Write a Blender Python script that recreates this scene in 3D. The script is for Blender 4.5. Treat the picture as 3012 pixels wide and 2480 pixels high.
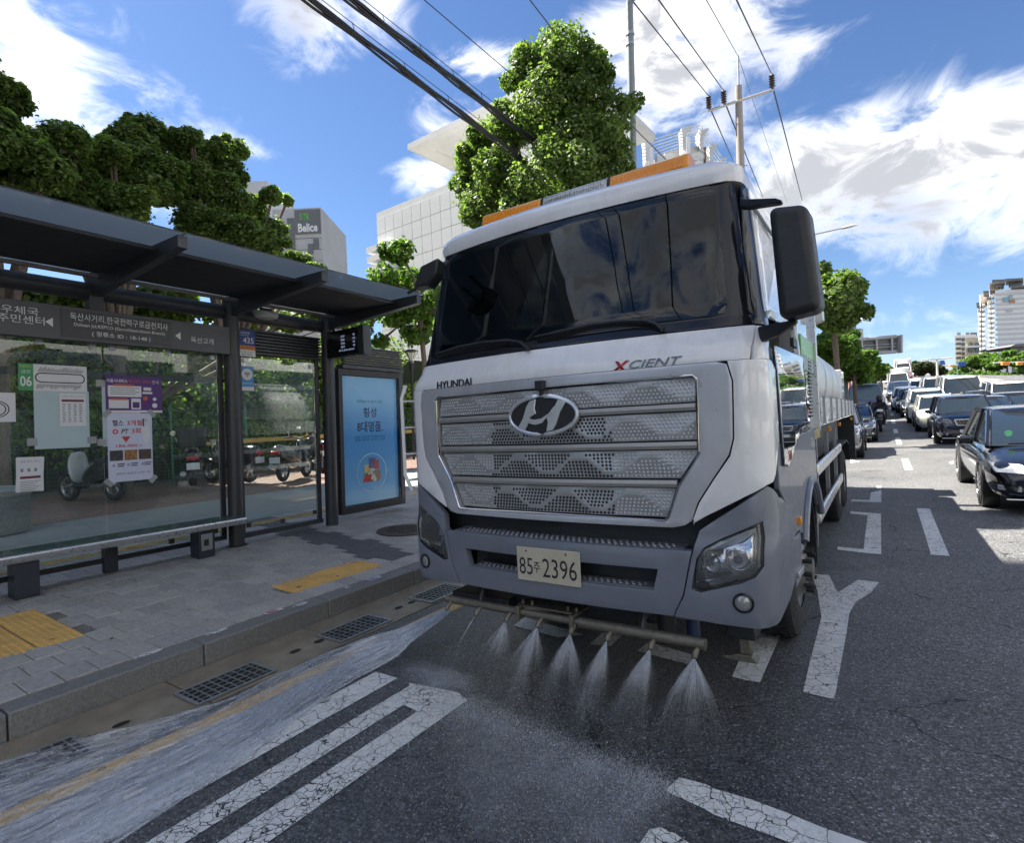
import bpy, bmesh, math, random
import numpy as np
from mathutils import Vector, Matrix
for o in list(bpy.data.objects): bpy.data.objects.remove(o)
SC = bpy.context.scene
COL = SC.collection
rad = math.radians
rnd = random.Random(7)
# ------------------------------------------------------------------ camera
FPX, CXP, CYP, H = 1630.0, 1506.0, 1240.0, 1.78
def _n(v):
    return v / np.linalg.norm(v)
_dY = _n(np.array([2595 - CXP, 1190 - CYP, FPX])); _dX = -_n(np.array([-941 - CXP, 1362 - CYP, FPX]))
_dX = _n(_dX - _dY * (_dX @ _dY)); _dZ = np.cross(_dX, _dY)
RC = np.stack([_dX, _dY, _dZ])
cam_d = bpy.data.cameras.new('camera'); cam = bpy.data.objects.new('camera', cam_d); COL.objects.link(cam)
SC.camera = cam
cam_d.sensor_fit = 'HORIZONTAL'; cam_d.sensor_width = 36; cam_d.lens = FPX / 3012 * 36
cam_d.clip_start = 0.05; cam_d.clip_end = 5000
M = Matrix(((RC[0][0], -RC[0][1], -RC[0][2], 0), (RC[1][0], -RC[1][1], -RC[1][2], 0), (RC[2][0], -RC[2][1], -RC[2][2], H), (0, 0, 0, 1)))
cam.matrix_world = M
# ------------------------------------------------------------------ light
SUN_EL, SUN_AZ = 55.0, 5.0          # towards -X, a little behind the viewer
SUN = Vector((-math.cos(rad(SUN_AZ)) * math.cos(rad(SUN_EL)), -math.sin(rad(SUN_AZ)) * math.cos(rad(SUN_EL)), math.sin(rad(SUN_EL))))
sd = bpy.data.lights.new('sun', 'SUN'); sd.energy = 2.0; sd.angle = rad(0.5); sd.color = (1, .95, .87)
so = bpy.data.objects.new('sun', sd); COL.objects.link(so)
so.rotation_euler = SUN.to_track_quat('Z', 'Y').to_euler()
W = bpy.data.worlds.new('World'); SC.world = W; W.use_nodes = True
wn = W.node_tree; wn.nodes.clear()
def WN(t, **k):
    n = wn.nodes.new(t)
    for a, b in k.items(): setattr(n, a, b)
    return n
wl = wn.links.new
sky = WN('ShaderNodeTexSky', sky_type='NISHITA', sun_disc=False)
sky.sun_elevation = rad(SUN_EL); sky.sun_rotation = math.atan2(SUN.x, SUN.y)
sky.air_density = 1.0; sky.dust_density = 0.35; sky.ozone_density = 2.6
geo = WN('ShaderNodeTexCoord')
sep = WN('ShaderNodeSeparateXYZ'); wl(geo.outputs['Generated'], sep.inputs[0])
# cloud layer coordinates: direction projected on a high flat layer
def WM(op, a, b=None, c=None, clamp=False):
    n = WN('ShaderNodeMath', operation=op, use_clamp=clamp)
    for i, v in enumerate((a, b, c)):
        if v is None: continue
        if isinstance(v, (int, float)): n.inputs[i].default_value = v
        else: wl(v, n.inputs[i])
    return n.outputs[0]
zz = WM('MAXIMUM', WM('ADD', sep.outputs[2], .08), .03)
cx = WM('DIVIDE', sep.outputs[0], zz); cy = WM('DIVIDE', sep.outputs[1], zz)
comb = WN('ShaderNodeCombineXYZ'); wl(cx, comb.inputs[0]); wl(cy, comb.inputs[1])
def pdir(px, py):
    r = RC @ np.array([px - CXP, py - CYP, FPX]); return _n(r)
# cloud banks where the photograph has them: (px, py, angular size, weight)
BANKS = [(130, 300, .13, 1.0), (330, 410, .13, 1.0), (490, 480, .10, .9), (640, 520, .05, .7), (50, 60, .11, .8), (200, 30, .07, .6), (900, 40, .09, .9), (970, 130, .06, .8), (1080, 20, .08, .7), (1400, 190, .07, .9), (1310, 380, .09, .9), (1250, 520, .06, .8), (740, 450, .035, .6),
         (1800, 130, .09, .9), (1930, 90, .12, 1.15), (2070, 60, .12, 1.15), (2220, 60, .10, 1.0), (2330, 130, .07, .8), (2430, 60, .07, .6), (1990, 240, .11, 1.1), (2090, 340, .08, .9), (1860, 300, .08, .8),
         (2260, 600, .10, 1.0), (2370, 500, .11, 1.1), (2500, 440, .10, 1.0), (2620, 480, .12, 1.15), (2760, 420, .11, 1.1), (2900, 440, .12, 1.15), (3020, 480, .13, 1.1), (2600, 620, .10, .85), (2800, 600, .12, .95), (2960, 640, .11, .8), (2450, 640, .09, .8),
         (2960, 730, .09, .6), (2820, 800, .10, .45), (2700, 930, .10, .5), (2800, 990, .10, .45), (2560, 840, .07, .4), (2650, 1060, .10, .4)]
# unseen cloud banks added out of the frame to brighten the shaded street
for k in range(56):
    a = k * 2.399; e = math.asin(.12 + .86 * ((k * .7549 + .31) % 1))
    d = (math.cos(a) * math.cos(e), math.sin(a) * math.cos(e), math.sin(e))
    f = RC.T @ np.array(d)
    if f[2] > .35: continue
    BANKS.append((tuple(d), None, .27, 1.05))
acc = None
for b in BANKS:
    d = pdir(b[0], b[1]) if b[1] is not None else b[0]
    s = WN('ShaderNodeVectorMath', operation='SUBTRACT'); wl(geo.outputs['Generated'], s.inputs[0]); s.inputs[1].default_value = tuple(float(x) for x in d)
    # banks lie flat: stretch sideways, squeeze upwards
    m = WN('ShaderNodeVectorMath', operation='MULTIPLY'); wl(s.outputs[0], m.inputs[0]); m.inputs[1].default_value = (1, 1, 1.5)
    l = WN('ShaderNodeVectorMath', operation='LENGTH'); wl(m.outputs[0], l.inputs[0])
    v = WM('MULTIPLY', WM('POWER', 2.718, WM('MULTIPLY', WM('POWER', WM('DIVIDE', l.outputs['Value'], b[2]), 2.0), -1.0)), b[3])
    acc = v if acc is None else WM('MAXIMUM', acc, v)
def WNoise(scale, detail, rough, vec, dist=0.0):
    n = WN('ShaderNodeTexNoise'); n.inputs['Scale'].default_value = scale; n.inputs['Detail'].default_value = detail
    n.inputs['Roughness'].default_value = rough; n.inputs['Distortion'].default_value = dist; wl(vec, n.inputs['Vector']); return n.outputs['Fac']
gm = WN('ShaderNodeMapping'); wl(geo.outputs['Generated'], gm.inputs[0]); gm.inputs['Scale'].default_value = (1, 1, 1.9)
n1 = WNoise(7.0, 14, .62, gm.outputs[0], .6); n2 = WNoise(1.6, 8, .55, comb.outputs[0], .2); n3 = WNoise(3.2, 3, .5, gm.outputs[0])
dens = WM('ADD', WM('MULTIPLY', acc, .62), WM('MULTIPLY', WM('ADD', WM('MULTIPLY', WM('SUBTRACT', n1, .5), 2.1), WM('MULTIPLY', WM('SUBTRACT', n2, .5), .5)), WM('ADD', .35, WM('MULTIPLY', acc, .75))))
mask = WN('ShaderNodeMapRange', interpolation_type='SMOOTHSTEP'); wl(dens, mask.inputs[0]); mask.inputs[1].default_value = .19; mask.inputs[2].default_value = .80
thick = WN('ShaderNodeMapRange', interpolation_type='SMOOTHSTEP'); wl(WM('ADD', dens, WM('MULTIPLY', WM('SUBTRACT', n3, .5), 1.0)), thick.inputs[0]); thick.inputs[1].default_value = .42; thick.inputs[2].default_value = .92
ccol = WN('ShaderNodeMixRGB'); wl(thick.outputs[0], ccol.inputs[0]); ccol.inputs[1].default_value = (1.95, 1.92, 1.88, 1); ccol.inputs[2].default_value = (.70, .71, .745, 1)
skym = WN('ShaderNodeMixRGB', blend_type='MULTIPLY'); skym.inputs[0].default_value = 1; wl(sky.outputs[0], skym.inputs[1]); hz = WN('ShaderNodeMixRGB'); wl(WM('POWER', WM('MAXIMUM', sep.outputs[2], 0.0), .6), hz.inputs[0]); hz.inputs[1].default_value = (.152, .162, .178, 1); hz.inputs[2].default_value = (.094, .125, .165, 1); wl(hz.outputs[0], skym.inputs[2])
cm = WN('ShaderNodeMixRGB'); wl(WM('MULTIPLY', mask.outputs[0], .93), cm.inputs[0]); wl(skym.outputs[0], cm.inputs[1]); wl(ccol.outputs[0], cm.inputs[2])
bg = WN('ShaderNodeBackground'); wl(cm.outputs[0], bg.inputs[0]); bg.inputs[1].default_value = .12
wo = WN('ShaderNodeOutputWorld'); wl(bg.outputs[0], wo.inputs[0])
SC.view_settings.view_transform = 'Standard'; SC.view_settings.look = 'None'; SC.view_settings.gamma = 1
SC.view_settings.use_curve_mapping = False; SC.view_settings.exposure = 3.05
SC.cycles.max_bounces = 8; SC.cycles.transparent_max_bounces = 40; SC.cycles.transmission_bounces = 6
SC.cycles.use_denoising = True; SC.cycles.sample_clamp_indirect = 6; SC.cycles.caustics_reflective = False; SC.cycles.caustics_refractive = False
# ------------------------------------------------------------------ pixel helpers (photograph pixels -> points at a known distance)
def ray(px, py): return RC @ np.array([px - CXP, py - CYP, FPX])
def AY(px, py, y):
    r = ray(px, py); t = y / r[1]; return Vector((r[0] * t, y, H + r[2] * t))
def AX(px, py, x):
    r = ray(px, py); t = x / r[0]; return Vector((x, r[1] * t, H + r[2] * t))
def AZ(px, py, z=0):
    r = ray(px, py); t = (z - H) / r[2]; return Vector((r[0] * t, r[1] * t, z))
KP = .03
def pave_z(x): return .17 + KP * (-4.47 - x)
def AP(px, py):
    r = ray(px, py); t = (.17 - KP * 4.47 - H) / (r[2] + KP * r[0]); return Vector((r[0] * t, r[1] * t, H + r[2] * t))
def AD(px, py, d):          # at distance d along the view axis
    r = ray(px, py); t = d / FPX; return Vector((r[0] * t, r[1] * t, H + r[2] * t))
ZPROF = [(-400, 0), (8, 0), (11, .04), (17, .12), (22, .15), (26, .22), (32, .42), (39, .85), (50, 1.6), (70, 3.05), (90, 4.7), (115, 6.7), (140, 8.0), (170, 8.4), (230, 6.5), (2500, -30)]
def _lin(p, x):
    for (a, b), (c, d) in zip(p, p[1:]):
        if x <= c: return b + (d - b) * (x - a) / (c - a)
    return p[-1][1]
def road_z(x, y): return _lin(ZPROF, y) - .095 * min(max(0, x - 1), 39) * min(1, max(0, (y - 40) / 30)) + (min(max(x - .6, 0), 8) * .018 if y > 5 else 0) * min(1, max(0, (y - 5) / 5))
# ------------------------------------------------------------------ object helpers
def props(o, label=None, cat=None, group=None, kind=None):
    if label: o['label'] = label
    if cat: o['category'] = cat
    if group: o['group'] = group
    if kind: o['kind'] = kind
    return o
def thing(name, label, cat, loc=(0, 0, 0), rz=0, group=None, tilt=False, rx=0):
    o = bpy.data.objects.new(name, None); COL.objects.link(o); o.empty_display_size = .3
    o.location = loc; o.rotation_euler = (-.011 + rx if tilt else rx, .020 if tilt else 0, rz)
    return props(o, label, cat, group)
class MB:
    def __init__(s): s.v = []; s.f = []; s.m = []; s.mats = []; s.cur = 0
    def mat(s, m):
        if m not in s.mats: s.mats.append(m)
        s.cur = s.mats.index(m); return s
    def add(s, vs, fs):
        b = len(s.v); s.v.extend([tuple(v) for v in vs]); s.f.extend([tuple(b + i for i in f) for f in fs]); s.m.extend([s.cur] * len(fs)); return s
    def box(s, a, b, mx=None):
        x0, y0, z0 = a; x1, y1, z1 = b
        vs = [(x0, y0, z0), (x1, y0, z0), (x1, y1, z0), (x0, y1, z0), (x0, y0, z1), (x1, y0, z1), (x1, y1, z1), (x0, y1, z1)]
        if mx is not None: vs = [mx @ Vector(v) for v in vs]
        return s.add(vs, [(3, 2, 1, 0), (4, 5, 6, 7), (0, 1, 5, 4), (1, 2, 6, 5), (2, 3, 7, 6), (3, 0, 4, 7)])
    def cbox(s, c, d, mx=None): return s.box([c[i] - d[i] / 2 for i in range(3)], [c[i] + d[i] / 2 for i in range(3)], mx)
    def tube(s, pts, r, n=10, cap=True):
        pts = [Vector(p) for p in pts]; rs = r if isinstance(r, (list, tuple)) else [r] * len(pts)
        rings = []; up = None
        for i, p in enumerate(pts):
            d = (pts[min(i + 1, len(pts) - 1)] - pts[max(i - 1, 0)]).normalized()
            if up is None: up = Vector((0, 0, 1)) if abs(d.z) < .9 else Vector((1, 0, 0))
            a = d.cross(up).normalized(); b = d.cross(a).normalized(); up = -b if False else up
            rings.append([p + (a * math.cos(t) + b * math.sin(t)) * rs[i] for t in [2 * math.pi * k / n for k in range(n)]])
        vs = [v for q in rings for v in q]; fs = []
        for i in range(len(pts) - 1):
            for k in range(n): fs.append((i * n + k, i * n + (k + 1) % n, (i + 1) * n + (k + 1) % n, (i + 1) * n + k))
        if cap: fs.append(tuple(range(n))[::-1]); fs.append(tuple((len(pts) - 1) * n + k for k in range(n)))
        return s.add(vs, fs)
    def prism(s, poly, vec):   # poly: 3D points, extruded by vec
        n = len(poly); vec = Vector(vec); a = [Vector(p) for p in poly]; b = [p + vec for p in a]
        return s.add(a + b, [tuple(range(n))[::-1], tuple(range(n, 2 * n))] + [(i, (i + 1) % n, n + (i + 1) % n, n + i) for i in range(n)])
    def lathe(s, prof, c, axis='z', n=24):
        c = Vector(c); vs = []
        for r, h in prof:
            for k in range(n):
                t = 2 * math.pi * k / n; u, w = r * math.cos(t), r * math.sin(t)
                vs.append(c + Vector({'z': (u, w, h), 'x': (h, u, w), 'y': (u, h, w)}[axis]))
        fs = [(i * n + k, i * n + (k + 1) % n, (i + 1) * n + (k + 1) % n, (i + 1) * n + k) for i in range(len(prof) - 1) for k in range(n)]
        return s.add(vs, fs)
    def loft(s, rings, closed=True, cap=True):
        n = len(rings[0]); vs = [v for q in rings for v in q]; fs = []
        for i in range(len(rings) - 1):
            for k in range(n if closed else n - 1): fs.append((i * n + k, i * n + (k + 1) % n, (i + 1) * n + (k + 1) % n, (i + 1) * n + k))
        if cap: fs.append(tuple(range(n))[::-1]); fs.append(tuple((len(rings) - 1) * n + k for k in range(n)))
        return s.add(vs, fs)
    def build(s, name, m=None, parent=None, smooth=False, bevel=0, sub=0, seg=2, recalc=True):
        me = bpy.data.meshes.new(name); me.from_pydata(s.v, [], s.f)
        if s.mats:
            for q in s.mats: me.materials.append(q)
            me.polygons.foreach_set('material_index', s.m)
        elif m: me.materials.append(m)
        if recalc:
            bm = bmesh.new(); bm.from_mesh(me); bmesh.ops.recalc_face_normals(bm, faces=bm.faces); bm.to_mesh(me); bm.free()
        o = bpy.data.objects.new(name, me); COL.objects.link(o)
        if parent: o.parent = parent
        if bevel:
            b = o.modifiers.new('bevel', 'BEVEL'); b.width = bevel; b.segments = seg; b.limit_method = 'ANGLE'; b.angle_limit = rad(35)
        if sub:
            b = o.modifiers.new('sub', 'SUBSURF'); b.levels = sub; b.render_levels = sub
        if smooth or bevel or sub:
            me.polygons.foreach_set('use_smooth', [True] * len(me.polygons))
            if not sub:
                try: me.set_sharp_from_angle(angle=rad(35))
                except Exception: pass
        return o
def B(name, m, parent, a, b, bevel=0, mx=None):
    return MB().box(a, b, mx).build(name, m, parent, bevel=bevel)
def link_copy(src, parent=None, loc=None, rot=None, scale=None):
    c = src.copy(); COL.objects.link(c); c.parent = parent
    if loc is not None: c.location = loc
    if rot is not None: c.rotation_euler = rot
    if scale is not None: c.scale = scale
    return c
def copy_tree(o, parent=None, skip=()):
    c = o.copy(); COL.objects.link(c); c.parent = parent
    for ch in list(KIDS.get(o.name, [])) or [q for q in o.children]:
        if ch.name.split('.')[0] not in skip: copy_tree(ch, c)
    return c
KIDS = {}
def np_mesh(name, verts, quads, mats, midx=None, parent=None, tri=False):
    me = bpy.data.meshes.new(name); k = 3 if tri else 4
    nv, nf = len(verts), len(quads)
    me.vertices.add(nv); me.vertices.foreach_set('co', np.ascontiguousarray(verts, dtype=np.float32).ravel())
    me.loops.add(nf * k); me.loops.foreach_set('vertex_index', np.ascontiguousarray(quads, dtype=np.int32).ravel())
    me.polygons.add(nf); me.polygons.foreach_set('loop_start', np.arange(0, nf * k, k, dtype=np.int32)); me.polygons.foreach_set('loop_total', np.full(nf, k, dtype=np.int32))
    for m in mats: me.materials.append(m)
    if midx is not None: me.polygons.foreach_set('material_index', np.asarray(midx, dtype=np.int32))
    me.update(); me.validate()
    o = bpy.data.objects.new(name, me); COL.objects.link(o)
    if parent: o.parent = parent
    return o
# ------------------------------------------------------------------ materials
class NT:
    def __init__(s, name):
        s.m = bpy.data.materials.new(name); s.m.use_nodes = True; s.t = s.m.node_tree; s.bs = s.t.nodes['Principled BSDF']
    def n(s, t, **k):
        q = s.t.nodes.new(t)
        for a, b in k.items():
            if a in q.inputs: q.inputs[a].default_value = b
            else: setattr(q, a, b)
        return q
    def l(s, a, b): s.t.links.new(a, b)
    def math(s, op, a, b=None, clamp=False):
        q = s.n('ShaderNodeMath', operation=op, use_clamp=clamp)
        for i, v in enumerate((a, b)):
            if v is None: continue
            if isinstance(v, (int, float)): q.inputs[i].default_value = v
            else: s.l(v, q.inputs[i])
        return q.outputs[0]
    def coords(s, scale=(1, 1, 1), kind='Object'):
        c = s.n('ShaderNodeTexCoord'); m = s.n('ShaderNodeMapping'); s.l(c.outputs[kind], m.inputs[0]); m.inputs['Scale'].default_value = scale; return m.outputs[0]
    def noise(s, sc, det=4, ro=.5, vec=None):
        q = s.n('ShaderNodeTexNoise'); q.inputs['Scale'].default_value = sc; q.inputs['Detail'].default_value = det; q.inputs['Roughness'].default_value = ro
        s.l(vec or s.coords(), q.inputs['Vector']); return q.outputs['Fac']
    def ramp(s, f, stops, interp='LINEAR'):
        q = s.n('ShaderNodeValToRGB'); e = q.color_ramp; e.interpolation = interp
        while len(e.elements) < len(stops): e.elements.new(.5)
        for el, (p, c) in zip(e.elements, stops): el.position = p; el.color = (*c, 1) if len(c) == 3 else c
        s.l(f, q.inputs[0]); return q.outputs[0]
    def mix(s, f, a, b, mode='MIX'):
        q = s.n('ShaderNodeMixRGB', blend_type=mode)
        for i, v in enumerate((f, a, b)):
            if isinstance(v, (int, float)): q.inputs[i].default_value = v
            elif isinstance(v, tuple): q.inputs[i].default_value = (*v, 1) if len(v) == 3 else v
            else: s.l(v, q.inputs[i])
        return q.outputs[0]
    def bump(s, h, strength=.3, dist=.01):
        q = s.n('ShaderNodeBump'); q.inputs['Strength'].default_value = strength; q.inputs['Distance'].default_value = dist; s.l(h, q.inputs['Height'])
        s.l(q.outputs[0], s.bs.inputs['Normal'])
    def set(s, **k):
        for a, b in k.items():
            i = s.bs.inputs[a.replace('_', ' ')]
            if hasattr(b, 'links'): s.l(b, i)
            else: i.default_value = (*b, 1) if isinstance(b, tuple) and len(b) == 3 else b
        return s
def mat(name, col, rough=.5, metal=0, var=.12, vs=6, bump=0, bs=60, coat=0, spec=None, dirt=0, streak=0):
    t = NT(name); co = t.coords()
    f = t.noise(vs, 5, .6, co)
    c = t.ramp(f, [(.3, tuple(x * (1 - var) for x in col)), (.7, tuple(min(1, x * (1 + var)) for x in col))])
    if dirt:
        d = t.ramp(t.noise(2.3, 8, .7, co), [(.42, (0, 0, 0)), (.72, (1, 1, 1))])
        c = t.mix(t.math('MULTIPLY', d, dirt), c, (.12, .11, .09))
    if streak:
        sv = t.coords((9, 9, .7)); sn = t.math('MULTIPLY', t.ramp(t.noise(1.6, 7, .7, sv), [(.45, (0, 0, 0)), (.72, (1, 1, 1))]), t.ramp(t.noise(1.1, 4, .6), [(.35, (0, 0, 0)), (.65, (1, 1, 1))]))
        c = t.mix(t.math('MULTIPLY', sn, streak), c, (.20, .18, .15))
    t.set(Base_Color=c, Metallic=metal)
    r = t.ramp(t.noise(vs * 2.7, 4, .6, co), [(.3, (rough * .8,) * 3), (.7, (min(1, rough * 1.2),) * 3)]); t.l(r, t.bs.inputs['Roughness'])
    if coat: t.set(Coat_Weight=coat, Coat_Roughness=.04)
    if spec is not None: t.bs.inputs['Specular IOR Level'].default_value = spec
    if bump: t.bump(t.noise(bs, 6, .65, co), bump, .01)
    return t.m
def glass(name, tint, alpha, rough=.02, trans=False, tcol=None, ior=1.5):
    t = NT(name); t.set(Base_Color=tint, Roughness=rough)
    t.bs.inputs['Specular IOR Level'].default_value = .5
    tr = t.n('ShaderNodeBsdfTransparent'); tr.inputs[0].default_value = (*tcol, 1) if tcol else (min(1, tint[0] * 1.0 + .5), min(1, tint[1] + .5), min(1, tint[2] + .5), 1)
    gl = t.n('ShaderNodeBsdfGlossy'); gl.inputs['Roughness'].default_value = rough; gl.inputs[0].default_value = (1, 1, 1, 1)
    fr = t.n('ShaderNodeFresnel'); fr.inputs[0].default_value = ior
    mx = t.n('ShaderNodeMixShader'); mx.inputs[0].default_value = alpha; t.l(tr.outputs[0], mx.inputs[1])
    df = t.n('ShaderNodeBsdfTranslucent' if trans else 'ShaderNodeBsdfDiffuse'); df.inputs[0].default_value = (*tint, 1); t.l(df.outputs[0], mx.inputs[2])
    m2 = t.n('ShaderNodeMixShader'); t.l(fr.outputs[0], m2.inputs[0]); t.l(mx.outputs[0], m2.inputs[1]); t.l(gl.outputs[0], m2.inputs[2])
    t.l(m2.outputs[0], t.t.nodes['Material Output'].inputs[0]); return t.m
def asphalt():
    t = NT('asphalt'); co = t.coords()
    v = t.n('ShaderNodeTexVoronoi'); v.inputs['Scale'].default_value = 95; t.l(co, v.inputs['Vector'])
    v2 = t.n('ShaderNodeTexVoronoi'); v2.inputs['Scale'].default_value = 40; t.l(co, v2.inputs['Vector'])
    sp = t.n('ShaderNodeSeparateColor'); t.l(v.outputs['Color'], sp.inputs[0])
    sp2 = t.n('ShaderNodeSeparateColor'); t.l(v2.outputs['Color'], sp2.inputs[0])
    c = t.ramp(sp.outputs[0], [(0, (.08, .08, .081)), (.5, (.15, .15, .151)), (.8, (.23, .23, .23)), (.93, (.26, .26, .26)), (1, (.5, .5, .5))])
    gap = t.ramp(v.outputs['Distance'], [(.28, (1, 1, 1)), (.7, (.55, .55, .55))])
    c = t.mix(1, c, gap, 'MULTIPLY')
    big = t.ramp(t.noise(.55, 6, .6, co), [(.25, (.72, .73, .75)), (.5, (1, 1, 1)), (.75, (1.3, 1.29, 1.27))])
    c = t.mix(1, c, big, 'MULTIPLY')
    # slightly warmer tone further on; wet ground round the truck
    sx = t.n('ShaderNodeSeparateXYZ'); t.l(co, sx.inputs[0])
    wv = t.n('ShaderNodeVectorMath', operation='ADD'); wz = t.n('ShaderNodeTexNoise'); wz.inputs['Scale'].default_value = 2.2; wz.inputs['Detail'].default_value = 7; t.l(co, wz.inputs['Vector'])
    ws = t.n('ShaderNodeVectorMath', operation='SCALE'); t.l(wz.outputs['Color'], ws.inputs[0]); ws.inputs['Scale'].default_value = .45; t.l(co, wv.inputs[0]); t.l(ws.outputs[0], wv.inputs[1])
    cr = t.n('ShaderNodeTexVoronoi', feature='DISTANCE_TO_EDGE'); cr.inputs['Scale'].default_value = .75; t.l(wv.outputs[0], cr.inputs['Vector'])
    ck = t.math('MULTIPLY', t.math('LESS_THAN', cr.outputs['Distance'], .0055), t.math('GREATER_THAN', t.noise(.8, 3, .5, co), .50))
    c = t.mix(t.math('MULTIPLY', ck, .8), c, (.012, .012, .012))
    oil = t.ramp(t.noise(1.9, 6, .62, co), [(.60, (1, 1, 1)), (.72, (.62, .62, .62))]); c = t.mix(1, c, oil, 'MULTIPLY')
    far = t.n('ShaderNodeMapRange'); t.l(sx.outputs[1], far.inputs[0]); far.inputs[1].default_value = 7; far.inputs[2].default_value = 16
    c = t.mix(far.outputs[0], c, t.mix(1, c, (1.0, .99, .96), 'MULTIPLY'))
    wa = t.math('ADD', sx.outputs[0], t.math('MULTIPLY', t.noise(1.3, 5, .6, co), 1.6))
    wet = t.math('MULTIPLY', t.ramp(wa, [(.3, (1, 1, 1)), (1, (0, 0, 0))]), t.math('SUBTRACT', 1.0, far.outputs[0]))
    c = t.mix(wet, c, t.mix(1, c, (.84, .85, .86), 'MULTIPLY'))
    nearw = t.n('ShaderNodeMapRange'); t.l(t.math('ADD', sx.outputs[1], t.math('MULTIPLY', t.noise(1.7, 5, .6, co), 1.4)), nearw.inputs[0]); nearw.inputs[1].default_value = 4.6; nearw.inputs[2].default_value = 3.4
    lef = t.n('ShaderNodeMapRange'); t.l(t.math('ADD', sx.outputs[0], t.math('MULTIPLY', t.noise(1.2, 5, .6, co), .9)), lef.inputs[0]); lef.inputs[1].default_value = .5; lef.inputs[2].default_value = -.1
    soak = t.math('MULTIPLY', nearw.outputs[0], lef.outputs[0]); c = t.mix(soak, c, t.mix(1, c, (.70, .72, .76), 'MULTIPLY')); wet = t.math('MAXIMUM', wet, t.math('MULTIPLY', soak, 1.45))
    t.set(Base_Color=c)
    r = t.math('SUBTRACT', t.math('ADD', .62, t.math('MULTIPLY', sp2.outputs[1], .2)), t.math('MULTIPLY', wet, .28)); t.l(r, t.bs.inputs['Roughness'])
    hgt = t.math('ADD', t.math('MULTIPLY', v.outputs['Distance'], -1.0), t.math('MULTIPLY', sp.outputs[1], .5)); t.bump(hgt, .7, .004)
    return t.m
def paint(name, col, crack=.03, wear=.35):
    t = NT(name); co = t.coords()
    w = t.n('ShaderNodeVectorMath', operation='ADD'); nz = t.n('ShaderNodeTexNoise'); nz.inputs['Scale'].default_value = 9; nz.inputs['Detail'].default_value = 5; t.l(co, nz.inputs['Vector'])
    t.l(co, w.inputs[0]); sc = t.n('ShaderNodeVectorMath', operation='SCALE'); t.l(nz.outputs['Color'], sc.inputs[0]); sc.inputs['Scale'].default_value = .10; t.l(sc.outputs[0], w.inputs[1])
    v = t.n('ShaderNodeTexVoronoi', feature='DISTANCE_TO_EDGE'); v.inputs['Scale'].default_value = 8.5; t.l(w.outputs[0], v.inputs['Vector'])
    v3 = t.n('ShaderNodeTexVoronoi', feature='DISTANCE_TO_EDGE'); v3.inputs['Scale'].default_value = 23; t.l(w.outputs[0], v3.inputs['Vector'])
    region = t.ramp(t.noise(1.1, 3, .5, co), [(.42, (0, 0, 0)), (.6, (1, 1, 1))])
    k1 = t.math('LESS_THAN', v.outputs['Distance'], t.math('MULTIPLY', t.noise(3, 3, .5, co), crack))
    k2 = t.math('MULTIPLY', t.math('LESS_THAN', v3.outputs['Distance'], t.math('MULTIPLY', t.noise(5, 3, .5, co), .065)), region)
    hol = t.math('MULTIPLY', t.math('GREATER_THAN', t.noise(55, 5, .7, co), .66), t.math('GREATER_THAN', t.noise(2.2, 3, .6, co), 1 - wear))
    a = t.math('MAXIMUM', t.math('MAXIMUM', k1, k2), hol, True)
    c = t.ramp(t.noise(14, 8, .75, co), [(.3, tuple(x * .72 for x in col)), (.65, col)])
    t.set(Base_Color=c, Roughness=.6, Alpha=t.math('SUBTRACT', 1.0, a)); t.bump(t.noise(160, 3, .6, co), .35, .003)
    return t.m
ASPH = asphalt(); PWHITE = paint('road_paint_white', (.76, .77, .75)); PYEL = paint('road_paint_yellow', (.70, .46, .17), .015, .4)
def leafmat(name, c1, c2, tr=.35):
    t = NT(name); oi = t.n('ShaderNodeObjectInfo'); g = t.n('ShaderNodeNewGeometry')
    f = t.math('ADD', t.math('MULTIPLY', g.outputs['Random Per Island'], .55), t.math('MULTIPLY', t.noise(.9, 3, .5, t.coords()), .45))
    c = t.ramp(f, [(.25, c1), (.75, c2)])
    t.set(Base_Color=c, Roughness=.5); t.bs.inputs['Specular IOR Level'].default_value = .35
    tl = t.n('ShaderNodeBsdfTranslucent'); t.l(t.mix(1, c, (1.5, 1.7, .7), 'MULTIPLY'), tl.inputs[0])
    mx = t.n('ShaderNodeMixShader'); mx.inputs[0].default_value = tr; t.l(t.bs.outputs[0], mx.inputs[1]); t.l(tl.outputs[0], mx.inputs[2])
    t.l(mx.outputs[0], t.t.nodes['Material Output'].inputs[0]); return t.m
LEAF_G = leafmat('ginkgo_leaf', (.06, .11, .03), (.20, .27, .085), .5); LEAF_M = leafmat('maple_leaf', (.06, .105, .035), (.25, .32, .12), .6); LEAF_Z = leafmat('zelkova_leaf', (.05, .11, .02), (.16, .26, .055), .5)
LEAF_O = leafmat('dark_leaf', (.03, .05, .02), (.07, .10, .035)); LEAF_H = leafmat('hedge_leaf', (.05, .10, .015), (.24, .33, .07), .45); LEAF_R = leafmat('russet_leaf', (.10, .04, .04), (.22, .08, .09))
BARK = mat('bark', (.14, .11, .085), .9, 0, .3, 12, .6, 40)
DGREY = mat('dark_grey_steel', (.055, .058, .066), .42, .35, .1, 8, .05, 60, dirt=.06); BLACKP = mat('black_plastic', (.018, .019, .022), .48, 0, .15, 9, .12, 160); BLACKG = mat('black_gloss', (.012, .013, .016), .12, 0, .1, 5)
RUB = mat('rubber', (.022, .022, .023), .8, 0, .25, 14, .3, 90); CHROME = mat('chrome', (.72, .73, .75), .1, 1, .03, 5); STEEL = mat('galvanised_steel', (.42, .43, .44), .42, .85, .12, 14, .08, 50); ALU = mat('aluminium', (.70, .71, .72), .3, .7, .05, 6)
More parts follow.
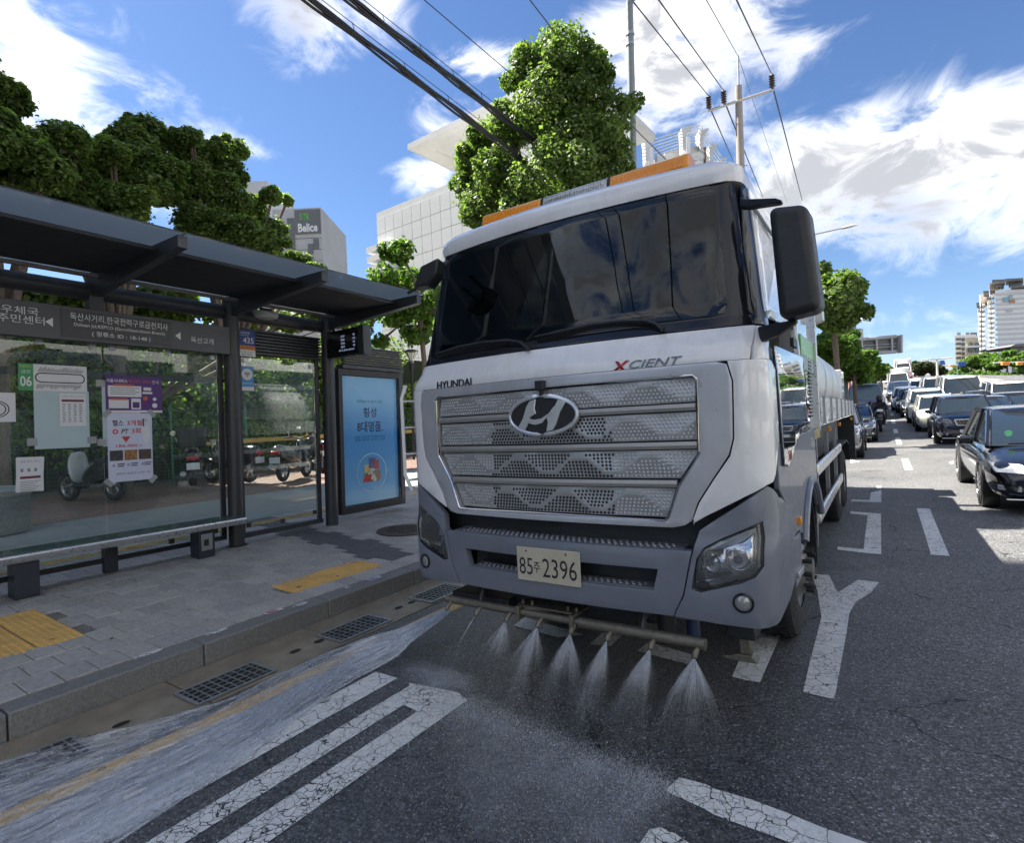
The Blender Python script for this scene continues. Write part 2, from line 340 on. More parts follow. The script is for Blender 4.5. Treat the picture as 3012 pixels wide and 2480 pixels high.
WHITEP = mat('white_truck_paint', (.80, .81, .82), .2, .0, .025, 2.5, coat=.8, dirt=.06, streak=.22); SILVER = mat('silver_truck_paint', (.50, .52, .56), .34, .35, .05, 5, coat=.4, dirt=.10, streak=.25); BLUEGREY = mat('blue_grey_bumper', (.175, .195, .24), .38, .05, .06, 6, coat=.25, dirt=.16, streak=.3)
CONC = mat('concrete', (.29, .27, .235), .85, 0, .22, 3, .35, 60, dirt=.3); WETCONC = mat('wet_gutter_concrete', (.26, .22, .16), .38, 0, .3, 3.5, .35, 50, dirt=.35); GRAN = mat('granite', (.20, .20, .195), .62, 0, .28, 55, .25, 120, dirt=.25)
PAVE = [mat('paver_grey_%d' % i, c, .8, 0, .2, 30, .35, 130, dirt=.2) for i, c in enumerate([(.37, .36, .345), (.42, .41, .39), (.34, .335, .325), (.39, .38, .36)])]; PAVED = mat('paver_dark', (.105, .11, .118), .8, 0, .2, 30, .3, 130); PTAC = mat('tactile_yellow', (.72, .44, .13), .75, 0, .18, 9, .3, 90, dirt=.35); BRICK = mat('brick_paver_red', (.20, .125, .10), .85, 0, .25, 15, .3, 90, dirt=.15)
PAPER = mat('paper', (.72, .73, .76), .6, 0, .03, 4); INK = mat('ink_black', (.02, .02, .025), .6, 0, .05); INKR = mat('ink_red', (.55, .05, .06), .6, 0, .05); INKB = mat('ink_blue', (.05, .16, .42), .5, 0, .05)
GLS = glass('shelter_glass', (.42, .48, .46), .055); GLR = glass('roof_glass', (.78, .86, .88), .68, .06, True)
GLC = glass('case_glass', (.6, .6, .6), .0, ior=1.12)
# ------------------------------------------------------------------ ground, road, pavement
def ground_hit(px, py, dz=0):
    r = ray(px, py); y0 = .5
    y = .5; prev = None
    while y < 600:
        t = y / r[1]; d = H + r[2] * t - road_z(r[0] * t, y) - dz
        if prev is not None and d <= 0:
            y = y - st * (-d) / (prev - d); t = y / r[1]; return Vector((r[0] * t, y, road_z(r[0] * t, y) + dz))
        prev = d; st = .05 + y * .01; y += st
    return Vector((r[0] / r[1] * 600, 600, road_z(0, 600)))
def sheet(name, x0, x1, ys, zf, m, nx=1, xs=None):
    xs = xs or [x0 + (x1 - x0) * i / nx for i in range(nx + 1)]; b = MB(); vs = [(x, y, zf(x, y)) for y in ys for x in xs]; n = len(xs)
    b.add(vs, [(j * n + i, j * n + i + 1, (j + 1) * n + i + 1, (j + 1) * n + i) for j in range(len(ys) - 1) for i in range(n - 1)])
    return b.build(name, m, recalc=False)
YS = [-300, -60, -20, -5, 0, 3, 6, 8, 9, 10, 11, 13, 15, 17, 19.5, 22, 24, 26, 29, 32, 35, 39, 44, 50, 60, 70, 80, 90, 100, 115, 125, 140, 155, 170, 200, 230, 400, 900, 2500]
EARTH = mat('earth', (.12, .11, .08), .95, 0, .3, .3)
props(sheet('ground', 0, 0, YS, lambda x, y: road_z(x, y) - .35, EARTH, xs=[-1500, -300, -60, -20, -6, 0, 1, 8.6, 40, 300, 1500]), kind='structure')
props(sheet('road', 0, 0, YS[1:-1], road_z, ASPH, xs=[-3.79, -2, 0, .6, 1, 2, 4, 8.6, 14, 22, 40, 70]), kind='structure')
BIKE = mat('grey_cycle_path', (.27, .275, .27), .85, 0, .15, 25, .2, 100, dirt=.15)
YW = [-60, -10, 0, 5, 8, 11, 17, 22, 26, 32, 39, 50, 70, 90, 115, 140, 170, 230, 400]
def walk_z(x, y): return pave_z(x) + _lin(ZPROF, y)
props(sheet('pavement_bed', 0, 0, YW, lambda x, y: walk_z(x, y) - .014, mat('paving_sand', (.18, .175, .16), .95, 0, .3, 20), xs=[-4.6, -8, -12, -30]), kind='structure')
props(sheet('cycle_path', 0, 0, YW, lambda x, y: walk_z(x, y) - .004, BIKE, xs=[-8.95, -10.5, -12.25]), kind='structure')
# markings drawn as thin sheets on the road
def mark(name, pts, m=PWHITE, dz=.004, world=False, label=None):
    P = [Vector((p[0], p[1], road_z(p[0], p[1]) + dz)) if world else ground_hit(p[0], p[1], dz) for p in pts]
    b = MB(); b.add(P, [tuple(range(len(P)))]); o = b.build(name, m, recalc=False)
    if o.data.polygons[0].normal.z < 0: o.data.flip_normals()
    bm = bmesh.new(); bm.from_mesh(o.data); bmesh.ops.triangulate(bm, faces=bm.faces)
    bm.to_mesh(o.data); bm.free(); return o
roadmarks = []
def rm(*a, **k): o = mark(*a, **k); props(o, kind='structure'); roadmarks.append(o)
r1 = lambda x, y: (x * .5646, 1500 + y * .5646)
r2 = lambda x, y: (700 + x * .5646, 1500 + y * .5646)
r3 = lambda x, y: (1400 + x * .5646, 1500 + y * .5646)
r4 = lambda x, y: (2100 + x * .5644, 1500 + y * .5644)
r6 = lambda x, y: (2300 + x * .4032, 800 + y * .4032)
def strip(name, x0, x1, y0, y1, m=PWHITE, n=None):
    n = n or max(1, int(abs(y1 - y0) / 2)); ys = [y0 + (y1 - y0) * i / n for i in range(n + 1)]
    return props(sheet(name, x0, x1, ys, lambda x, y: road_z(x, y) + .004, m, 1), kind='structure')
strip('yellow_line', -3.64, -3.50, -8, 60, PYEL, 40)
strip('lane_stripe', -3.16, -2.94, -2, AZ(*r2(790, 868)).y)
# the big bus-lane letter: two long bars joined by a head
a0 = AZ(*r2(890, 905)); a1 = AZ(*r2(1197, 995)); a2 = AZ(*r2(870, 1022)); a3 = AZ(*r2(935, 1055))
rm('lane_lettering', [(-2.78, -2), (-2.62, -2), (a2.x - .01, a2.y), (a3.x, a3.y), (-2.50, -2), (-2.30, -2), (-2.30, a1.y), (-2.42, a1.y + .05), (a0.x, a0.y), (-2.78, a0.y - .03)], world=True)
rm('lane_lettering', [r3(985, 1465), r3(1060, 1395), r3(1200, 1432), r4(0, 1455), r4(190, 1510), r4(380, 1580), r4(560, 1655), r4(820, 1745), r4(420, 1745), r4(300, 1700), r4(100, 1628), r4(0, 1590), r3(1180, 1555)])
rm('lane_lettering', [r3(850, 1745), r3(905, 1665), r3(960, 1655), r3(1040, 1690), r3(1120, 1745)])
rm('lane_lettering', [r3(195, 605), r3(250, 560), r3(560, 650), r3(430, 665)])
rm('lane_lettering', [r3(595, 700), r3(670, 630), r3(760, 655), r3(700, 712)])
rm('lane_lettering', [r3(720, 605), r3(810, 535), r3(880, 560), r3(780, 615)])
rm('lane_lettering', [r3(840, 735), r3(900, 690), r3(1160, 765), r3(1100, 805)])
rm('lane_lettering', [r4(95, 870), r4(210, 600), r4(365, 610), r4(240, 900), r4(170, 890)])
rm('lane_lettering', [r4(465, 950), r4(500, 790), r4(540, 640), r4(560, 560), r4(540, 430), r4(510, 335), r4(600, 340), r4(645, 430), r4(680, 410), r4(750, 365), r4(860, 378), r4(820, 430), r4(740, 480), r4(705, 540), r4(690, 650), r4(660, 810), r4(628, 992), r4(550, 970)])
rm('lane_lettering', [r4(710, 8), r4(870, 20), r4(872, 232), r4(760, 222), r4(645, 208), r4(643, 192), r4(780, 205), r4(788, 130), r4(802, 28), r4(712, 20)])
rm('lane_lettering', [r6(505, 1675), r6(508, 1660), r6(640, 1665), r6(648, 1610), r6(725, 1593), r6(725, 1682), r6(560, 1675)])
rm('lane_lettering', [r6(690, 1580), r6(692, 1562), r6(725, 1560), r6(725, 1582)])
rm('lane_lettering', [r6(500, 1395), r6(500, 1370), r6(572, 1383)])
rm('lane_lettering', [r6(1215, 1392), r6(1250, 1378), r6(1250, 1402)])
for k in range(12):
    y0 = 8.04 + 8.9 * k if k < 3 else 26.3 + (k - 2) * 5.2
    if y0 < 68: strip('lane_dash', .40, .57, y0, y0 + (3.2 if k < 3 else 2.2))
strip('lane_dash', 3.66, 3.82, 3.15, 6.4)
for x in (3.66, 7.0):
    for k in range(6): strip('lane_dash', x, x + .16, 12 + 9 * k, 15.2 + 9 * k)
strip('stop_line', .6, 10.4, 63.5, 64.1, n=3)
# far junction: crosswalk bars, red bus lanes
REDA = mat('red_asphalt', (.30, .075, .06), .85, 0, .15, 1.5, .2, 60)
for k in range(26):
    x = -3.3 + k * 1.1; strip('crosswalk_bar', x, x + .55, 67.5, 72.5)
for k in range(14):
    y = 45 + k * 1.75; strip('crosswalk_bar', -3.2, -.9, y, y + .5, n=1)
def redpatch(x0, x1, y0, y1): props(sheet('red_lane', x0, x1, [y0 + (y1 - y0) * i / 12 for i in range(13)], lambda x, y: road_z(x, y) + .008, REDA, 4), kind='structure')
redpatch(-3.7, 7.6, 74.5, 104)
zC0 = lambda x, y: (2700 + x * .14794, 1000 + y * .1479)
def pxpatch(nm, a0, a1, b0, b1, m, n=8, dz=.12):   # between two edges, draped on the slope
    V = [];
    for i in range(n + 1):
        for j in range(n + 1):
            f, g = i / n, j / n; t0 = (a0[0] + (a1[0] - a0[0]) * f, a0[1] + (a1[1] - a0[1]) * f); t1 = (b0[0] + (b1[0] - b0[0]) * f, b0[1] + (b1[1] - b0[1]) * f); V.append(ground_hit(t0[0] + (t1[0] - t0[0]) * g, t0[1] + (t1[1] - t0[1]) * g, dz))
    b = MB(); b.add(V, [(i * (n + 1) + j, i * (n + 1) + j + 1, (i + 1) * (n + 1) + j + 1, (i + 1) * (n + 1) + j) for i in range(n) for j in range(n)]); return props(b.build(nm, m, recalc=False), kind='structure')
pxpatch('red_lane', zC0(1180, 890), zC0(2150, 830), zC0(1330, 935), zC0(2150, 1075), REDA)
pxpatch('far_carriageway', zC0(820, 730), zC0(1900, 800), zC0(820, 900), zC0(2100, 890), mat('pink_asphalt', (.33, .27, .25), .85, 0, .1, .5), dz=.06)
for k in range(9): strip('crosswalk_bar', 27.5 + k * 1.35, 28.2 + k * 1.35, 55, 60)
# ------------------------------------------------------------------ kerb, gutter, drains
L = 1.17
k0 = 1.05
kerb_proto = MB().box((0, 0, 0), (.205, L - .008, .30)).build('kerb_stone', GRAN, bevel=.012)
sx = thing('granite_kerb', 'long granite kerb of stones end to end between the pavement and the wet gutter', 'kerb', (-4.675, 0, 0))
kerb_proto.parent = sx; kerb_proto.location = (0, k0 - 3 * L, -.132)
for k in range(-2, 45):
    y = k0 + k * L; c = link_copy(kerb_proto, sx, (0, y, -.132 + _lin(ZPROF, y)))
slab = MB().box((0, .006, -.3), (.66, L - .006, 0)).build('gutter_slab', WETCONC, bevel=.006)
gt = thing('concrete_gutter', 'wet stained concrete gutter of long slabs along the foot of the kerb', 'gutter', (-4.468, 0, 0))
slab.parent = gt; slab.location = (0, k0 - 3 * L - .3, .003)
for k in range(-2, 45): y = k0 - .3 + k * L; link_copy(slab, gt, (0, y, .003 + _lin(ZPROF, y)))
# lifting holes
hole = MB(); 
for dx, dy in ((0, -.16), (0, .02)):
    hole.cbox((0, dy, 0), (.055, .09, .004))
def grate():
    g = thing('storm_drain', '', 'drain grate', (0, 0, 0), group='drain grates set in the gutter')
    MB().box((-.15, -.27, -.002), (.15, .27, .003)).build('pit', mat('drain_dark', (.008, .008, .008), .9), g)
    m = MB()
    for x in (-.155, .155): m.box((x - .012, -.28, 0), (x + .012, .28, .011))
    for y in (-.28, .28): m.box((-.166, y - .012, 0), (.166, y + .012, .011))
    m.build('frame', STEEL, g)
    for i in range(9): MB().box((-.145, -.235 + i * .0585 - .004, .003), (.145, -.235 + i * .0585 + .004, .0095)).build('bar', STEEL, g)
    for i in range(4): MB().box((-.1 + i * .065 - .003, -.27, .003), (-.1 + i * .065 + .003, .27, .0085)).build('cross_bar', STEEL, g)
    return g
g0 = grate(); props(g0, 'steel drain grate half under rushing water in the bottom left corner of the gutter', None)
g0.location = (-4.0, .98, .006)
for y, lab in ((2.13, 'steel drain grate in the gutter left of the white water jet, second from the camera'), (3.30, 'steel drain grate in the gutter just left of the spray bar'), (4.42, 'steel drain grate in the gutter beside the left corner of the truck bumper'), (5.6, 'steel drain grate in the gutter beside the truck, behind its bumper')):
    c = copy_tree(g0); c.location = (-4.0, y, .006); c['label'] = lab
HOLE = mat('hole_dark', (.01, .009, .008), .9)
for y in (1.48, 2.72, 2.95, 3.88, 4.06, 1.3):
    m = MB(); m.lathe([(.0, 0), (.05, 0)], (0, 0, 0), 'z', 14); o = m.build('lifting_hole', HOLE, gt); o.scale = (.55, 1, 1); o.location = (.42 + .0, y, .0075)
# ------------------------------------------------------------------ paving
pv = thing('paved_footway', 'grey block paving of the footway laid in staggered rows behind the kerb', 'paving', (0, 0, 0))
W_, L_ = .30, .20
def is_tac(x, y): return (-6.72 < x < -5.5 and 1.40 < y < 1.86) or (-6.72 < x < -5.5 and .2 < y < 1.36) or (-5.40 < x < -4.90 and 3.36 < y < 4.52)
def is_dark(x, y):
    return 4.62 + (-5.1 - x) * .15 < y < 5.18 + (-5.1 - x) * .15 and x < -4.9
cells = []
x = -4.68; row = 0
while x > -9.0:
    y = -1.2 + (row % 2) * L_ / 2 * 1.0
    while y < 26:
        cells.append((x, y)); y += L_
    x -= W_; row += 1
def paver_bm(b, x, y, w, l, zt, th=.045, g=.003, bev=.006):
    jz = zt + rnd.uniform(-.0022, .0022); a = [(x - w + g, y + g), (x - g, y + g), (x - g, y + l - g), (x - w + g, y + l - g)]
    c = [(x - w + g + bev, y + g + bev), (x - g - bev, y + g + bev), (x - g - bev, y + l - g - bev), (x - w + g + bev, y + l - g - bev)]
    tx, ty = rnd.uniform(-.004, .004), rnd.uniform(-.004, .004)
    f = lambda p, dz: (p[0], p[1], jz + KP * (x - w / 2 - p[0]) + dz + (p[0] - x) * tx + (p[1] - y) * ty)
    vs = [f(p, -th) for p in a] + [f(p, -bev) for p in a] + [f(p, 0) for p in c]
    b.add(vs, [(0, 1, 5, 4), (1, 2, 6, 5), (2, 3, 7, 6), (3, 0, 4, 7), (4, 5, 9, 8), (5, 6, 10, 9), (6, 7, 11, 10), (7, 4, 8, 11), (8, 9, 10, 11)])
near = [c for c in cells if not is_tac(c[0] - .15, c[1] + .1) and c[1] > .2]
near.sort(key=lambda c: c[0] ** 2 + c[1] ** 2)
rest = MB()
for i, (x, y) in enumerate(near):
    zt = pave_z(x - W_ / 2) + _lin(ZPROF, y); m = PAVED if is_dark(x - .15, y + .1) else PAVE[rnd.randrange(4)]
    vis = (x * -1 * .83 - y * .555) < .924 * (-x * .556 + y * .831) + .4
    if len([1]) and i < 900 and vis and getattr(pv, '_n', 0) >= 0 and pv.get('n', 0) < 300:
        b = MB(); paver_bm(b, x, y, W_, L_, zt); b.build('paving_block', m, pv, recalc=False); pv['n'] = pv.get('n', 0) + 1
    else: rest.mat(m); paver_bm(rest, x, y, W_, L_, zt)
del pv['n']
props(rest.build('paving_blocks', None, pv, recalc=False), kind='stuff')
# tactile tiles with studs
def tac(x0, y0, nx, ny, name_label, w=.3, l=.3, studs=True):
    t = thing('tactile_paving', name_label, 'tactile paving', (x0, y0, pave_z(x0) + .002))
    for i in range(nx):
        for j in range(ny):
            b = MB(); xa, ya = -w * i, l * j
            paver_bm(b, xa, ya, w, l, KP * (w * i + w / 2) + 0, .05, .002)
            if studs:
                for p in range(6):
                    for q in range(6):
                        c = (xa - (p + .5) * w / 6, ya + (q + .5) * l / 6); z = KP * (-c[0]) - .001
                        b.lathe([(.016, 0), (.011, .005), (0, .0055)], (c[0], c[1], z), 'z', 6)
            b.build('tile', PTAC, t, recalc=False)
    return t
tac(-5.52, 1.50, 4, 1, 'yellow studded tactile slab strip near the left edge of the picture, across the footway')
tac(-5.52, 1.19, 4, 1, 'worn yellow tactile slab strip cut by the left edge of the picture, nearest the camera')
tac(-4.93, 3.36, 2, 4, 'yellow studded tactile slabs by the kerb in front of the shelter, near the truck', w=.225, l=.29)
t_ = thing('tactile_strip', 'long yellow tactile guide strip running behind the glass wall of the shelter', 'tactile paving', (-8.6, 0, pave_z(-8.6) + .004))
for k in range(60):
    if k < 12 or k % 1 == 0:
        b = MB(); paver_bm(b, 0, 1.5 + k * .3, .3, .3, _lin(ZPROF, 1.5 + k * .3), .05, .002)
        for q in range(4): b.box((-.27 + q * .07, 1.52 + k * .3, KP * .2), (-.24 + q * .07, 1.78 + k * .3, KP * .15 + .006))
        b.build('tile', PTAC, t_, recalc=False)
# brick strip under the scooters
bk = thing('brick_paving', 'reddish brick paving under the parked scooters behind the shelter', 'paving', (0, 0, 0))
rest = MB(); cnt = 0; x = -12.3; row = 0
while x > -17:
    y = 1 + (row % 2) * .2
    while y < 30:
        zt = pave_z(x - .1) + _lin(ZPROF, y); vis = 2.5 < y < 14
        if vis and cnt < 250: b = MB(); paver_bm(b, x, y, .2, .4, zt); b.build('brick', BRICK, bk, recalc=False); cnt += 1
        else: rest.mat(BRICK); paver_bm(rest, x, y, .2, .4, zt)
        y += .4
    x -= .2; row += 1
props(rest.build('bricks', None, bk, recalc=False), kind='stuff')
# manhole cover
mh = thing('manhole_cover', 'round iron manhole cover in the pavement beside the truck', 'manhole cover', (-6.1, 6.05, pave_z(-6.1) + .004)); mh.rotation_euler = (0, -KP * -1, 0)
IRON = mat('cast_iron', (.09, .075, .06), .6, .6, .3, 20, .3, 70, dirt=.3)
MB().lathe([(.42, 0), (.42, .012), (.33, .014), (.33, .004)], (0, 0, 0), 'z', 40).build('ring', IRON, mh); m = MB(); m.lathe([(.325, .002), (.325, .012), (0, .012)], (0, 0, 0), 'z', 40)
for i in range(-5, 6):
    for j in range(-5, 6):
        if i * i + j * j < 27: m.cbox((i * .055, j * .055, .014), (.03, .03, .006))
m.build('lid', IRON, mh)
# stickers / paint scraps on the kerb
SCR = paint('scraped_white_paint', (.74, .75, .76), .09, .6)
def scrap(px, py, w, l, lab, m=None):
    p = AX(px, py, -4.55); p = Vector((0, 0, 0)); r = ray(px, py); t = (.175 - H) / r[2]; p = Vector((r[0] * t, r[1] * t, .1745))
    b = MB(); n = 14; vs = []
    for k in range(n):
        a = 2 * math.pi * k / n; q = rnd.uniform(.55, 1.0) if m is None else 1
        if m is not None: vs = [(-w / 2, -l / 2, 0), (w / 2, -l / 2, 0), (w / 2, l / 2, 0), (-w / 2, l / 2, 0)]; break
        vs.append((w / 2 * math.cos(a) * q, l / 2 * math.sin(a) * q, 0))
    b.add(vs, [tuple(range(len(vs)))]); o = b.build('sticker' if m else 'paint_scrap', m or SCR, recalc=False); o.location = p
    props(o, lab, 'sticker' if m else 'paint patch'); return o
scrap(425, 1927, .09, .27, 'torn white paint patch on the kerb top, nearest the left edge'); scrap(633, 1860, .09, .24, 'rounded white paint patch on the kerb top, second from the left edge')
st1 = scrap(805, 1798, .07, .17, 'small white sticker with red and blue print on the kerb, beside torn white paint', PAPER); scrap(880, 1779, .09, .24, 'ragged white paint patch on the kerb right beside the printed sticker'); scrap(1022, 1728, .06, .1, 'smallest white paint scrap on the kerb near the yellow studded slabs'); st2 = scrap(1100, 1701, .08, .17, 'white sticker with faint blue print on the kerb, nearest the truck', PAPER)
for s, cs in ((st1, (INKR, INKB)), (st2, (INKB, INKR))):
    b = MB()
    for k in range(5): b.mat(cs[k % 2 if k > 2 else 0]); b.box((-.024 + k * .011, -.07, .001), (-.018 + k * .011, .02 + .02 * (k % 3), .0015))
    b.build('print', None, s)
# scattered litter: leaves on the paving
lit = MB()
for k in range(90):
    x = rnd.uniform(-8.2, -4.7); y = rnd.uniform(1, 12); a = rnd.uniform(0, 6.3); s = rnd.uniform(.012, .03)
    lit.mat(BARK); lit.add([(x + s * math.cos(a + q) * (1 if q % 3.14 < .1 else .4), y + s * math.sin(a + q) * (1 if q % 3.14 < .1 else .4), pave_z(x) + .006 + .01 * (q > 2)) for q in (0, 1.57, 3.1415, 4.71)], [(0, 1, 2, 3)])
props(lit.build('leaf_litter', None, recalc=False), kind='stuff', label='few dry leaves scattered on the grey paving', cat='litter')
# ------------------------------------------------------------------ lettering
RX_P = (rad(90), 0, rad(90)); RY_M = (rad(90), 0, 0)
def text(body, parent, loc, rot, m, height=None, width=None, name='lettering', ext=.0012, shear=0, off=0, center=True, space=1.0, thin=0):
    c = bpy.data.curves.new(name, 'FONT'); c.body = body; c.size = 1; c.extrude = 0; c.shear = shear; c.offset = off; c.resolution_u = 3; c.space_character = space
    t = bpy.data.objects.new(name, c); COL.objects.link(t); me = bpy.data.meshes.new_from_object(t); bpy.data.objects.remove(t)
    n = len(me.vertices); 
    if n == 0: return None
    co = np.zeros(n * 3, dtype=np.float32); me.vertices.foreach_get('co', co); co = co.reshape(-1, 3)
    a = co.min(0); b = co.max(0); w, h = b[0] - a[0], b[1] - a[1]
    co -= np.array([(a[0] + b[0]) / 2, (a[1] + b[1]) / 2, 0]) if center else np.array([a[0], a[1], 0])
    sy = (height / h) if height else None; sx_ = (width / w) if width else None
    sx_ = sx_ or sy; sy = sy or sx_
    co[:, 0] *= sx_; co[:, 1] *= sy
    me.vertices.foreach_set('co', co.ravel()); me.materials.clear(); me.materials.append(m); me.name = name
    o = bpy.data.objects.new(name, me); COL.objects.link(o); o.parent = parent; o.location = loc; o.rotation_euler = rot
    if ext: s = o.modifiers.new('depth', 'SOLIDIFY'); s.thickness = ext; s.offset = -1
    me.update(); return o
# ------------------------------------------------------------------ bus shelter
SR = Vector((-7.6, 4.2, .27)); TILT = (-.011, .020)
shel = thing('bus_shelter', 'dark grey glass and steel bus shelter with a name board above its wall', 'bus shelter', SR, tilt=True)
def sb(name, a, b, m=DGREY, bevel=.004, parent=None):
    return B(name, m, parent or shel, [a[i] - SR[i] for i in range(3)], [b[i] - SR[i] for i in range(3)], bevel)
def on(o): o.location = Vector(o.location) - SR; return o
for y in (4.22, 5.82, 1.02):
    m = MB(); m.lathe([(.135, 0), (.135, .012), (.1, .014), (.1, 3.42)], (-7.5 - SR.x, y - SR.y, -.005), 'z', 20); m.build('post', DGREY, shel, smooth=True)
sb('hanger', (-7.56, 2.55, 3.25), (-7.44, 2.69, 3.55))
m = MB(); m.tube([(-7.56 - SR.x, -1 - SR.y, 3.5 - SR.z), (-7.56 - SR.x, 5.95 - SR.y, 3.5 - SR.z)], .10, 16); m.build('roof_tube', DGREY, shel, smooth=True)
for y in (1.02, 2.62, 4.22, 5.82):
    m = MB(); pts = [(-7.6, 3.42), (-7.6, 3.70), (-5.47, 3.715), (-5.47, 3.60), (-5.6, 3.585)]
    m.prism([(p[0] - SR.x, y - .045 - SR.y, p[1] - SR.z) for p in pts], (0, .09, 0)); m.build('roof_beam', DGREY, shel, bevel=.004)
LOUV = mat('louvre_charcoal', (.045, .047, .052), .75, 0, .1, spec=.2)
for i, (a, b) in enumerate(((-.6, .97), (1.07, 2.57), (2.67, 4.17), (4.27, 5.77))):
    for k in range(27):
        x = -5.93 - k * .0485; m = MB(); mx = Matrix.Translation((x - SR.x, 0, 3.655 - SR.z)) @ Matrix.Rotation(rad(-32), 4, 'Y')
        m.box((-.021, a - SR.y, -.004), (.021, b - SR.y, .004), mx); m.build('louvre_slat', LOUV, shel)
    sb('front_rail', (-5.91, a, 3.64), (-5.87, b, 3.675)); sb('rear_rail', (-7.30, a, 3.60), (-7.23, b, 3.635), mat('beige_strip', (.24, .21, .19), .6) if i == 0 else bpy.data.materials['beige_strip'])
for a, b in ((-.9, 1.01), (1.03, 2.61), (2.63, 4.21), (4.23, 5.87)):
    sb('roof_glass', (-7.72, a, 3.722), (-5.42, b, 3.736), GLR, 0)
# name board
sb('name_board', (-7.53, .3, 2.90), (-7.40, 4.14, 3.27), mat('board_grey', (.085, .088, .10), .45, .2, .06, 4, dirt=.04), .006)
sb('board_panel', (-7.40, 2.27, 2.935), (-7.394, 3.40, 3.235), mat('board_dark', (.035, .035, .043), .35, 0, .06), .002)
LW = mat('letter_white', (.74, .75, .77), .5, 0, .03)
def st(body, y, z, h, w=None, x=-7.392, **k): return text(body, shel, Vector((x, y, z)) - SR, RX_P, LW, h, w, **k)
st('독산사거리.한국전력구로금천지사', 2.85, 3.165, .085, 1.0, off=.008)
st('Doksan Jct.KEPCO (Guro/Geumcheon Branch)', 2.85, 3.075, .048, .93, off=.012); st('( 정류소 ID : 18-148 )', 2.85, 2.99, .066, .60, off=.015)
st('독산고개', 3.77, 3.045, .075, .29, x=-7.3985); st('우체국', 1.93, 3.165, .085, .30, x=-7.3985); st('주민센터', 1.94, 3.075, .085, .38, x=-7.3985)
for y in (2.17, 3.47):
    m = MB(); m.prism([(-7.3985 - SR.x, y - .035 - SR.y, 3.075 - SR.z), (-7.3985 - SR.x, y + .03 - SR.y, 3.025 - SR.z), (-7.3985 - SR.x, y + .03 - SR.y, 3.125 - SR.z)], (.001, 0, 0)); m.build('arrow', LW, shel)
# glass wall
for a, b in ((.5, 2.71), (2.73, 4.06)): sb('glass_panel', (-7.606, a, .43), (-7.594, b, 2.93), GLS, 0)
sb('glass_panel', (-7.606, 4.40, .46), (-7.594, 5.62, 2.90), GLS, 0)
for y in (4.095, 4.365, 5.655): sb('glass_post', (-7.63, y - .03, .36), (-7.57, y + .03, 2.95))
sb('bottom_rail', (-7.63, .3, .36), (-7.57, 4.06, .40)); sb('bottom_rail', (-7.64, 4.34, .33), (-7.56, 5.7, .40)); sb('wall_rail', (-7.68, .3, 2.52), (-7.64, 4.06, 2.60))
CLIP = STEEL
for y, z in ((2.13, 2.88), (2.62, 2.88), (2.82, 2.88), (3.43, 2.88), (3.99, 2.86), (4.46, 2.86), (5.56, 2.84), (2.72, .47), (3.42, .47), (3.98, .5), (4.46, .5), (5.0, .47), (5.57, .52), (3.98, 1.72), (5.57, 1.75)):
    sb('glass_clip', (-7.615, y - .03, z - .03), (-7.58, y + .03, z + .03), CLIP if z > 1 else DGREY, .003)
sb('louvre_back', (-7.62, 4.42, 2.94), (-7.60, 5.72, 3.32), BLACKP)
for k in range(8):
    sb('wall_slat', (-7.60, 4.42, 2.955 + k * .046), (-7.54, 5.72, 2.985 + k * .046), DGREY, .003)
    sb('wall_slat', (-7.60, 6.15, 2.925 + k * .042), (-7.50, 7.5, 2.950 + k * .042), DGREY, .003)
sb('lintel', (-7.64, 6.1, 2.85), (-7.48, 7.52, 2.91))
m = MB(); m.tube([(-7.56 - SR.x, 5.9 - SR.y, 3.36 - SR.z), (-7.56 - SR.x, 6.1 - SR.y, 3.42 - SR.z)], .07, 14); m.build('pipe_end', STEEL, shel, smooth=True)
# flood lamp under the roof
lp = thing('shelter_lamp', 'pale grey oval flood lamp under the shelter roof by the post', 'lamp', (-7.25, 4.66, 3.50), tilt=True)
m = MB(); m.loft([[(.11 * sx_ * math.cos(a), .19 * sx_ * math.sin(a), z) for a in [2 * math.pi * k / 20 for k in range(20)]] for sx_, z in ((.55, -.075), (.85, -.06), (1, -.02), (1, .01), (.8, .03))]); m.build('housing', mat('lamp_grey', (.42, .43, .42), .5, 0, .1), lp, smooth=True)
m = MB(); m.cbox((0, 0, .05), (.05, .16, .06)); m.build('bracket', BLACKP, lp)
# advertising light box
ab = thing('advertising_box', 'black framed advertising case with a pale blue poster at the shelter end', 'advertising case', SR, tilt=True)
AB = lambda n, a, b, m_, bv=.004: sb(n, a, b, m_, bv, ab)
AB('frame', (-7.66, 6.02, .40), (-7.50, 6.10, 2.84), BLACKP); AB('frame', (-7.66, 7.40, .40), (-7.50, 7.50, 2.84), DGREY)
AB('frame', (-7.66, 6.10, 2.74), (-7.50, 7.40, 2.84), BLACKP); AB('frame', (-7.66, 6.10, .40), (-7.50, 7.40, .52), BLACKP); AB('back_panel', (-7.66, 6.10, .52), (-7.58, 7.40, 2.74), BLACKP, 0)
PB = NT('poster_blue'); s_ = PB.n('ShaderNodeSeparateXYZ'); PB.l(PB.coords(), s_.inputs[0])
PB.set(Base_Color=PB.ramp(PB.math('ADD', PB.math('MULTIPLY', s_.outputs[2], .45), PB.math('MULTIPLY', PB.noise(2, 3), .12)), [(.0, (.30, .50, .62)), (.3, (.10, .30, .55)), (.7, (.05, .22, .50)), (1, (.16, .38, .62))]), Roughness=.3)
PB.l(PB.bs.inputs['Base Color'].links[0].from_socket, PB.bs.inputs['Emission Color']); PB.bs.inputs['Emission Strength'].default_value = .018
AB('poster', (-7.578, 6.11, .53), (-7.572, 7.39, 2.73), PB.m, 0)
DNV = mat('letter_navy', (.02, .035, .10), .5, 0, .05)
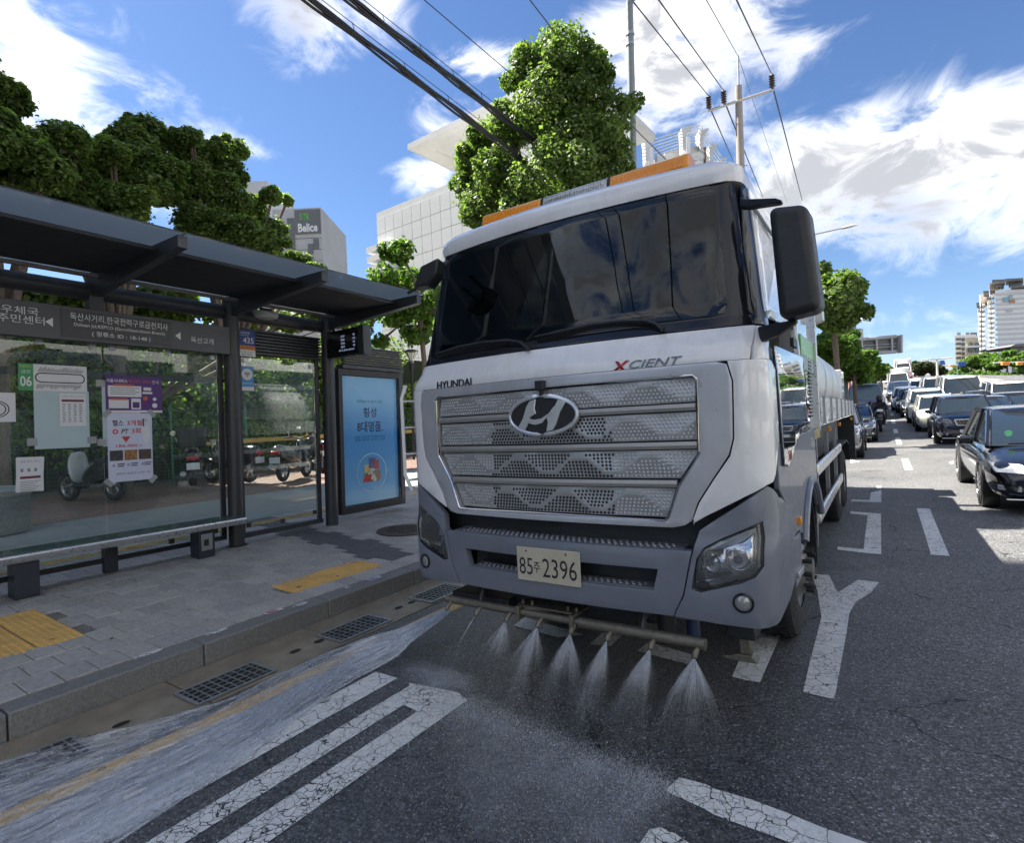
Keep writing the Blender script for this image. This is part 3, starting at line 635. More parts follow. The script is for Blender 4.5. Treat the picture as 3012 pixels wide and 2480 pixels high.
def at_(body, y, z, h, w, m_=DNV, **k): return text(body, ab, Vector((-7.571, y, z)) - SR, RX_P, m_, h, w, **k)
at_('자연에서 온 8가지 선물', 6.74, 2.30, .055, .58, mat('letter_teal', (.02, .14, .15), .5)); at_('횡성', 6.74, 2.11, .17, .30, off=.012); at_('8대명품.', 6.74, 1.86, .19, .58, off=.014)
at_('횡성한우 횡성더덕 안흥찐빵 횡성한과', 6.74, 1.68, .04, .70); at_('횡성쌀  어사진미  횡성잡곡  토마토', 6.74, 1.63, .04, .70)
MAT_F = [mat('fruit_%d' % i, c, .5) for i, c in enumerate([(.55, .05, .04), (.75, .55, .12), (.72, .70, .62), (.10, .13, .35), (.45, .12, .10), (.15, .25, .10), (.35, .25, .15)])]
m = MB(); m.mat(mat('bubble_pale', (.45, .66, .78), .4)); m.lathe([(.0, 0), (.34, 0)], (-7.5705 - SR.x, 6.76 - SR.y, 1.05 - SR.z), 'x', 40)
m.mat(PB.m); m.lathe([(.0, 0), (.325, 0)], (-7.5698 - SR.x, 6.76 - SR.y, 1.05 - SR.z), 'x', 40)
m.build('bubble', None, ab)
m = MB()
for (y, z, w, h, k) in ((6.76, 1.22, .16, .18, 3), (6.86, 1.18, .12, .16, 4), (6.66, 1.12, .14, .14, 1), (6.74, 1.06, .16, .1, 2), (6.86, 1.03, .18, .1, 6), (6.62, 1.0, .1, .08, 5)): m.mat(MAT_F[k]); m.cbox((-7.569 - SR.x, y - SR.y, z - SR.z), (.001, w, h))
for k in range(14): m.mat(MAT_F[0 if k < 7 else (2 if k < 11 else 6)]); m.lathe([(0, 0), (.04, 0)], (-7.5675 - SR.x + k * .0002, 6.58 + k * .026 - SR.y, .92 + .03 * ((k * 7) % 3) - SR.z), 'x', 10)
m.build('printed_basket', None, ab)
AB('cover_glass', (-7.515, 6.10, .52), (-7.510, 7.40, 2.74), GLC, 0)
# arrivals display
dp = thing('arrivals_display', 'black electronic bus arrivals display hung out from the shelter end post', 'display', (0, 0, 0))
DX0, DX1, DY = -7.45, -6.62, 5.78
B('casing', BLACKG, dp, (DX0, DY, 2.95), (DX1, DY + .13, 3.37), .01); B('end_cap', DGREY, dp, (DX1 + .002, DY - .01, 2.93), (DX1 + .12, DY + .15, 3.38), .01)
LED = NT('led_text'); LED.set(Base_Color=(.3, .35, .45), Emission_Color=(.45, .55, .8), Emission_Strength=.10)
for k, (tx, nb) in enumerate((('금천01', '7분'), ('5536', '12분'), ('금천06', '5분'), ('6515', '9분'), ('곧도착: 금천06 5530 6515', ''))):
    text(tx, dp, (DX1 - (.36 if nb else .28), DY - .002, 3.26 - k * .055), RY_M, LED.m, .032, None if nb else .36, ext=0)
    if nb: text(nb, dp, (DX1 - .10, DY - .002, 3.26 - k * .055), RY_M, LED.m, .032, None, ext=0)
m = MB(); m.tube([(-7.5, DY + .07, 3.35), (-7.42, DY + .07, 3.46), (-7.3, DY + .07, 3.46), (-7.25, DY + .07, 3.36)], .02, 8); m.build('cable', BLACKP, dp, smooth=True)
# flat things on the wall: placed by where they hang on the glass
def gx(z, f=.012): return -7.594 + .020 * (z - .27) + f
def gp(px, py): z = 2; 
def yz(px, py, f=.02):
    p = AX(px, py, -7.55); p = AX(px, py, gx(p.z, f)); return p
def sheet_on_glass(name, lab, cat, tl, br, m_, f=.012, group=None, th=.001, bl=None):
    a = yz(*tl, f); b = yz(*br, f); ymin, ymax, zt, zb = a.y, b.y, a.z, b.z
    o = thing(name, lab, cat, (gx((zt + zb) / 2, f), (ymin + ymax) / 2, (zt + zb) / 2), tilt=True, group=group)
    w, h = ymax - ymin, zt - zb
    MB().box((0, -w / 2, -h / 2), (th, w / 2, h / 2)).build('sheet', m_, o)
    o['w'] = w; o['h'] = h; W_H[o.name] = (w, h); del o['w'], o['h']
    return o, w, h
W_H = {}
G_ = lambda x, y: (x * .4031, 1000 + y * .4031)
def pt(o, body, y, z, h, w, m_, f=.0016, **k): return text(body, o, (f, y, z), RX_P, m_, h, w, ext=0, **k)
def pr(o, name, y, z, w, h, m_, f=.0014): return MB().box((.001, y - w / 2, z - h / 2), (f, y + w / 2, z + h / 2)).build(name, m_, o)
GRNP = mat('print_green', (.06, .32, .12), .5, 0, .04); PURP = mat('print_purple', (.10, .035, .19), .5, 0, .04); ORG = mat('print_orange', (.60, .14, .05), .5, 0, .04); PBLU = mat('print_blue', (.08, .28, .58), .5, 0, .04); PNAVY = mat('print_navy', (.02, .06, .25), .5, 0, .04); PALE = mat('pale_blue_board', (.46, .58, .62), .55, 0, .03, 3); GREYT = mat('grey_tape', (.34, .36, .36), .6); TXG = mat('print_grey', (.25, .25, .28), .6)
o, w, h = sheet_on_glass('backing_board', 'blank pale blue sheet taped inside the glass below the route map', 'notice sheet', G_(240, 370), G_(660, 780), PALE)
for s in (-1, 1): pr(o, 'tape', s * (w / 2 + .02), -h / 2 + .08, .09, .08, GREYT)
o, w, h = sheet_on_glass('backing_board', 'narrow pale blue sheet mostly hidden behind the purple poster and gym poster', 'notice sheet', G_(737, 305), G_(1030, 765), PALE)
pr(o, 'tape', -w / 2 - .01, -h / 2 + .05, .09, .08, GREYT); pr(o, 'tape', -w / 2 - .01, h / 2 - .02, .09, .08, GREYT)
o, w, h = sheet_on_glass('route_map', 'white bus route map with an oval line and a green 06 tab', 'notice', G_(127, 170), G_(637, 378), PAPER, .016)
pr(o, 'green_tab', -w / 2 + w * .105, 0, w * .21, h, GRNP); pt(o, '06', -w / 2 + w * .105, -h * .15, h * .38, w * .16, PAPER, off=.02); pt(o, '금천', -w / 2 + w * .105, h * .2, h * .13, w * .12, PAPER); pt(o, '마을버스', -w / 2 + w * .105, h * .40, h * .11, w * .16, mat('print_yellow', (.6, .6, .1), .5))
ov = MB(); cyy, rw, rh = w * .1, w * .36, h * .17
pth = []
for k in range(60):
    a = 2 * math.pi * k / 60; ca, sa = math.cos(a), math.sin(a); pth.append((cyy + (rw - rh) * (1 if ca > 0 else -1) + rh * ca, rh * sa))
for k in range(60):
    (a0_, b0_), (a1_, b1_) = pth[k], pth[(k + 1) % 60]; d = Vector((a1_ - a0_, b1_ - b0_)); nn = Vector((-d.y, d.x)).normalized() * .006
    ov.add([(.0014, a0_ - nn.x, b0_ - nn.y), (.0014, a1_ - nn.x, b1_ - nn.y), (.0014, a1_ + nn.x, b1_ + nn.y), (.0014, a0_ + nn.x, b0_ + nn.y)], [(0, 1, 2, 3)])
for s in (-1, 1):
    for k in range(34):
        y = cyy - rw * .92 + k * rw * 1.84 / 34; l = h * rnd.uniform(.1, .2); z = s * h * (.22 if s > 0 else .24)
        ov.add([(.0014, y, z), (.0014, y + .005, z), (.0014, y + .005 + l * .55, z + (l if s > 0 else l)) if s > 0 else (.0014, y + .005 - l * .55, z - l), (.0014, y + l * .55, z + l) if s > 0 else (.0014, y - l * .55, z - l)], [(0, 1, 2, 3)])
ov.build('printed_route', INK, o)
o, w, h = sheet_on_glass('timetable', 'white timetable sheet with a maroon bar on the pale blue board', 'notice', G_(431, 390), G_(632, 627), PAPER, .018)
pr(o, 'heading_bar', 0, h * .28, w * .85, h * .07, mat('print_maroon', (.14, .02, .05), .5)); pt(o, '시내버스 환승 노선 안내', 0, h * .41, h * .06, w * .84, TXG)
m = MB()
for i in range(9):
    for j in range(4): m.box((.0012, -w * .4 + j * w * .21, h * .15 - i * h * .065), (.0015, -w * .4 + j * w * .21 + w * rnd.uniform(.08, .13), h * .15 - i * h * .065 + h * .03))
m.build('printed_table', TXG, o)
o, w, h = sheet_on_glass('notice_sheet', 'white sheet with part of a circular line map, cut by the left edge', 'notice', (-30, 1000 + 383 * .4031), G_(118, 597), PAPER)
m = MB(); 
for r_ in (.10, .075):
    for k in range(30):
        a, b = 2 * math.pi * k / 30, 2 * math.pi * (k + 1) / 30; m.add([(.0014, -.06 + (r_ + q) * math.cos(t), -.02 + (r_ * .8 + q) * math.sin(t)) for q, t in ((0, a), (0, b), (.01, b), (.01, a))], [(0, 1, 2, 3)])
m.build('printed_route', INK, o)
o, w, h = sheet_on_glass('service_poster', 'purple poster with orange headings and white boxes, on the glass', 'poster', (308, 1104), (478, 1213), PURP, .017)
pr(o, 'bottom_strip', 0, -h * .47, w, h * .06, PAPER); pt(o, '서울시내버스', -w * .30, h * .36, h * .10, w * .36, PAPER, off=.015); pt(o, '태그리스 서비스', w * .10, h * .36, h * .10, w * .40, ORG); pt(o, '안내', w * .38, h * .36, h * .10, w * .12, PAPER)
pr(o, 'text_box', -w * .17, h * .08, w * .58, h * .30, PAPER); pr(o, 'text_box', -w * .28, -h * .26, w * .34, h * .24, PAPER); pr(o, 'phone', w * .02, -h * .26, w * .17, h * .30, PAPER); pr(o, 'phone_screen', w * .02, -h * .29, w * .12, h * .16, PURP, .0018)
pr(o, 'label', w * .23, h * .16, w * .14, h * .09, PAPER); pr(o, 'label', w * .23, h * .05, w * .18, h * .06, PAPER); pr(o, 'orange_tag', -w * .19, h * .245, w * .34, h * .055, ORG, .0018); pr(o, 'orange_tag', -w * .28, -h * .135, w * .3, h * .05, ORG, .0018)
m = MB(); m.lathe([(0, .0004), (.026, .0004)], (.001, w * .19, -h * .1), 'x', 16); m.build('orange_disc', ORG, o)
m = MB()
for k in range(4): m.box((.0014, -w * .42, h * (.16 - k * .055)), (.0018, -w * .42 + w * (.5 - .07 * (k % 2)), h * (.18 - k * .055)))
m.build('printed_lines', TXG, o)
# plain white blob where the mascot stands
m = MB(); m.lathe([(0, .0004), (.030, .0004)], (.001, w * .36, -h * .3), 'x', 18); m.lathe([(0, .0004), (.022, .0004)], (.0013, w * .36, -h * .12), 'x', 18); m.build('printed_figure', PAPER, o)
GYM = mat('gym_poster_paper', (.62, .66, .80), .5, 0, .03)
o, w, h = sheet_on_glass('gym_poster', 'white gym poster with big red figures and taped grey corners', 'poster', (313, 1217), (452, 1408), GYM, .017)
pt(o, '헬스', -w * .27, h * .36, h * .085, w * .24, INK, off=.02); pt(o, '3개월', w * .10, h * .36, h * .085, w * .34, INKR, off=.02); pt(o, 'PT', -w * .12, h * .235, h * .07, w * .17, INK, off=.02, shear=.2); pt(o, '3회', w * .13, h * .24, h * .085, w * .2, INKR, off=.02); pt(o, '186,000', -w * .08, h * .02, h * .05, w * .48, INKR, off=.02); pt(o, '원', w * .22, h * .02, h * .04, w * .06, INKR)
m = MB(); m.lathe([(0, .0004), (.03, .0004)], (.001, -w * .33, h * .235), 'x', 18); m.build('red_disc', INKR, o); pr(o, 'cross_bar', -w * .33, h * .235, .036, .01, PAPER, .002); pr(o, 'cross_bar', -w * .33, h * .235, .01, .036, PAPER, .0022)
m = MB(); m.add([(.0014, -w * .2, h * .16), (.0014, 0, h * .16), (.0014, -w * .1, h * .07)], [(0, 1, 2)]); m.build('red_triangle', INKR, o)
for k, c in enumerate(((.06, .06, .07), (.33, .17, .07), (.10, .07, .06))): pr(o, 'photo', -w * .32 + k * w * .32, -h * .115, w * .29, h * .15, mat('photo_%d' % k, c, .4, 0, .5, 26))
m = MB(); SK = mat('print_skin', (.62, .44, .38), .5); m.mat(SK); m.lathe([(0, .0004), (.016, .0004)], (.001, w * .36, h * .40), 'x', 14); m.mat(mat('print_hair', (.10, .05, .04), .5)); m.cbox((.0012, w * .30, h * .36), (.0006, .018, .10)); m.mat(PAPER); m.add([(.0016, w * .27, h * .30), (.0016, w * .42, h * .33), (.0016, w * .45, h * .16), (.0016, w * .36, h * .0), (.0016, w * .29, h * .12)], [(0, 1, 2, 3, 4)]); m.build('printed_figure', None, o)
m = MB()
for k in range(3): m.lathe([(.008, .0004), (.014, .0004)], (.001, -w * .38 + k * w * .32, -h * .26), 'x', 14); m.box((.0012, -w * .3 + k * w * .3, -h * .25), (.0016, -w * .14 + k * w * .3, -h * .235)); m.box((.0012, -w * .3 + k * w * .3, -h * .28), (.0016, -w * .16 + k * w * .3, -h * .265))
m.build('printed_icons', INK, o); pt(o, '독산점  상담문의 02-000-0000' if False else '블루피트 강남점 및 사이먹스 3층', w * .05, -h * .385, h * .032, w * .75, INK)
for s, z_ in ((-1, 1), (1, 1), (-1, -1), (1, -1)):
    mx = Matrix.Translation((.0015, s * w / 2, z_ * h / 2)) @ Matrix.Rotation(rad(45 * s * z_ * -1), 4, 'X'); MB().box((0, -.05, -.028), (.001, .05, .028), mx).build('tape', GREYT, o)
# leaflet wad tucked low on the glass
o, w, h = sheet_on_glass('leaflet_bundle', 'crumpled bundle of white leaflets with a maroon bar above the litter bin', 'leaflets', G_(112, 862), G_(322, 1098), PAPER, .03)
for k in range(3): q = MB().box((.002 + k * .004, -w / 2 + .01 * k, -h / 2 + .008 * k), (.003 + k * .004, w / 2 - .008 * k, h / 2 - .012 * k)); q.build('leaflet', PAPER, o).rotation_euler = (rad(2 * k - 3), 0, 0)
pr(o, 'bar', 0, -.03, w * .75, h * .07, bpy.data.materials['print_maroon'], .0135); pt(o, '현금 없는 버스', 0, h * .38, h * .08, w * .7, TXG, f=.0135)
m = MB()
for k in range(7): m.box((.0118, -w * .38, -h * (.2 + .0 * k) - k * .018 + .0), (.0128, w * (.38 - .1 * (k % 3)), -h * .2 - k * .018 + .006))
for k in range(3): m.box((.0118, -w * .35 + k * w * .25, .03), (.0128, -w * .25 + k * w * .25, .065))
m.build('printed_lines', TXG, o)
# address plate and wifi sticker
def facing(name, lab, cat, tl, br, x, m_, th=.012):
    a = AX(*tl, x); b = AX(*br, x); o = thing(name, lab, cat, (x, (a.y + b.y) / 2, (a.z + b.z) / 2), tilt=True); w, h = b.y - a.y, a.z - b.z
    MB().box((-th, -w / 2, -h / 2), (.001, w / 2, h / 2)).build('plate', m_, o, bevel=.002); return o, w, h
o, w, h = facing('address_plate', 'blue and white address plate numbered 435 on the shelter post', 'address plate', (698, 967), (752, 1050), -7.46, PNAVY)
pr(o, 'orange_band', 0, -h * .18, w, h * .16, mat('plate_orange', (.62, .22, .04), .5), .0016); pr(o, 'white_band', 0, -h * .38, w, h * .24, PAPER, .0016); pt(o, '435', w * .1, h * .10, h * .22, w * .62, PAPER, f=.002, off=.01); pt(o, '시흥대로', -w * .1, h * .38, h * .09, w * .6, PAPER, f=.002); pt(o, 'Siheung-daero', -w * .12, h * .29, h * .05, w * .55, PAPER, f=.002); pt(o, '버스정류장', 0, -h * .17, h * .08, w * .7, INK, f=.0022); pt(o, '버스 정보 안내 120', 0, -h * .34, h * .06, w * .8, INK, f=.0022); pt(o, 'ARS 18148', 0, -h * .43, h * .06, w * .6, INK, f=.0022)
o, w, h = facing('wifi_sticker', 'light blue wifi sticker with white disc on the narrow glass panel', 'sticker', (706, 1076), (748, 1150), gx(2.6, .006), PBLU, .001)
m = MB(); m.lathe([(0, .0005), (w * .42, .0005)], (.001, 0, h * .17), 'x', 28); m.build('disc', PAPER, o); m = MB()
for r_ in (.10, .20, .30):
    for k in range(8):
        a, b = rad(45 + k * 11.25), rad(45 + (k + 1) * 11.25); m.add([(.0022, (r_ + q) * w * math.cos(t), h * .06 + (r_ + q) * w * math.sin(t)) for q, t in ((0, a), (0, b), (.05, b), (.05, a))], [(0, 1, 2, 3)])
m.lathe([(0, 0), (w * .04, 0)], (.0022, 0, h * .07), 'x', 10); m.build('wifi_mark', INK, o); pr(o, 'white_band', 0, -h * .42, w, h * .16, PAPER, .0016); pt(o, '공공와이파이', 0, -h * .2, h * .07, w * .75, PAPER, f=.0018)
# ------------------------------------------------------------------ bench
bz = AX(300, 1592, -7.13).z
be = thing('bench', 'long low bench with a glass-topped seat and polished metal front edge', 'bench', (-7.3, 2.4, pave_z(-7.3)), tilt=True)
BR = Vector(be.location)
def bb(n, a, b, m_, bv=.004): return B(n, m_, be, [a[i] - BR[i] for i in range(3)], [b[i] - BR[i] for i in range(3)], bv)
zs = .71
m = MB(); pr_ = [(-7.12, zs), (-7.11, zs - .02), (-7.125, zs - .05), (-7.16, zs - .09), (-7.48, zs - .09), (-7.49, zs - .02)]
m.prism([(p[0] - BR.x, .2 - BR.y, p[1] - BR.z) for p in pr_], (0, 3.95, 0)); m.build('seat_frame', ALU, be, bevel=.006)
bb('seat_glass', (-7.48, .2, zs + .002), (-7.135, 4.14, zs + .010), mat('seat_glass', (.10, .15, .16), .08, 0, .1, 3), .001)
for y in (1.88, 3.66): bb('leg', (-7.42, y - .10, pave_z(-7.3)), (-7.20, y + .10, zs - .092), mat('bench_leg_navy', (.03, .035, .05), .4, 0, .1) if y < 2 else bpy.data.materials['bench_leg_navy'])
bb('socket_plate', (-7.205, 3.59, .36), (-7.195, 3.73, .57), STEEL); bb('socket', (-7.195, 3.62, .42), (-7.19, 3.68, .50), BLACKP)
bb('lower_rail', (-7.57, .3, .40), (-7.53, 4.1, .44), BLACKP)
for y in (2.72, .9): bb('middle_foot', (-7.58, y - .07, .27), (-7.50, y + .07, .55), bpy.data.materials['bench_leg_navy'])
# ------------------------------------------------------------------ water truck
XC = -1.737
tk = thing('water_truck', 'large white three-axle street washing tanker truck spraying water at the kerb', 'truck', (XC, 2.95, 0))
TL = Vector((XC, 2.95, 0))
Y0P = [(.4, 3.03), (.56, 2.975), (.66, 2.94), (.72, 2.93), (1.06, 2.93), (1.12, 2.95), (1.2, 2.96), (2.03, 2.955), (2.10, 2.965), (2.24, 3.04), (2.30, 3.075), (3.09, 3.245), (3.2, 3.28)]
HWP = [(.4, 1.19), (.56, 1.215), (.7, 1.24), (1.1, 1.25), (2.0, 1.245), (2.24, 1.225), (2.4, 1.20), (3.0, 1.14), (3.2, 1.12)]
def csurf(s, z):
    sg = -1 if s < 0 else 1; s = abs(s); hw = _lin(HWP, z); u0 = hw - .12; y0 = _lin(Y0P, z); k = .075 if z < 2.15 else .095
    if s <= u0: return Vector((XC + sg * s, y0 + k * s * s, z))
    yb = y0 + k * u0 * u0; q = (s - u0) / .19
    if q <= 1: return Vector((XC + sg * (u0 + .12 * math.sin(q * math.pi / 2)), yb + .13 * (1 - math.cos(q * math.pi / 2)) + .015 * q, z))
    return Vector((XC + sg * (hw + .004 * min(1, q - 1)), yb + .145 + (s - u0 - .19), z))
def cnorm(s, z):
    e = .004; a = csurf(s + e, z) - csurf(s - e, z); b = csurf(s, z + e) - csurf(s, z - e); n = a.cross(b).normalized(); return n
def sY(Y, z):
    hw = _lin(HWP, z); u0 = hw - .12; k = .075 if z < 2.15 else .095; return Y - (_lin(Y0P, z) + k * u0 * u0 + .145) + u0 + .19
def pproj(p):
    c = RC.T @ (np.array(p) - np.array([0, 0, H])); return CXP + FPX * c[0] / c[2], CYP + FPX * c[1] / c[2]
def onS(px, py):
    best = None
    for s0 in (-.6, .6, 1.15):
        s, z = s0, 1.6
        for _ in range(25):
            a = pproj(csurf(s, z)); ex, ey = px - a[0], py - a[1]
            if abs(ex) + abs(ey) < .3: break
            e = .003; b = pproj(csurf(s + e, z)); c = pproj(csurf(s, z + e))
            j11, j12, j21, j22 = (b[0] - a[0]) / e, (c[0] - a[0]) / e, (b[1] - a[1]) / e, (c[1] - a[1]) / e
            dt = j11 * j22 - j12 * j21
            if abs(dt) < 1e-6: break
            ds, dz = (ex * j22 - ey * j12) / dt, (ey * j11 - ex * j21) / dt
            s += max(-.25, min(.25, ds)); z = max(.45, min(3.19, z + max(-.25, min(.25, dz))))
        er = abs(ex) + abs(ey)
        if best is None or er < best[0]: best = (er, s, z)
        if er < .5: break
    return best[1], best[2]
def cpanel(name, poly, m, off=0., th=.02, holes=(), parent=None, bevel=.004, mirror=False, step=.07, steps=.045, smooth=True, fn=csurf):
    outs = []
    for sg in ((1, -1) if mirror else (1,)):
        bm = bmesh.new()
        for lp in [poly] + list(holes):
            vs = [bm.verts.new((p[0] * sg, p[1], 0)) for p in lp]
            for i in range(len(vs)): bm.edges.new((vs[i], vs[(i + 1) % len(vs)]))
        bmesh.ops.triangle_fill(bm, use_beauty=True, use_dissolve=False, edges=bm.edges[:])
        ss = [v.co.x for v in bm.verts]; zs_ = [v.co.y for v in bm.verts]
        a = min(ss); 
        cuts = []
        while a < max(ss):
            cuts.append(a); a += (steps if abs(a) > .98 and abs(a) < 1.45 else step * 1.7)
        for c in cuts: bmesh.ops.bisect_plane(bm, geom=bm.verts[:] + bm.edges[:] + bm.faces[:], plane_co=(c, 0, 0), plane_no=(1, 0, 0))
        a = min(zs_)
        zc = [q[0] for q in Y0P] + [q[0] for q in HWP]
        while a < max(zs_): zc.append(a); a += .12
        for c in sorted(set(zc)):
            if min(zs_) < c < max(zs_): bmesh.ops.bisect_plane(bm, geom=bm.verts[:] + bm.edges[:] + bm.faces[:], plane_co=(0, c, 0), plane_no=(0, 1, 0))
        bmesh.ops.recalc_face_normals(bm, faces=bm.faces)
        if sum(f.normal.z for f in bm.faces) < 0: bmesh.ops.reverse_faces(bm, faces=bm.faces)
        for v in bm.verts:
            s, z = v.co.x, v.co.y; v.co = fn(s, z) + cnorm(s, z) * off - TL
        me = bpy.data.meshes.new(name); bm.to_mesh(me); bm.free(); me.materials.append(m)
        o = bpy.data.objects.new(name, me); COL.objects.link(o); o.parent = parent or tk
        if th:
            q = o.modifiers.new('thick', 'SOLIDIFY'); q.thickness = th; q.offset = -1
        if bevel: q = o.modifiers.new('bevel', 'BEVEL'); q.width = bevel; q.segments = 2; q.limit_method = 'ANGLE'; q.angle_limit = rad(50)
        if smooth:
            me.polygons.foreach_set('use_smooth', [True] * len(me.polygons))
        outs.append(o)
    return outs
z5 = lambda x, y: (1200 + x * .6047, 1000 + y * .6047)
z4 = lambda x, y: (1200 + x * .5927, 450 + y * .5927)
S5 = lambda *ps: [onS(*z5(*p)) for p in ps]
S4 = lambda *ps: [onS(*z4(*p)) for p in ps]
def mirr(ps): return ps + [(-s, z) for s, z in reversed(ps)]
def trl(a, b): return [a[i] - TL[i] for i in range(3)], [b[i] - TL[i] for i in range(3)]
def tb(name, a, b, m, bv=.004, parent=None): a, b = trl(a, b); return B(name, m, parent or tk, a, b, bv)
# inner dark core so nothing shows through joints
core = MB(); rings = []
for z in (.72, 1.0, 1.25, 2.15, 2.2):
    hw = _lin(HWP, z) - .10; y0 = _lin(Y0P, z) + .17
    rings.append([(s * hw - 0, (y0 + .07 * s * s) - TL.y, z) for s in (-1, -.6, 0, .6, 1)] + [(hw, 4.2 - TL.y, z), (-hw, 4.2 - TL.y, z)])
core.loft(rings).build('inner_body', BLACKP, tk)
tb('cab_floor', (XC - 1.1, 3.3, 1.05), (XC + 1.1, 4.8, 1.30), BLACKP, 0)
# windscreen: black band round the glass, then the glass
class _W: pass
WS = _W(); WS.m = glass('windscreen', (.02, .025, .03), .10, .01, tcol=(.34, .38, .38), ior=1.5)
mask = mirr([(0, 3.14), (.95, 3.13), (1.03, 3.08), (1.06, 2.9), (1.17, 2.26), (0, 2.235)][0:5] + [(0, 2.235)])
msk = [(-1.03, 3.13), (1.03, 3.13), (1.10, 3.06), (1.135, 2.7), (1.19, 2.30), (1.19, 2.245), (-1.19, 2.245), (-1.19, 2.30), (-1.135, 2.7), (-1.10, 3.06)]
cpanel('windscreen_surround', msk, BLACKG, 0, .02)
gl_ = [(-.96, 3.09), (.96, 3.09), (1.00, 3.05), (1.055, 2.36), (1.04, 2.325), (.98, 2.31), (-.98, 2.31), (-1.04, 2.325), (-1.055, 2.36), (-1.00, 3.05)]
cpanel('windscreen', gl_, WS.m, .006, .004, bevel=.001)
INT = mat('cab_interior_grey', (.16, .165, .17), .7); INTD = mat('cab_interior_dark', (.03, .03, .033), .6)
tb('rear_lining', (XC - 1.1, 4.70, 1.3), (XC + 1.1, 4.74, 3.1), INT); tb('roof_lining', (XC - 1.0, 3.6, 3.06), (XC + 1.0, 4.7, 3.08), INT)
for sx_, nm in ((-.62, 'seat'), (.62, 'seat')):
    m = MB(); m.box((sx_ - .25, 4.15 - TL.y, 1.9), (sx_ + .25, 4.32 - TL.y, 2.65)); m.box((sx_ - .13, 4.17 - TL.y, 2.68), (sx_ + .13, 4.27 - TL.y, 2.88)); m.build(nm, INTD, tk, bevel=.04)
m = MB(); m.tube([(.62 + .23 * math.cos(2 * math.pi * k / 28), 3.72 + .10 * math.sin(2 * math.pi * k / 28) - TL.y, 2.40 + .20 * math.sin(2 * math.pi * k / 28)) for k in range(29)], .017, 7, cap=False); m.build('steering_wheel', INTD, tk, smooth=True)
tb('dashboard', (XC - 1.0, 3.28, 2.2), (XC + 1.0, 3.75, 2.34), INTD, .04); tb('sun_strip', (XC + .3, 3.5, 2.62), (XC + .95, 3.52, 2.67), PAPER)
# pillars: gloss black corner then white
hp = lambda y, z: (sY(y, z), z)
cpanel('pillar_trim', [(1.13, 3.07), (1.26, 3.09), (1.375, 2.32), (1.37, 2.245), (1.19, 2.245), (1.19, 2.3), (1.135, 2.7)], BLACKG, .004, .02, mirror=True)
DG = NT('side_glass'); DG.set(Base_Color=(.05, .06, .07), Roughness=.02, Coat_Weight=1.0, Metallic=.55)
side_out = [(1.26, 3.10), hp(4.82, 3.12), hp(4.82, 1.60), hp(3.34, 1.60), hp(3.34, 2.0), (1.38, 2.13), (1.375, 2.32)]
win = [hp(3.50, 2.98), hp(4.55, 2.99), hp(4.60, 2.42), hp(3.36, 2.33)]
cpanel('side_wall', side_out, WHITEP, .002, .03, holes=[win], mirror=True, step=.12)
cpanel('side_window', [(s, z) for s, z in win], DG.m, -.006, .01, mirror=True, bevel=0)
wf = [hp(3.46, 3.02), hp(4.60, 3.03), hp(4.65, 2.38), hp(3.31, 2.29)]
cpanel('window_seal', wf, BLACKP, .005, .008, holes=[win], mirror=True, bevel=0)
# roof
rings = []
for z, hw, y0, r in ((3.10, 1.125, 3.235, .14), (3.15, 1.13, 3.225, .15), (3.20, 1.125, 3.235, .16), (3.245, 1.09, 3.28, .2), (3.275, 1.02, 3.38, .25), (3.29, .9, 3.55, .25)):
    rg = []
    for k in range(-10, 11):
        u = k / 10 * (hw - r); rg.append((u, y0 + .095 * u * u, z))
    yb = y0 + .095 * (hw - r) ** 2
    arc = [(hw - r + r * math.sin(t), yb + r * (1 - math.cos(t)), z) for t in [rad(a) for a in (22, 45, 68, 90)]]
    rg = [(-a, b, c) for a, b, c in [(hw, 4.85, z), (hw, 4.0, z)]] + [(-a, b, c) for a, b, c in reversed(arc)] + rg + arc + [(hw, 4.0, z), (hw, 4.85, z)]
    rings.append([(a, b - TL.y, c) for a, b, c in rg])
rf = MB(); rf.loft(rings).build('roof', WHITEP, tk, smooth=True)
# white front band with the badge, silver surround, white corner, grille
band = mirr([(0, 2.245), (.6, 2.245), (1.2, 2.245), (1.36, 2.235), (1.37, 2.05), (1.10, 2.045), (.6, 2.045), (0, 2.045)][1:7])
cpanel('front_band', [(-1.20, 2.235), (1.20, 2.235), (1.18, 2.05), (-1.18, 2.05)], WHITEP, .004, .03)
cpanel('corner_band', [(1.205, 2.235), (1.372, 2.235), (1.37, 2.05), (1.20, 2.05)], WHITEP, .004, .03, mirror=True)
hwG = lambda z: _lin([(1.19, .728), (1.40, .80), (1.57, .915), (2.0, .92)], z)
inn = [(-.90, 1.985), (.90, 1.985), (.92, 1.965), (.915, 1.57), (.80, 1.39), (.735, 1.215), (.715, 1.20), (-.715, 1.20), (-.735, 1.215), (-.80, 1.39), (-.915, 1.57), (-.92, 1.965)]
sR = S5((1575, 200), (1578, 330), (1580, 480), (1560, 560), (1480, 680), (1410, 790), (1382, 880), (1345, 903), (1290, 912))
sur_r = [(1.02, 2.045), (1.07, 2.03)] + sR
print('surround', [tuple(round(v, 2) for v in p) for p in sur_r])
sur = [(0, 2.045)] + sur_r + [(.4, sR[-1][1] - .0)]
sur_full = sur_r + [(-s, z) for s, z in reversed(sur_r)]
cpanel('grille_surround', sur_full, SILVER, .012, .05, holes=[inn], bevel=.006)
trim = MB(); pts = [csurf(s, z) + cnorm(s, z) * .014 - TL for s, z in inn]; trim.tube(pts + [pts[0]], .007, 6); trim.build('grille_trim', CHROME, tk, smooth=True)
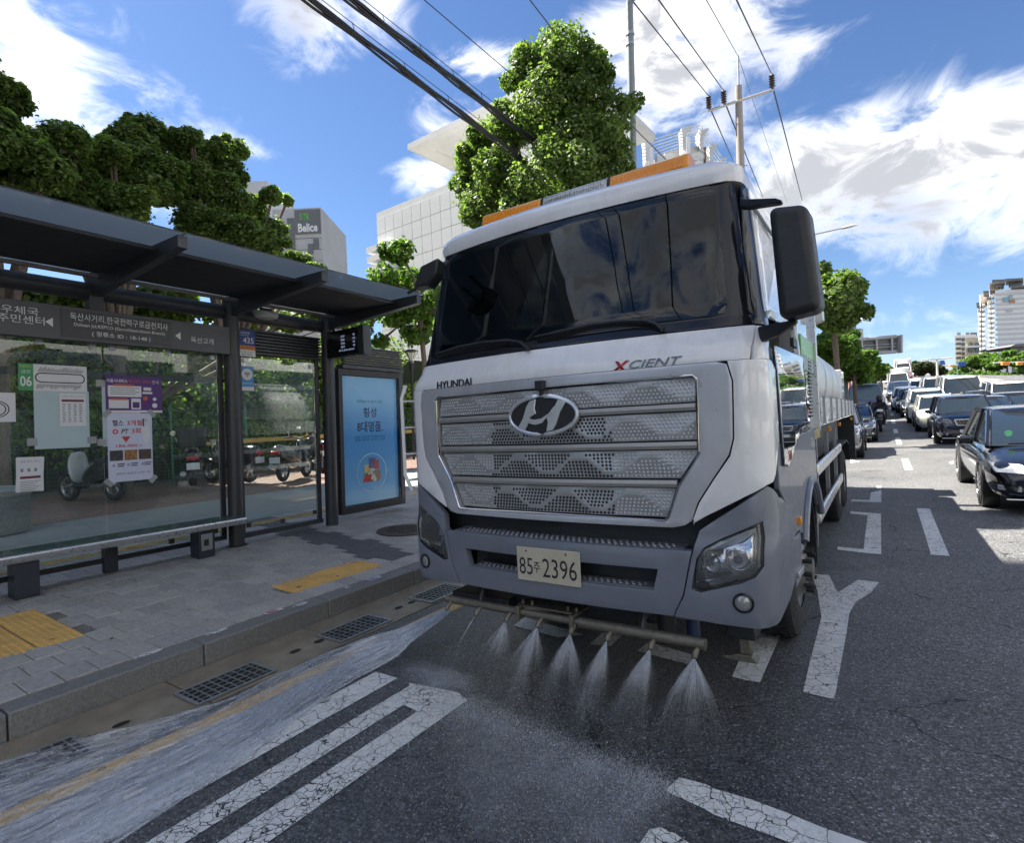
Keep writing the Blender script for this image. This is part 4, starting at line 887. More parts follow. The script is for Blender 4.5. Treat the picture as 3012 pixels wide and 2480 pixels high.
gb = [(s * 1.01, z) for s, z in inn]; cpanel('grille_backing', gb, BLACKP, -.045, .01, bevel=0)
# white cheeks beside the surround
wc = [(1.074, 2.045), (1.37, 2.045), hp(3.34, 2.0)] + [hp(3.34, 1.62)] + S5((1768, 690), (1740, 705), (1640, 762), (1500, 832), (1395, 882), (1390, 868), (1420, 790), (1490, 680), (1568, 566), (1588, 480), (1586, 330), (1583, 200))
print('cheek', [tuple(round(v, 2) for v in p) for p in wc])
cpanel('cheek_panel', wc, WHITEP, .010, .04, mirror=True)
# door lower half, mirror-bright paint
GLB = NT('gloss_blue_paint'); GLB.set(Base_Color=(.10, .12, .17), Metallic=.75, Roughness=.045, Coat_Weight=1, Coat_Roughness=.0)
ds = [hp(3.40, 2.14), hp(4.80, 2.17), hp(4.80, 1.66), hp(4.35, 1.64), hp(3.62, 1.44), hp(3.46, 1.46)]
cpanel('door_lower', ds, GLB.m, .012, .012, mirror=True, bevel=.002)
tb('door_handle', (-.498, 4.15, 2.20), (-.475, 4.35, 2.26), BLACKP)
text('XCIENT', tk, csurf(.72, 2.125) + Vector((0, -.010, 0)) - TL, (rad(86), 0, rad(6)), CHROME, .05, .33, name='badge', ext=.005, shear=.25, off=.01) if False else None
RED = mat('badge_red', (.42, .02, .03), .2, .4)
a = onS(*z4(1085, 1058)); b = onS(*z4(1325, 1030)); 
def onfront(body, c, h, w, m, **k):
    s, z = c; n = cnorm(s, z); yaw = math.atan2(n.x, -n.y); return text(body, tk, csurf(s, z) + n * .011 - TL, (rad(88), 0, yaw * 1.0), m, h, w, name='badge', ext=.006, **k)
p0, p1 = onS(*z4(1008, 1062)), onS(*z4(1102, 1060)); p2, p3 = onS(*z4(1100, 1055)), onS(*z4(1365, 1030))
onfront('X', ((p0[0] + p1[0]) / 2, (p0[1] + p1[1]) / 2), .062, p1[0] - p0[0], RED, shear=.3, off=.02)
onfront('CIENT', ((p2[0] + p3[0]) / 2, (p2[1] + p3[1]) / 2 + .002), .045, p3[0] - p2[0], mat('badge_silver', (.22, .24, .27), .25, .8), shear=.35, off=.0)
p0, p1 = onS(*z4(150, 1150)), onS(*z4(320, 1142))
onfront('HYUNDAI', ((p0[0] + p1[0]) / 2, (p0[1] + p1[1]) / 2), .052, (p1[0] - p0[0]) * 1.0, mat('badge_dark', (.02, .025, .04), .3, .3), off=.004)
# grille panels with zigzag relief and pressed dots
GRM = mat('grille_silver', (.42, .425, .43), .38, .5, .08, 7, dirt=.12); SLM = mat('slat_bronze', (.40, .385, .36), .4, .5, .05, 6)
DIM = mat('dimple_silver', (.58, .59, .6), .3, .5, .05, 6)
def tri(x): x = x % 1.0; return 2 * x if x < .5 else 2 - 2 * x
for gi, (za, zb) in enumerate(((1.845, 1.975), (1.64, 1.79), (1.43, 1.585), (1.215, 1.375))):
    hgt = zb - za; b = MB(); nu = 88; nz = 8; vs = []
    rel = lambda u, zn: .013 * max(0, 1 - 1.6 * abs(min(.8, max(.2, tri(u / .43 + .25 * (gi % 2)))) - zn))
    for j in range(nz + 1):
        z = za + hgt * j / nz; hw = hwG(z) - .012
        for i in range(nu + 1):
            u = -hw + 2 * hw * i / nu; p = csurf(u, z) + cnorm(u, z) * (-.022 + rel(u, j / nz)) - TL; vs.append(p)
    b.add(vs, [(j * (nu + 1) + i, j * (nu + 1) + i + 1, (j + 1) * (nu + 1) + i + 1, (j + 1) * (nu + 1) + i) for j in range(nz) for i in range(nu)])
    gp_ = b.build('grille_panel', GRM, tk, recalc=False)
    d = MB(); sp = .0235; r_ = 0
    z = za + .012
    while z < zb - .008:
        hw = hwG(z) - .025; u = -hw + (r_ % 2) * sp / 2
        while u < hw:
            zn = (z - za) / hgt; t_z = min(.8, max(.2, tri(u / .43 + .25 * (gi % 2))))
            if abs(t_z - zn) > .09:
                hole_ = gi > 0 and abs(u) < .43 and not (gi == 1 and zn > .55 and abs(u) > .4)
                P = csurf(u, z) + cnorm(u, z) * (-.022 + rel(u, zn)) - TL; rr = .0088 if hole_ else .0080
                d.mat(BLACKP if hole_ else DIM)
                n_ = 7; ring = [P + Vector((rr * math.cos(2 * math.pi * k / n_), -.0012, rr * math.sin(2 * math.pi * k / n_))) for k in range(n_)]
                if hole_: d.add(ring, [tuple(range(n_))])
                else: d.add(ring + [P + Vector((-.001, -.0035, .002))], [(k, (k + 1) % n_, n_) for k in range(n_)])
            u += sp
        z += sp * .866; r_ += 1
    props(d.build('perforations', None, gp_, recalc=False), kind='stuff')
for zc_ in (1.818, 1.612, 1.402):
    hw = hwG(zc_) - .01; b = MB(); rg = []
    for i in range(41):
        u = -hw + 2 * hw * i / 40; P = csurf(u, zc_) - TL; rg.append([P + Vector((0, -.006, -.02)), P + Vector((0, -.012, .0)), P + Vector((0, -.002, .019)), P + Vector((0, .02, .019)), P + Vector((0, .02, -.02))])
    b.loft(rg).build('grille_slat', SLM, tk, bevel=.002)
# emblem
em = MB(); E0 = csurf(0, 1.815) - TL + Vector((0, -.03, 0)); nE = 48
em.tube([E0 + Vector((.238 * math.cos(t), -.008 + .02 * math.cos(t) ** 2, .118 * math.sin(t))) for t in [2 * math.pi * k / nE for k in range(nE + 1)]], .0135, 8, cap=False); EMC = mat('emblem_chrome', (.72, .73, .75), .22, .6, .03); em = em.build('emblem', EMC, tk, smooth=True)
b = MB(); b.prism([E0 + Vector((.232 * math.cos(2 * math.pi * k / nE), .004, .112 * math.sin(2 * math.pi * k / nE))) for k in range(nE)], (0, .03, 0)); b.build('emblem_field', BLACKP, em)
def eh(pl, y=-.010):
    b = MB(); b.prism([E0 + Vector((.228 * x_, y, .112 * z_)) for x_, z_ in pl], (0, .014, 0)); b.build('emblem_letter', EMC, em, bevel=.003)
eh([(-.14, .90), (-.34, .84), (-.46, .5), (-.58, -.1), (-.76, -.64), (-.55, -.83), (-.44, -.5), (-.34, -.05), (-.16, .1), (-.20, .4)])
eh([(.14, -.90), (.34, -.84), (.46, -.5), (.58, .1), (.76, .64), (.55, .83), (.44, .5), (.34, .05), (.16, -.1), (.20, -.4)])
eh([(-.40, -.15), (-.22, -.22), (0, -.16), (.24, .10), (.40, .45), (.50, .5), (.40, .08), (.20, -.06), (.02, -.42), (-.2, -.52), (-.42, -.40)][:11], -.008)
# small camera above the emblem
b = MB(); c = csurf(.0, 2.01) - TL; q = onS(*z4(668, 1155)); c = csurf(*q) - TL; b.cbox((c.x, c.y - .025, c.z), (.06, .05, .06)); b.cbox((c.x, c.y - .02, c.z - .04), (.02, .03, .05)); b.build('front_camera', BLACKP, tk, bevel=.006)
# ---- bumper
seam = [(.858, 1.045), (.845, 1.0), (.80, .8), (.752, .705), (.745, .685)]
ctr = [(-s, z) for s, z in seam][::-1] + []
ctr = [(s, z) for s, z in seam] ; ctr_full = [(-s, z) for s, z in seam] + [(s, z) for s, z in reversed(seam)]
opn = [(-.675, .935), (.675, .935), (.645, .815), (-.645, .815)]
cpanel('bumper_centre', ctr_full, BLUEGREY, .008, .05, holes=[opn], bevel=.008)
cpanel('bumper_recess', [(-.70, .95), (.70, .95), (.70, .80), (-.70, .80)], BLACKP, -.13, .01, bevel=0)
for zt, hw, y_a, y_b, nm in ((1.046, .80, 2.945, 3.11, 'tread'), (.818, .64, 2.955, 3.07, 'tread')):
    b = MB(); rg = []
    for i in range(31):
        u = -hw + 2 * hw * i / 30; yy = .075 * u * u; rg.append([(u, y_a + yy - TL.y, zt - .02), (u, y_a + yy - TL.y, zt), (u, y_b + yy - TL.y, zt + .004), (u, y_b + yy - TL.y, zt - .02)])
    t_ = b.loft(rg).build(nm, BLUEGREY, tk, bevel=.003); d = MB()
    u = -hw + .08 if zt > 1 else -hw + .05; k = 0
    while u < hw - .06:
        for j in range(3 if zt > 1 else 2):
            d.lathe([(.012, 0), (.008, .005), (0, .005)], (u + (.018 if j % 2 else 0), y_a + .03 + j * .038 + .075 * u * u - TL.y, zt + .002), 'z', 7)
        u += .038
    props(d.build('tread_studs', GRM, t_), kind='stuff')
cb = [(.865, 1.095), (.853, 1.0), (.808, .8), (.753, .70), (.743, .56)]
topc = S5((1372, 962), (1420, 928), (1475, 890), (1600, 812), (1740, 712), (1765, 724), (1792, 765))
print('bumper top', [tuple(round(v, 2) for v in p) for p in topc])
crn = [(.865, 1.045)] + [(max(.87, s), max(z, 1.05)) for s, z in topc[1:]] + [hp(3.30, 1.30), hp(3.62, 1.18), hp(3.76, 1.0), hp(3.78, .76), hp(3.55, .70), hp(3.25, .672), (1.17, .662), (1.0, .668), (.753, .685), (.76, .705), (.808, .8), (.853, 1.0)]
hlp = S5((1380, 1212), (1392, 1130), (1405, 1062), (1440, 1012), (1520, 970), (1722, 880), (1732, 960), (1728, 1100), (1690, 1155), (1620, 1185), (1500, 1212), (1425, 1228))
print('headlight', [tuple(round(v, 2) for v in p) for p in hlp])
cpanel('bumper_corner', crn, BLUEGREY, .010, .05, holes=[hlp], mirror=True, bevel=.008)
hl = cpanel('headlight', hlp, mat('lamp_bowl', (.45, .46, .47), .3, .5, .1), -.07, .01, mirror=True, bevel=0)
LENS = glass('lamp_lens', (.62, .64, .64), .10, .05); PROJ = mat('projector', (.75, .76, .78), .06, 1, .02)
cs_, cz_ = sum(p[0] for p in hlp) / len(hlp), sum(p[1] for p in hlp) / len(hlp)
for k, sg in enumerate((1, -1)):
    h_ = hl[k]
    def shr(pl, f, ds=0, dz=0): return [(cs_ + (s - cs_) * f + ds, cz_ + (z - cz_) * f + dz) for s, z in pl]
    for nm, pl, m_, of in (('lens', shr(hlp, .965), LENS, .004), ('lamp_seal', None, BLACKG, .006), ('reflector', shr(hlp, .78, .02, -.01), CHROME, -.055)):
        if pl is None: o = cpanel(nm, [(s * sg, z) for s, z in hlp][::sg], m_, of, .02, holes=[[(s * sg, z) for s, z in shr(hlp, .95)]], parent=h_, bevel=0)
        else: o = cpanel(nm, [(s * sg, z) for s, z in pl], m_, of, .004, parent=h_, bevel=0)
    drl = [hlp[0], hlp[1], hlp[2], hlp[3], hlp[4], hlp[5]]; inner_ = [(cs_ + (s - cs_) * .84, cz_ + (z - cz_) * .80) for s, z in drl]
    cpanel('daylight_strip', [(s * sg, z) for s, z in [(cs_ + (s - cs_) * .95, cz_ + (z - cz_) * .93) for s, z in drl] + inner_[::-1]], mat('drl_white', (.62, .64, .64), .25, 0, .03) if sg == 1 else bpy.data.materials['drl_white'], -.012, .01, parent=h_, bevel=0)
    for ds, dz, r_ in ((-.08, -.01, .058), (.06, .02, .062)):
        P = csurf(sg * (cs_ + ds), cz_ + dz) + cnorm(sg * (cs_ + ds), cz_ + dz) * -.04 - TL
        b = MB(); n_ = cnorm(sg * (cs_ + ds), cz_ + dz); q = n_.to_track_quat('Z', 'Y').to_matrix().to_4x4()
        b.lathe([(r_, -.03), (r_, .0), (r_ * .86, .006), (r_ * .8, -.01), (r_ * .5, -.035), (0, -.042)], (0, 0, 0), 'z', 24); o = b.build('projector', PROJ, h_, smooth=True); o.matrix_local = Matrix.Translation(P) @ q
        b = MB(); b.lathe([(r_ * .42, -.03), (r_ * .38, -.008), (r_ * .2, .004), (0, .008)], (0, 0, 0), 'z', 16); o = b.build('bulb_lens', DG.m, h_, smooth=True); o.matrix_local = Matrix.Translation(P) @ q
    b = MB(); Pp = [csurf(sg * (cs_ + ds), cz_ + dz) + cnorm(sg * (cs_ + ds), cz_ + dz) * -.015 - TL for ds, dz in ((-.19, -.115), (-.05, -.085), (.08, -.04), (.15, .02))]; b.tube(Pp, .006, 6); b.build('chrome_strip', CHROME, h_, smooth=True)
    # fog lamp
    s_f, z_f = onS(*z5(1632, 1278)); P = csurf(sg * s_f, z_f) - TL; n_ = cnorm(sg * s_f, z_f); q = n_.to_track_quat('Z', 'Y').to_matrix().to_4x4()
    b = MB(); b.lathe([(.052, .0), (.052, .016), (.042, .018), (.040, .004)], (0, 0, 0), 'z', 28); f_ = b.build('fog_lamp', BLACKG, tk, smooth=True); f_.matrix_local = Matrix.Translation(P) @ q
    b = MB(); b.lathe([(.04, .006), (.03, .012), (0, .015)], (0, 0, 0), 'z', 24); b.build('lens', mat('fog_lens', (.42, .42, .38), .1, .4) if sg == 1 else bpy.data.materials['fog_lens'], f_, smooth=True)
# number plate
PLT = mat('plate_cream', (.56, .52, .40), .5, 0, .05, 8, dirt=.25)
pz = .892; py_ = 2.912
np_ = tb('number_plate', (XC - .222, py_ - .004, pz - .105), (XC + .222, py_ + .006, pz + .105), PLT, .004)
np_.rotation_euler = (0, 0, 0)
def pl(body, x, z, h, w, **k): return text(body, np_, Vector((XC + x, py_ - .0045, z)) - TL, RY_M, INK, h, w, ext=.001, **k)
pl('85', -.155, pz - .012, .105, .098, off=.0); pl('주', -.077, pz - .015, .066, .048, off=.004); pl('2396', .082, pz - .012, .115, .235, off=.0)
for x in (-.15, .13):
    b = MB(); b.lathe([(.006, 0), (.005, -.004), (0, -.005)], (x, py_ - .004 - TL.y, pz + .082), 'y', 8); b.build('bolt', BLACKP, np_)
# light bar
def lbar(name, u0, u1, m, z=3.36, y=3.60, ribs=0):
    b = MB(); prof = [(-.085, -.055), (-.10, -.03), (-.085, .04), (-.05, .06), (.05, .06), (.085, .04), (.10, -.03), (.085, -.055)]
    n = 2; b.loft([[(u, y - TL.y + a, z + c) for a, c in prof] for u in (u0, u1)]); o = b.build(name, m, tk, bevel=.012, seg=3)
    if ribs:
        for k in range(ribs):
            u = u0 + .03 + (u1 - u0 - .06) * k / (ribs - 1); q = MB(); q.cbox((u, y - TL.y - .096, z - .012), (.006, .012, .055)); q.build('rib', m, o)
    return o
AMB = NT('amber_lens'); AMB.set(Base_Color=(.85, .32, .02), Roughness=.22, Coat_Weight=.4); AMB.bs.inputs['Subsurface Weight'].default_value = 0
CLR = mat('clear_ribbed', (.42, .43, .43), .15, .5, .4, 60)
lbar('amber_lens', .27, .80, AMB.m, ribs=18); lbar('amber_lens', -.80, -.27, AMB.m, ribs=18); lbar('clear_lens', -.255, .255, CLR, ribs=26)
lbar('divider', .255, .27, BLACKP); lbar('divider', -.27, -.255, BLACKP)
for u in (.86, -.86): b = MB(); b.cbox((u, 3.75 - TL.y, 3.30), (.12, .3, .05)); b.build('horn_mount', BLACKP, tk, bevel=.01)
# wipers
def wiper(ps, nm='wiper'):
    q = [csurf(*onS(*z4(*p))) + Vector((0, -.03, 0)) - TL for p in ps]; b = MB(); b.tube(q, [.006] + [.011] * (len(q) - 2) + [.016], 6)
    for i in range(len(q) - 2): b.prism([q[i] + Vector((0, .0, -.012)), q[i + 1] + Vector((0, 0, -.012)), q[i + 1] + Vector((0, .02, -.03)), q[i] + Vector((0, .02, -.03))], (0, .004, 0))
    b.build(nm, BLACKP, tk, smooth=True)
wiper([(640, 915), (760, 890), (920, 855), (1060, 838), (1185, 835), (1240, 852), (1275, 880)]); wiper([(150, 1000), (260, 965), (390, 942), (500, 932), (570, 940), (610, 975)])
# mirrors
def slab(name, c4, depth, m, parent=tk, bev=.03, seg=4):
    b = MB(); a = [Vector(p) - TL for p in c4]; b.prism(a, depth); return b.build(name, m, parent, bevel=bev, seg=seg)
z7 = lambda x, y: (2050 + x * .4608, 500 + y * .4608)
mc = [AY(*z7(450, 232), 2.98), AY(*z7(700, 205), 2.98), AY(*z7(792, 880), 2.98), AY(*z7(522, 955), 2.98)]
mm_ = slab('mirror', mc, (0.01, .20, 0), BLACKP, bev=.04, seg=5)
b = MB(); g_ = [p + Vector((0, .205, 0)) - TL for p in mc]; ctr_ = sum(g_, Vector()) / 4; b.prism([ctr_ + (p - ctr_) * .86 for p in g_], (0, .006, 0)); b.build('mirror_glass', CHROME, mm_)
a1_ = AY(*z7(285, 205), 3.22); a2_ = AY(*z7(545, 188), 3.02)
b = MB(); b.prism([Vector(p) - TL for p in (AY(*z7(272, 168), 3.20), AY(*z7(310, 182), 3.16), AY(*z7(500, 176), 3.04), AY(*z7(545, 190), 3.03), AY(*z7(530, 206), 3.03), AY(*z7(420, 218), 3.06), AY(*z7(330, 238), 3.16), AY(*z7(275, 236), 3.20))], (0, .06, 0)); b.build('mirror_arm', BLACKP, tk, bevel=.012)
b = MB(); b.prism([Vector(p) - TL for p in (AY(*z7(385, 1000), 3.18), AY(*z7(500, 975), 3.12), AY(*z7(640, 950), 3.05), AY(*z7(630, 975), 3.05), AY(*z7(520, 1050), 3.10), AY(*z7(400, 1105), 3.18))], (0, .07, 0)); b.build('mirror_arm', BLACKP, tk, bevel=.012)
ml = [AY(*z4(60, 560), 2.90), AY(*z4(150, 515), 2.90), AY(*z4(140, 600), 2.90), AY(*z4(95, 655), 2.90), AY(*z4(25, 665), 2.90)]
slab('mirror', ml, (-.05, .14, 0), BLACKP, bev=.02)
b = MB(); b.tube([Vector(p) - TL for p in (AY(*z4(140, 575), 2.98), AY(*z4(175, 560), 3.05), AY(*z4(192, 545), 3.16))], .022, 8); b.tube([Vector(p) - TL for p in (AY(*z4(0, 695), 2.96), AY(*z4(60, 660), 2.98), AY(*z4(130, 632), 3.0), AY(*z4(180, 620), 3.18))], .012, 8); b.build('mirror_arm', BLACKP, tk, smooth=True)
# left cheek ribs (open louvre on the kerb side)
for k in range(4): b = MB(); b.cbox((-1.262, 3.10 - TL.y, 1.98 - k * .2), (.05, .10, .012)); b.build('louvre_rib', WHITEP, tk)
b = MB(); b.tube([(-1.28, 3.07 - TL.y, 2.10), (-1.305, 3.05 - TL.y, 2.0), (-1.305, 3.05 - TL.y, 1.42), (-1.26, 3.07 - TL.y, 1.3)], .013, 8); b.build('louvre_frame', WHITEP, tk, smooth=True)
# lower side: fender and step
XS = -.500
def side(name, poly, m, x=XS, th=.03, bv=.006, parent=None, both=True):
    outs = []
    for sg in ((1, -1) if both else (1,)):
        b = MB(); hx = (x - XC) * sg; b.prism([(hx, y - TL.y, z) for y, z in poly], (-th * sg, 0, 0)); outs.append(b.build(name, m, parent or tk, bevel=bv))
    return outs
arch = lambda r, a0, a1, n, cy=4.86, cz=.52: [(cy - r * math.cos(rad(a0 + (a1 - a0) * k / n)), cz + r * math.sin(rad(a0 + (a1 - a0) * k / n))) for k in range(n + 1)]
side('fender', [(3.34, 1.34), (3.34, 1.585), (4.82, 1.60), (5.35, 1.60)] + arch(.66, 140, 35, 12)[:] + [(4.05, .98), (3.80, .98), (3.60, 1.2)], BLUEGREY, XS + .012)
b = MB(); ar = arch(.70, 150, 30, 14); b.tube([(XS + .02 - XC, y - TL.y, z) for y, z in ar], .028, 8); b.build('arch_rim', BLUEGREY, tk, smooth=True)
side('step_box', [(3.80, .96), (4.15, .96), (4.15, .80), (4.05, .66), (3.84, .66)], BLUEGREY, XS + .01); side('step_tread', [(3.84, .76), (4.1, .74), (4.05, .70), (3.84, .72)], GRM, XS + .03, .05)
for sg in (1, -1): b = MB(); b.cbox((sg * (XS + .02 - XC), 4.03 - TL.y, 1.05), (.03, .05, .05)); b.build('side_marker', AMB.m, tk, bevel=.005)
# red model figures low on the door
text('270', tk, Vector((XS + .028, 3.70, 1.50)) - TL, RX_P, RED, .06, .16, name='badge', ext=.003, shear=.2)
# ---- chassis, wheels
tb('chassis_rail', (XC - .45, 3.6, .85), (XC - .35, 13.6, 1.10), BLACKP); tb('chassis_rail', (XC + .35, 3.6, .85), (XC + .45, 13.6, 1.10), BLACKP)
tb('front_axle', (XC - .9, 4.78, .42), (XC + .9, 4.94, .60), BLACKP, .02); tb('radiator', (XC - .45, 3.2, .5), (XC + .45, 3.6, 1.2), BLACKP); tb('engine', (XC - .38, 3.5, .45), (XC + .38, 4.9, 1.2), BLACKP, .05)
for y in (9.95, 11.3): tb('rear_axle', (XC - .9, y - .1, .42), (XC + .9, y + .1, .62), BLACKP, .03)
def wheel_parts(parent, x, y, sg, dual=False, R=.52, wd=.30):
    t = MB(); prof = [(R * .56, -wd / 2), (R * .80, -wd / 2 - .005), (R * .96, -wd / 2 + .02), (R, -wd / 2 + .05), (R, wd / 2 - .05), (R * .96, wd / 2 - .02), (R * .80, wd / 2 + .005), (R * .56, wd / 2)]
    t.lathe([(r, h * sg) for r, h in prof], (0, 0, 0), 'x', 40)
    if dual: t.lathe([(r, (h - .36) * sg) for r, h in prof], (0, 0, 0), 'x', 32)
    ty = t.build('wheel', RUB, parent, smooth=True); ty.location = (x, y, R)
    tr = MB()
    for k in range(60):
        a = 2 * math.pi * k / 60; mx = Matrix.Rotation(a, 4, 'X') @ Matrix.Translation((0, 0, R + .0)); tr.box((-wd / 2 + .05, -.012, -.004), (-.03, .012, .007), mx); tr.box((.03, -.012, -.004), (wd / 2 - .05, .012, .007), mx)
    props(tr.build('tread_blocks', RUB, ty), kind='stuff')
    r = MB(); o_ = (wd / 2 - .01) * sg; f = -1 if dual else 1
    r.lathe([(R * .57, o_), (R * .55, o_ - .03 * sg), (R * .50, o_ - .05 * sg), (R * .36, o_ + (.03 if not dual else -.12) * sg), (R * .30, o_ + (.045 if not dual else -.13) * sg), (R * .18, o_ + (.05 if not dual else -.1) * sg), (R * .17, o_ + (.10 if not dual else 0) * sg), (0, o_ + (.11 if not dual else .01) * sg)], (0, 0, 0), 'x', 32)
    rm_ = r.build('rim', mat('rim_steel', (.25, .24, .22), .45, .7, .15, 10, dirt=.3) if 'rim_steel' not in bpy.data.materials else bpy.data.materials['rim_steel'], ty, smooth=True)
    nt = MB(); base = o_ + (.045 if not dual else -.12) * sg
    for k in range(10):
        a = 2 * math.pi * k / 10; c_ = (base, R * .30 * math.cos(a), R * .30 * math.sin(a)); nt.tube([c_, (c_[0] + .06 * sg, c_[1], c_[2])], .017, 6)
    nt.build('wheel_nuts', BLACKP, ty)
    return ty
for sg in (1, -1):
    wheel_parts(tk, sg * 1.0 , 4.86 - TL.y, sg)
    for y in (9.95, 11.3): wheel_parts(tk, sg * .99, y - TL.y, sg, True)
    hb = MB(); hb.lathe([(.19, sg * 1.13), (.17, sg * 1.17), (0, sg * 1.175)], (0, 4.86 - TL.y, .52), 'x', 20); hb.build('hub', bpy.data.materials['rim_steel'], tk, smooth=True)
# mudguards
for sg in (1, -1):
    for cy, rr_ in ((4.86, .64),):
        b = MB(); a = arch(rr_, 100, 190, 10, cy); b.loft([[(sg * .86, y - TL.y, z), (sg * 1.21, y - TL.y, z)] for y, z in a], closed=False, cap=False); o = b.build('mudguard', BLACKP, tk); q = o.modifiers.new('s', 'SOLIDIFY'); q.thickness = .02
        b = MB(); b.tube([(sg * 1.21, 4.75 - TL.y, 1.40), (sg * 1.215, 5.15 - TL.y, 1.36), (sg * 1.22, 5.42 - TL.y, 1.2), (sg * 1.22, 5.52 - TL.y, .95), (sg * 1.22, 5.52 - TL.y, .52)], .016, 8); b.build('mudguard_edge', ALU, tk, smooth=True)
        b = MB(); b.box((sg * 1.21 - (.35 if sg > 0 else 0), 5.50 - TL.y, .45), (sg * 1.21 + (.35 if sg < 0 else 0), 5.52 - TL.y, 1.1)); b.build('mud_flap', RUB, tk)
        b = MB(); cyr = 10.62; a = [(cyr - 1.38, .75), (cyr - 1.35, 1.0), (cyr - 1.15, 1.16), (cyr - .6, 1.2), (cyr, 1.2), (cyr + .6, 1.2), (cyr + 1.3, 1.1), (cyr + 1.42, .8)]; b.loft([[(sg * .62, y - TL.y, z), (sg * 1.2, y - TL.y, z)] for y, z in a], closed=False, cap=False); o = b.build('mudguard', BLACKP, tk); q = o.modifiers.new('s', 'SOLIDIFY'); q.thickness = .02
for z in (1.22, .80):
    for sg in (1, -1): b = MB(); b.box((sg * 1.225 - .02, 5.62 - TL.y, z - .055), (sg * 1.225 + .02, 8.9 - TL.y, z + .055)); b.build('side_guard', ALU, tk, bevel=.015)
for y in (6.0, 7.3, 8.6):
    for sg in (1, -1): b = MB(); b.box((sg * 1.18 - .02, y - TL.y, .72), (sg * 1.18 + .02, y + .06 - TL.y, 1.5)); b.build('guard_bracket', STEEL, tk)
tb('fuel_tank', (XC - 1.1, 6.2, .5), (XC - .5, 7.4, 1.15), BLACKP, .06); tb('pump_unit', (XC + .5, 6.3, .5), (XC + 1.05, 7.8, 1.3), BLACKP, .04); tb('valve_box', (XC - .6, 5.6, .5), (XC + .6, 6.0, 1.3), BLACKP, .04)
# ---- equipment cabinet behind the cab
PANW = mat('cabinet_white', (.60, .62, .65), .12, .5, .03, 3, coat=1)
tb('cabinet', (XC - 1.2, 4.98, 1.58), (XC + 1.2, 6.02, 2.98), PANW, .01)
tb('cabinet_door', (XC + 1.2, 5.02, 1.72), (XC + 1.212, 5.42, 2.22), GLB.m, .004)
for k in range(16): tb('vent_slat', (XC + 1.2, 5.47, 1.70 + k * .032), (XC + 1.218, 5.68, 1.716 + k * .032), BLACKP, 0)
GRNB = mat('band_green', (.20, .46, .12), .3, 0, .04); GRB2 = mat('band_grey', (.22, .27, .27), .3)
tb('green_band', (XC + 1.2, 4.99, 2.22), (XC + 1.216, 5.96, 2.38), GRNB, 0); tb('grey_band', (XC + 1.2, 4.99, 2.10), (XC + 1.214, 5.96, 2.218), GRB2, 0)
tb('corner_post', (XC + 1.19, 5.98, 1.5), (XC + 1.24, 6.06, 3.0), ALU, .004); tb('corner_post', (XC - 1.24, 5.98, 1.5), (XC - 1.19, 6.06, 3.0), ALU, .004)
tb('cabinet_sill', (XC - 1.24, 4.95, 1.50), (XC + 1.24, 6.1, 1.58), mat('sill_yellow', (.42, .33, .12), .4, .4, .1), .006)
# arm with beacon
ba = tb('beacon_arm', (XC + .70, 6.12, 2.62), (XC + 1.30, 6.26, 2.72), WHITEP, .01)
b = MB(); b.prism([(.75, 3.17, 2.62), (1.30, 3.17, 2.62), (.75, 3.17, 2.45)], (0, .12, 0)); b.build('arm_gusset', WHITEP, tk)
b = MB(); b.lathe([(.075, 0), (.075, .03), (.06, .032)], (1.18, 6.19 - TL.y, 2.72), 'z', 20); bc = b.build('beacon_base', STEEL, tk, smooth=True)
b = MB(); b.lathe([(.062, .03), (.060, .13), (.05, .16), (0, .165)], (1.18, 6.19 - TL.y, 2.72), 'z', 20); b.build('beacon_lens', mat('beacon_cream', (.62, .56, .36), .2, 0, .1), bc, smooth=True)
# tank
POL = mat('polished_tank', (.70, .71, .72), .42, .6, .06, 3, streak=.2); rg = []
for y, f in ((6.30, .0), (6.30, .80), (6.34, .95), (6.45, 1.0), (8.4, 1.0), (10.4, 1.0), (12.3, 1.0), (12.42, .93), (12.45, .0)):
    rg.append([(1.10 * f * math.copysign(abs(math.cos(t)) ** .85, math.cos(t)), y - TL.y, 2.16 + .70 * f * math.copysign(abs(math.sin(t)) ** .85, math.sin(t))) for t in [2 * math.pi * k / 48 for k in range(48)]])
b = MB(); b.loft(rg, cap=False); tank = b.build('tank', POL, tk, smooth=True)
for y in (7.6, 8.9, 10.2, 11.5):
    b = MB(); b.loft([[(1.108 * math.copysign(abs(math.cos(t)) ** .85, math.cos(t)), y + d - TL.y, 2.16 + .708 * math.copysign(abs(math.sin(t)) ** .85, math.sin(t))) for t in [2 * math.pi * k / 48 for k in range(48)]] for d in (-.03, .03)], cap=False); b.build('tank_band', STEEL, tank, smooth=True)
b = MB(); b.loft([[(1.112 * math.cos(t) ** .85, y - TL.y, 2.16 + .712 * math.sin(t) ** .85) for t in [rad(a) for a in (20, 27, 34, 42)]] for y in (6.6, 7.5)], closed=False, cap=False); b.build('green_band', GRNB, tank)
tb('tank_saddle', (XC - 1.0, 6.4, 1.10), (XC + 1.0, 12.4, 1.62), BLACKP, .02)
dk = tb('deck', (XC - 1.24, 6.1, 1.60), (XC + 1.24, 13.4, 1.64), ALU, .004)
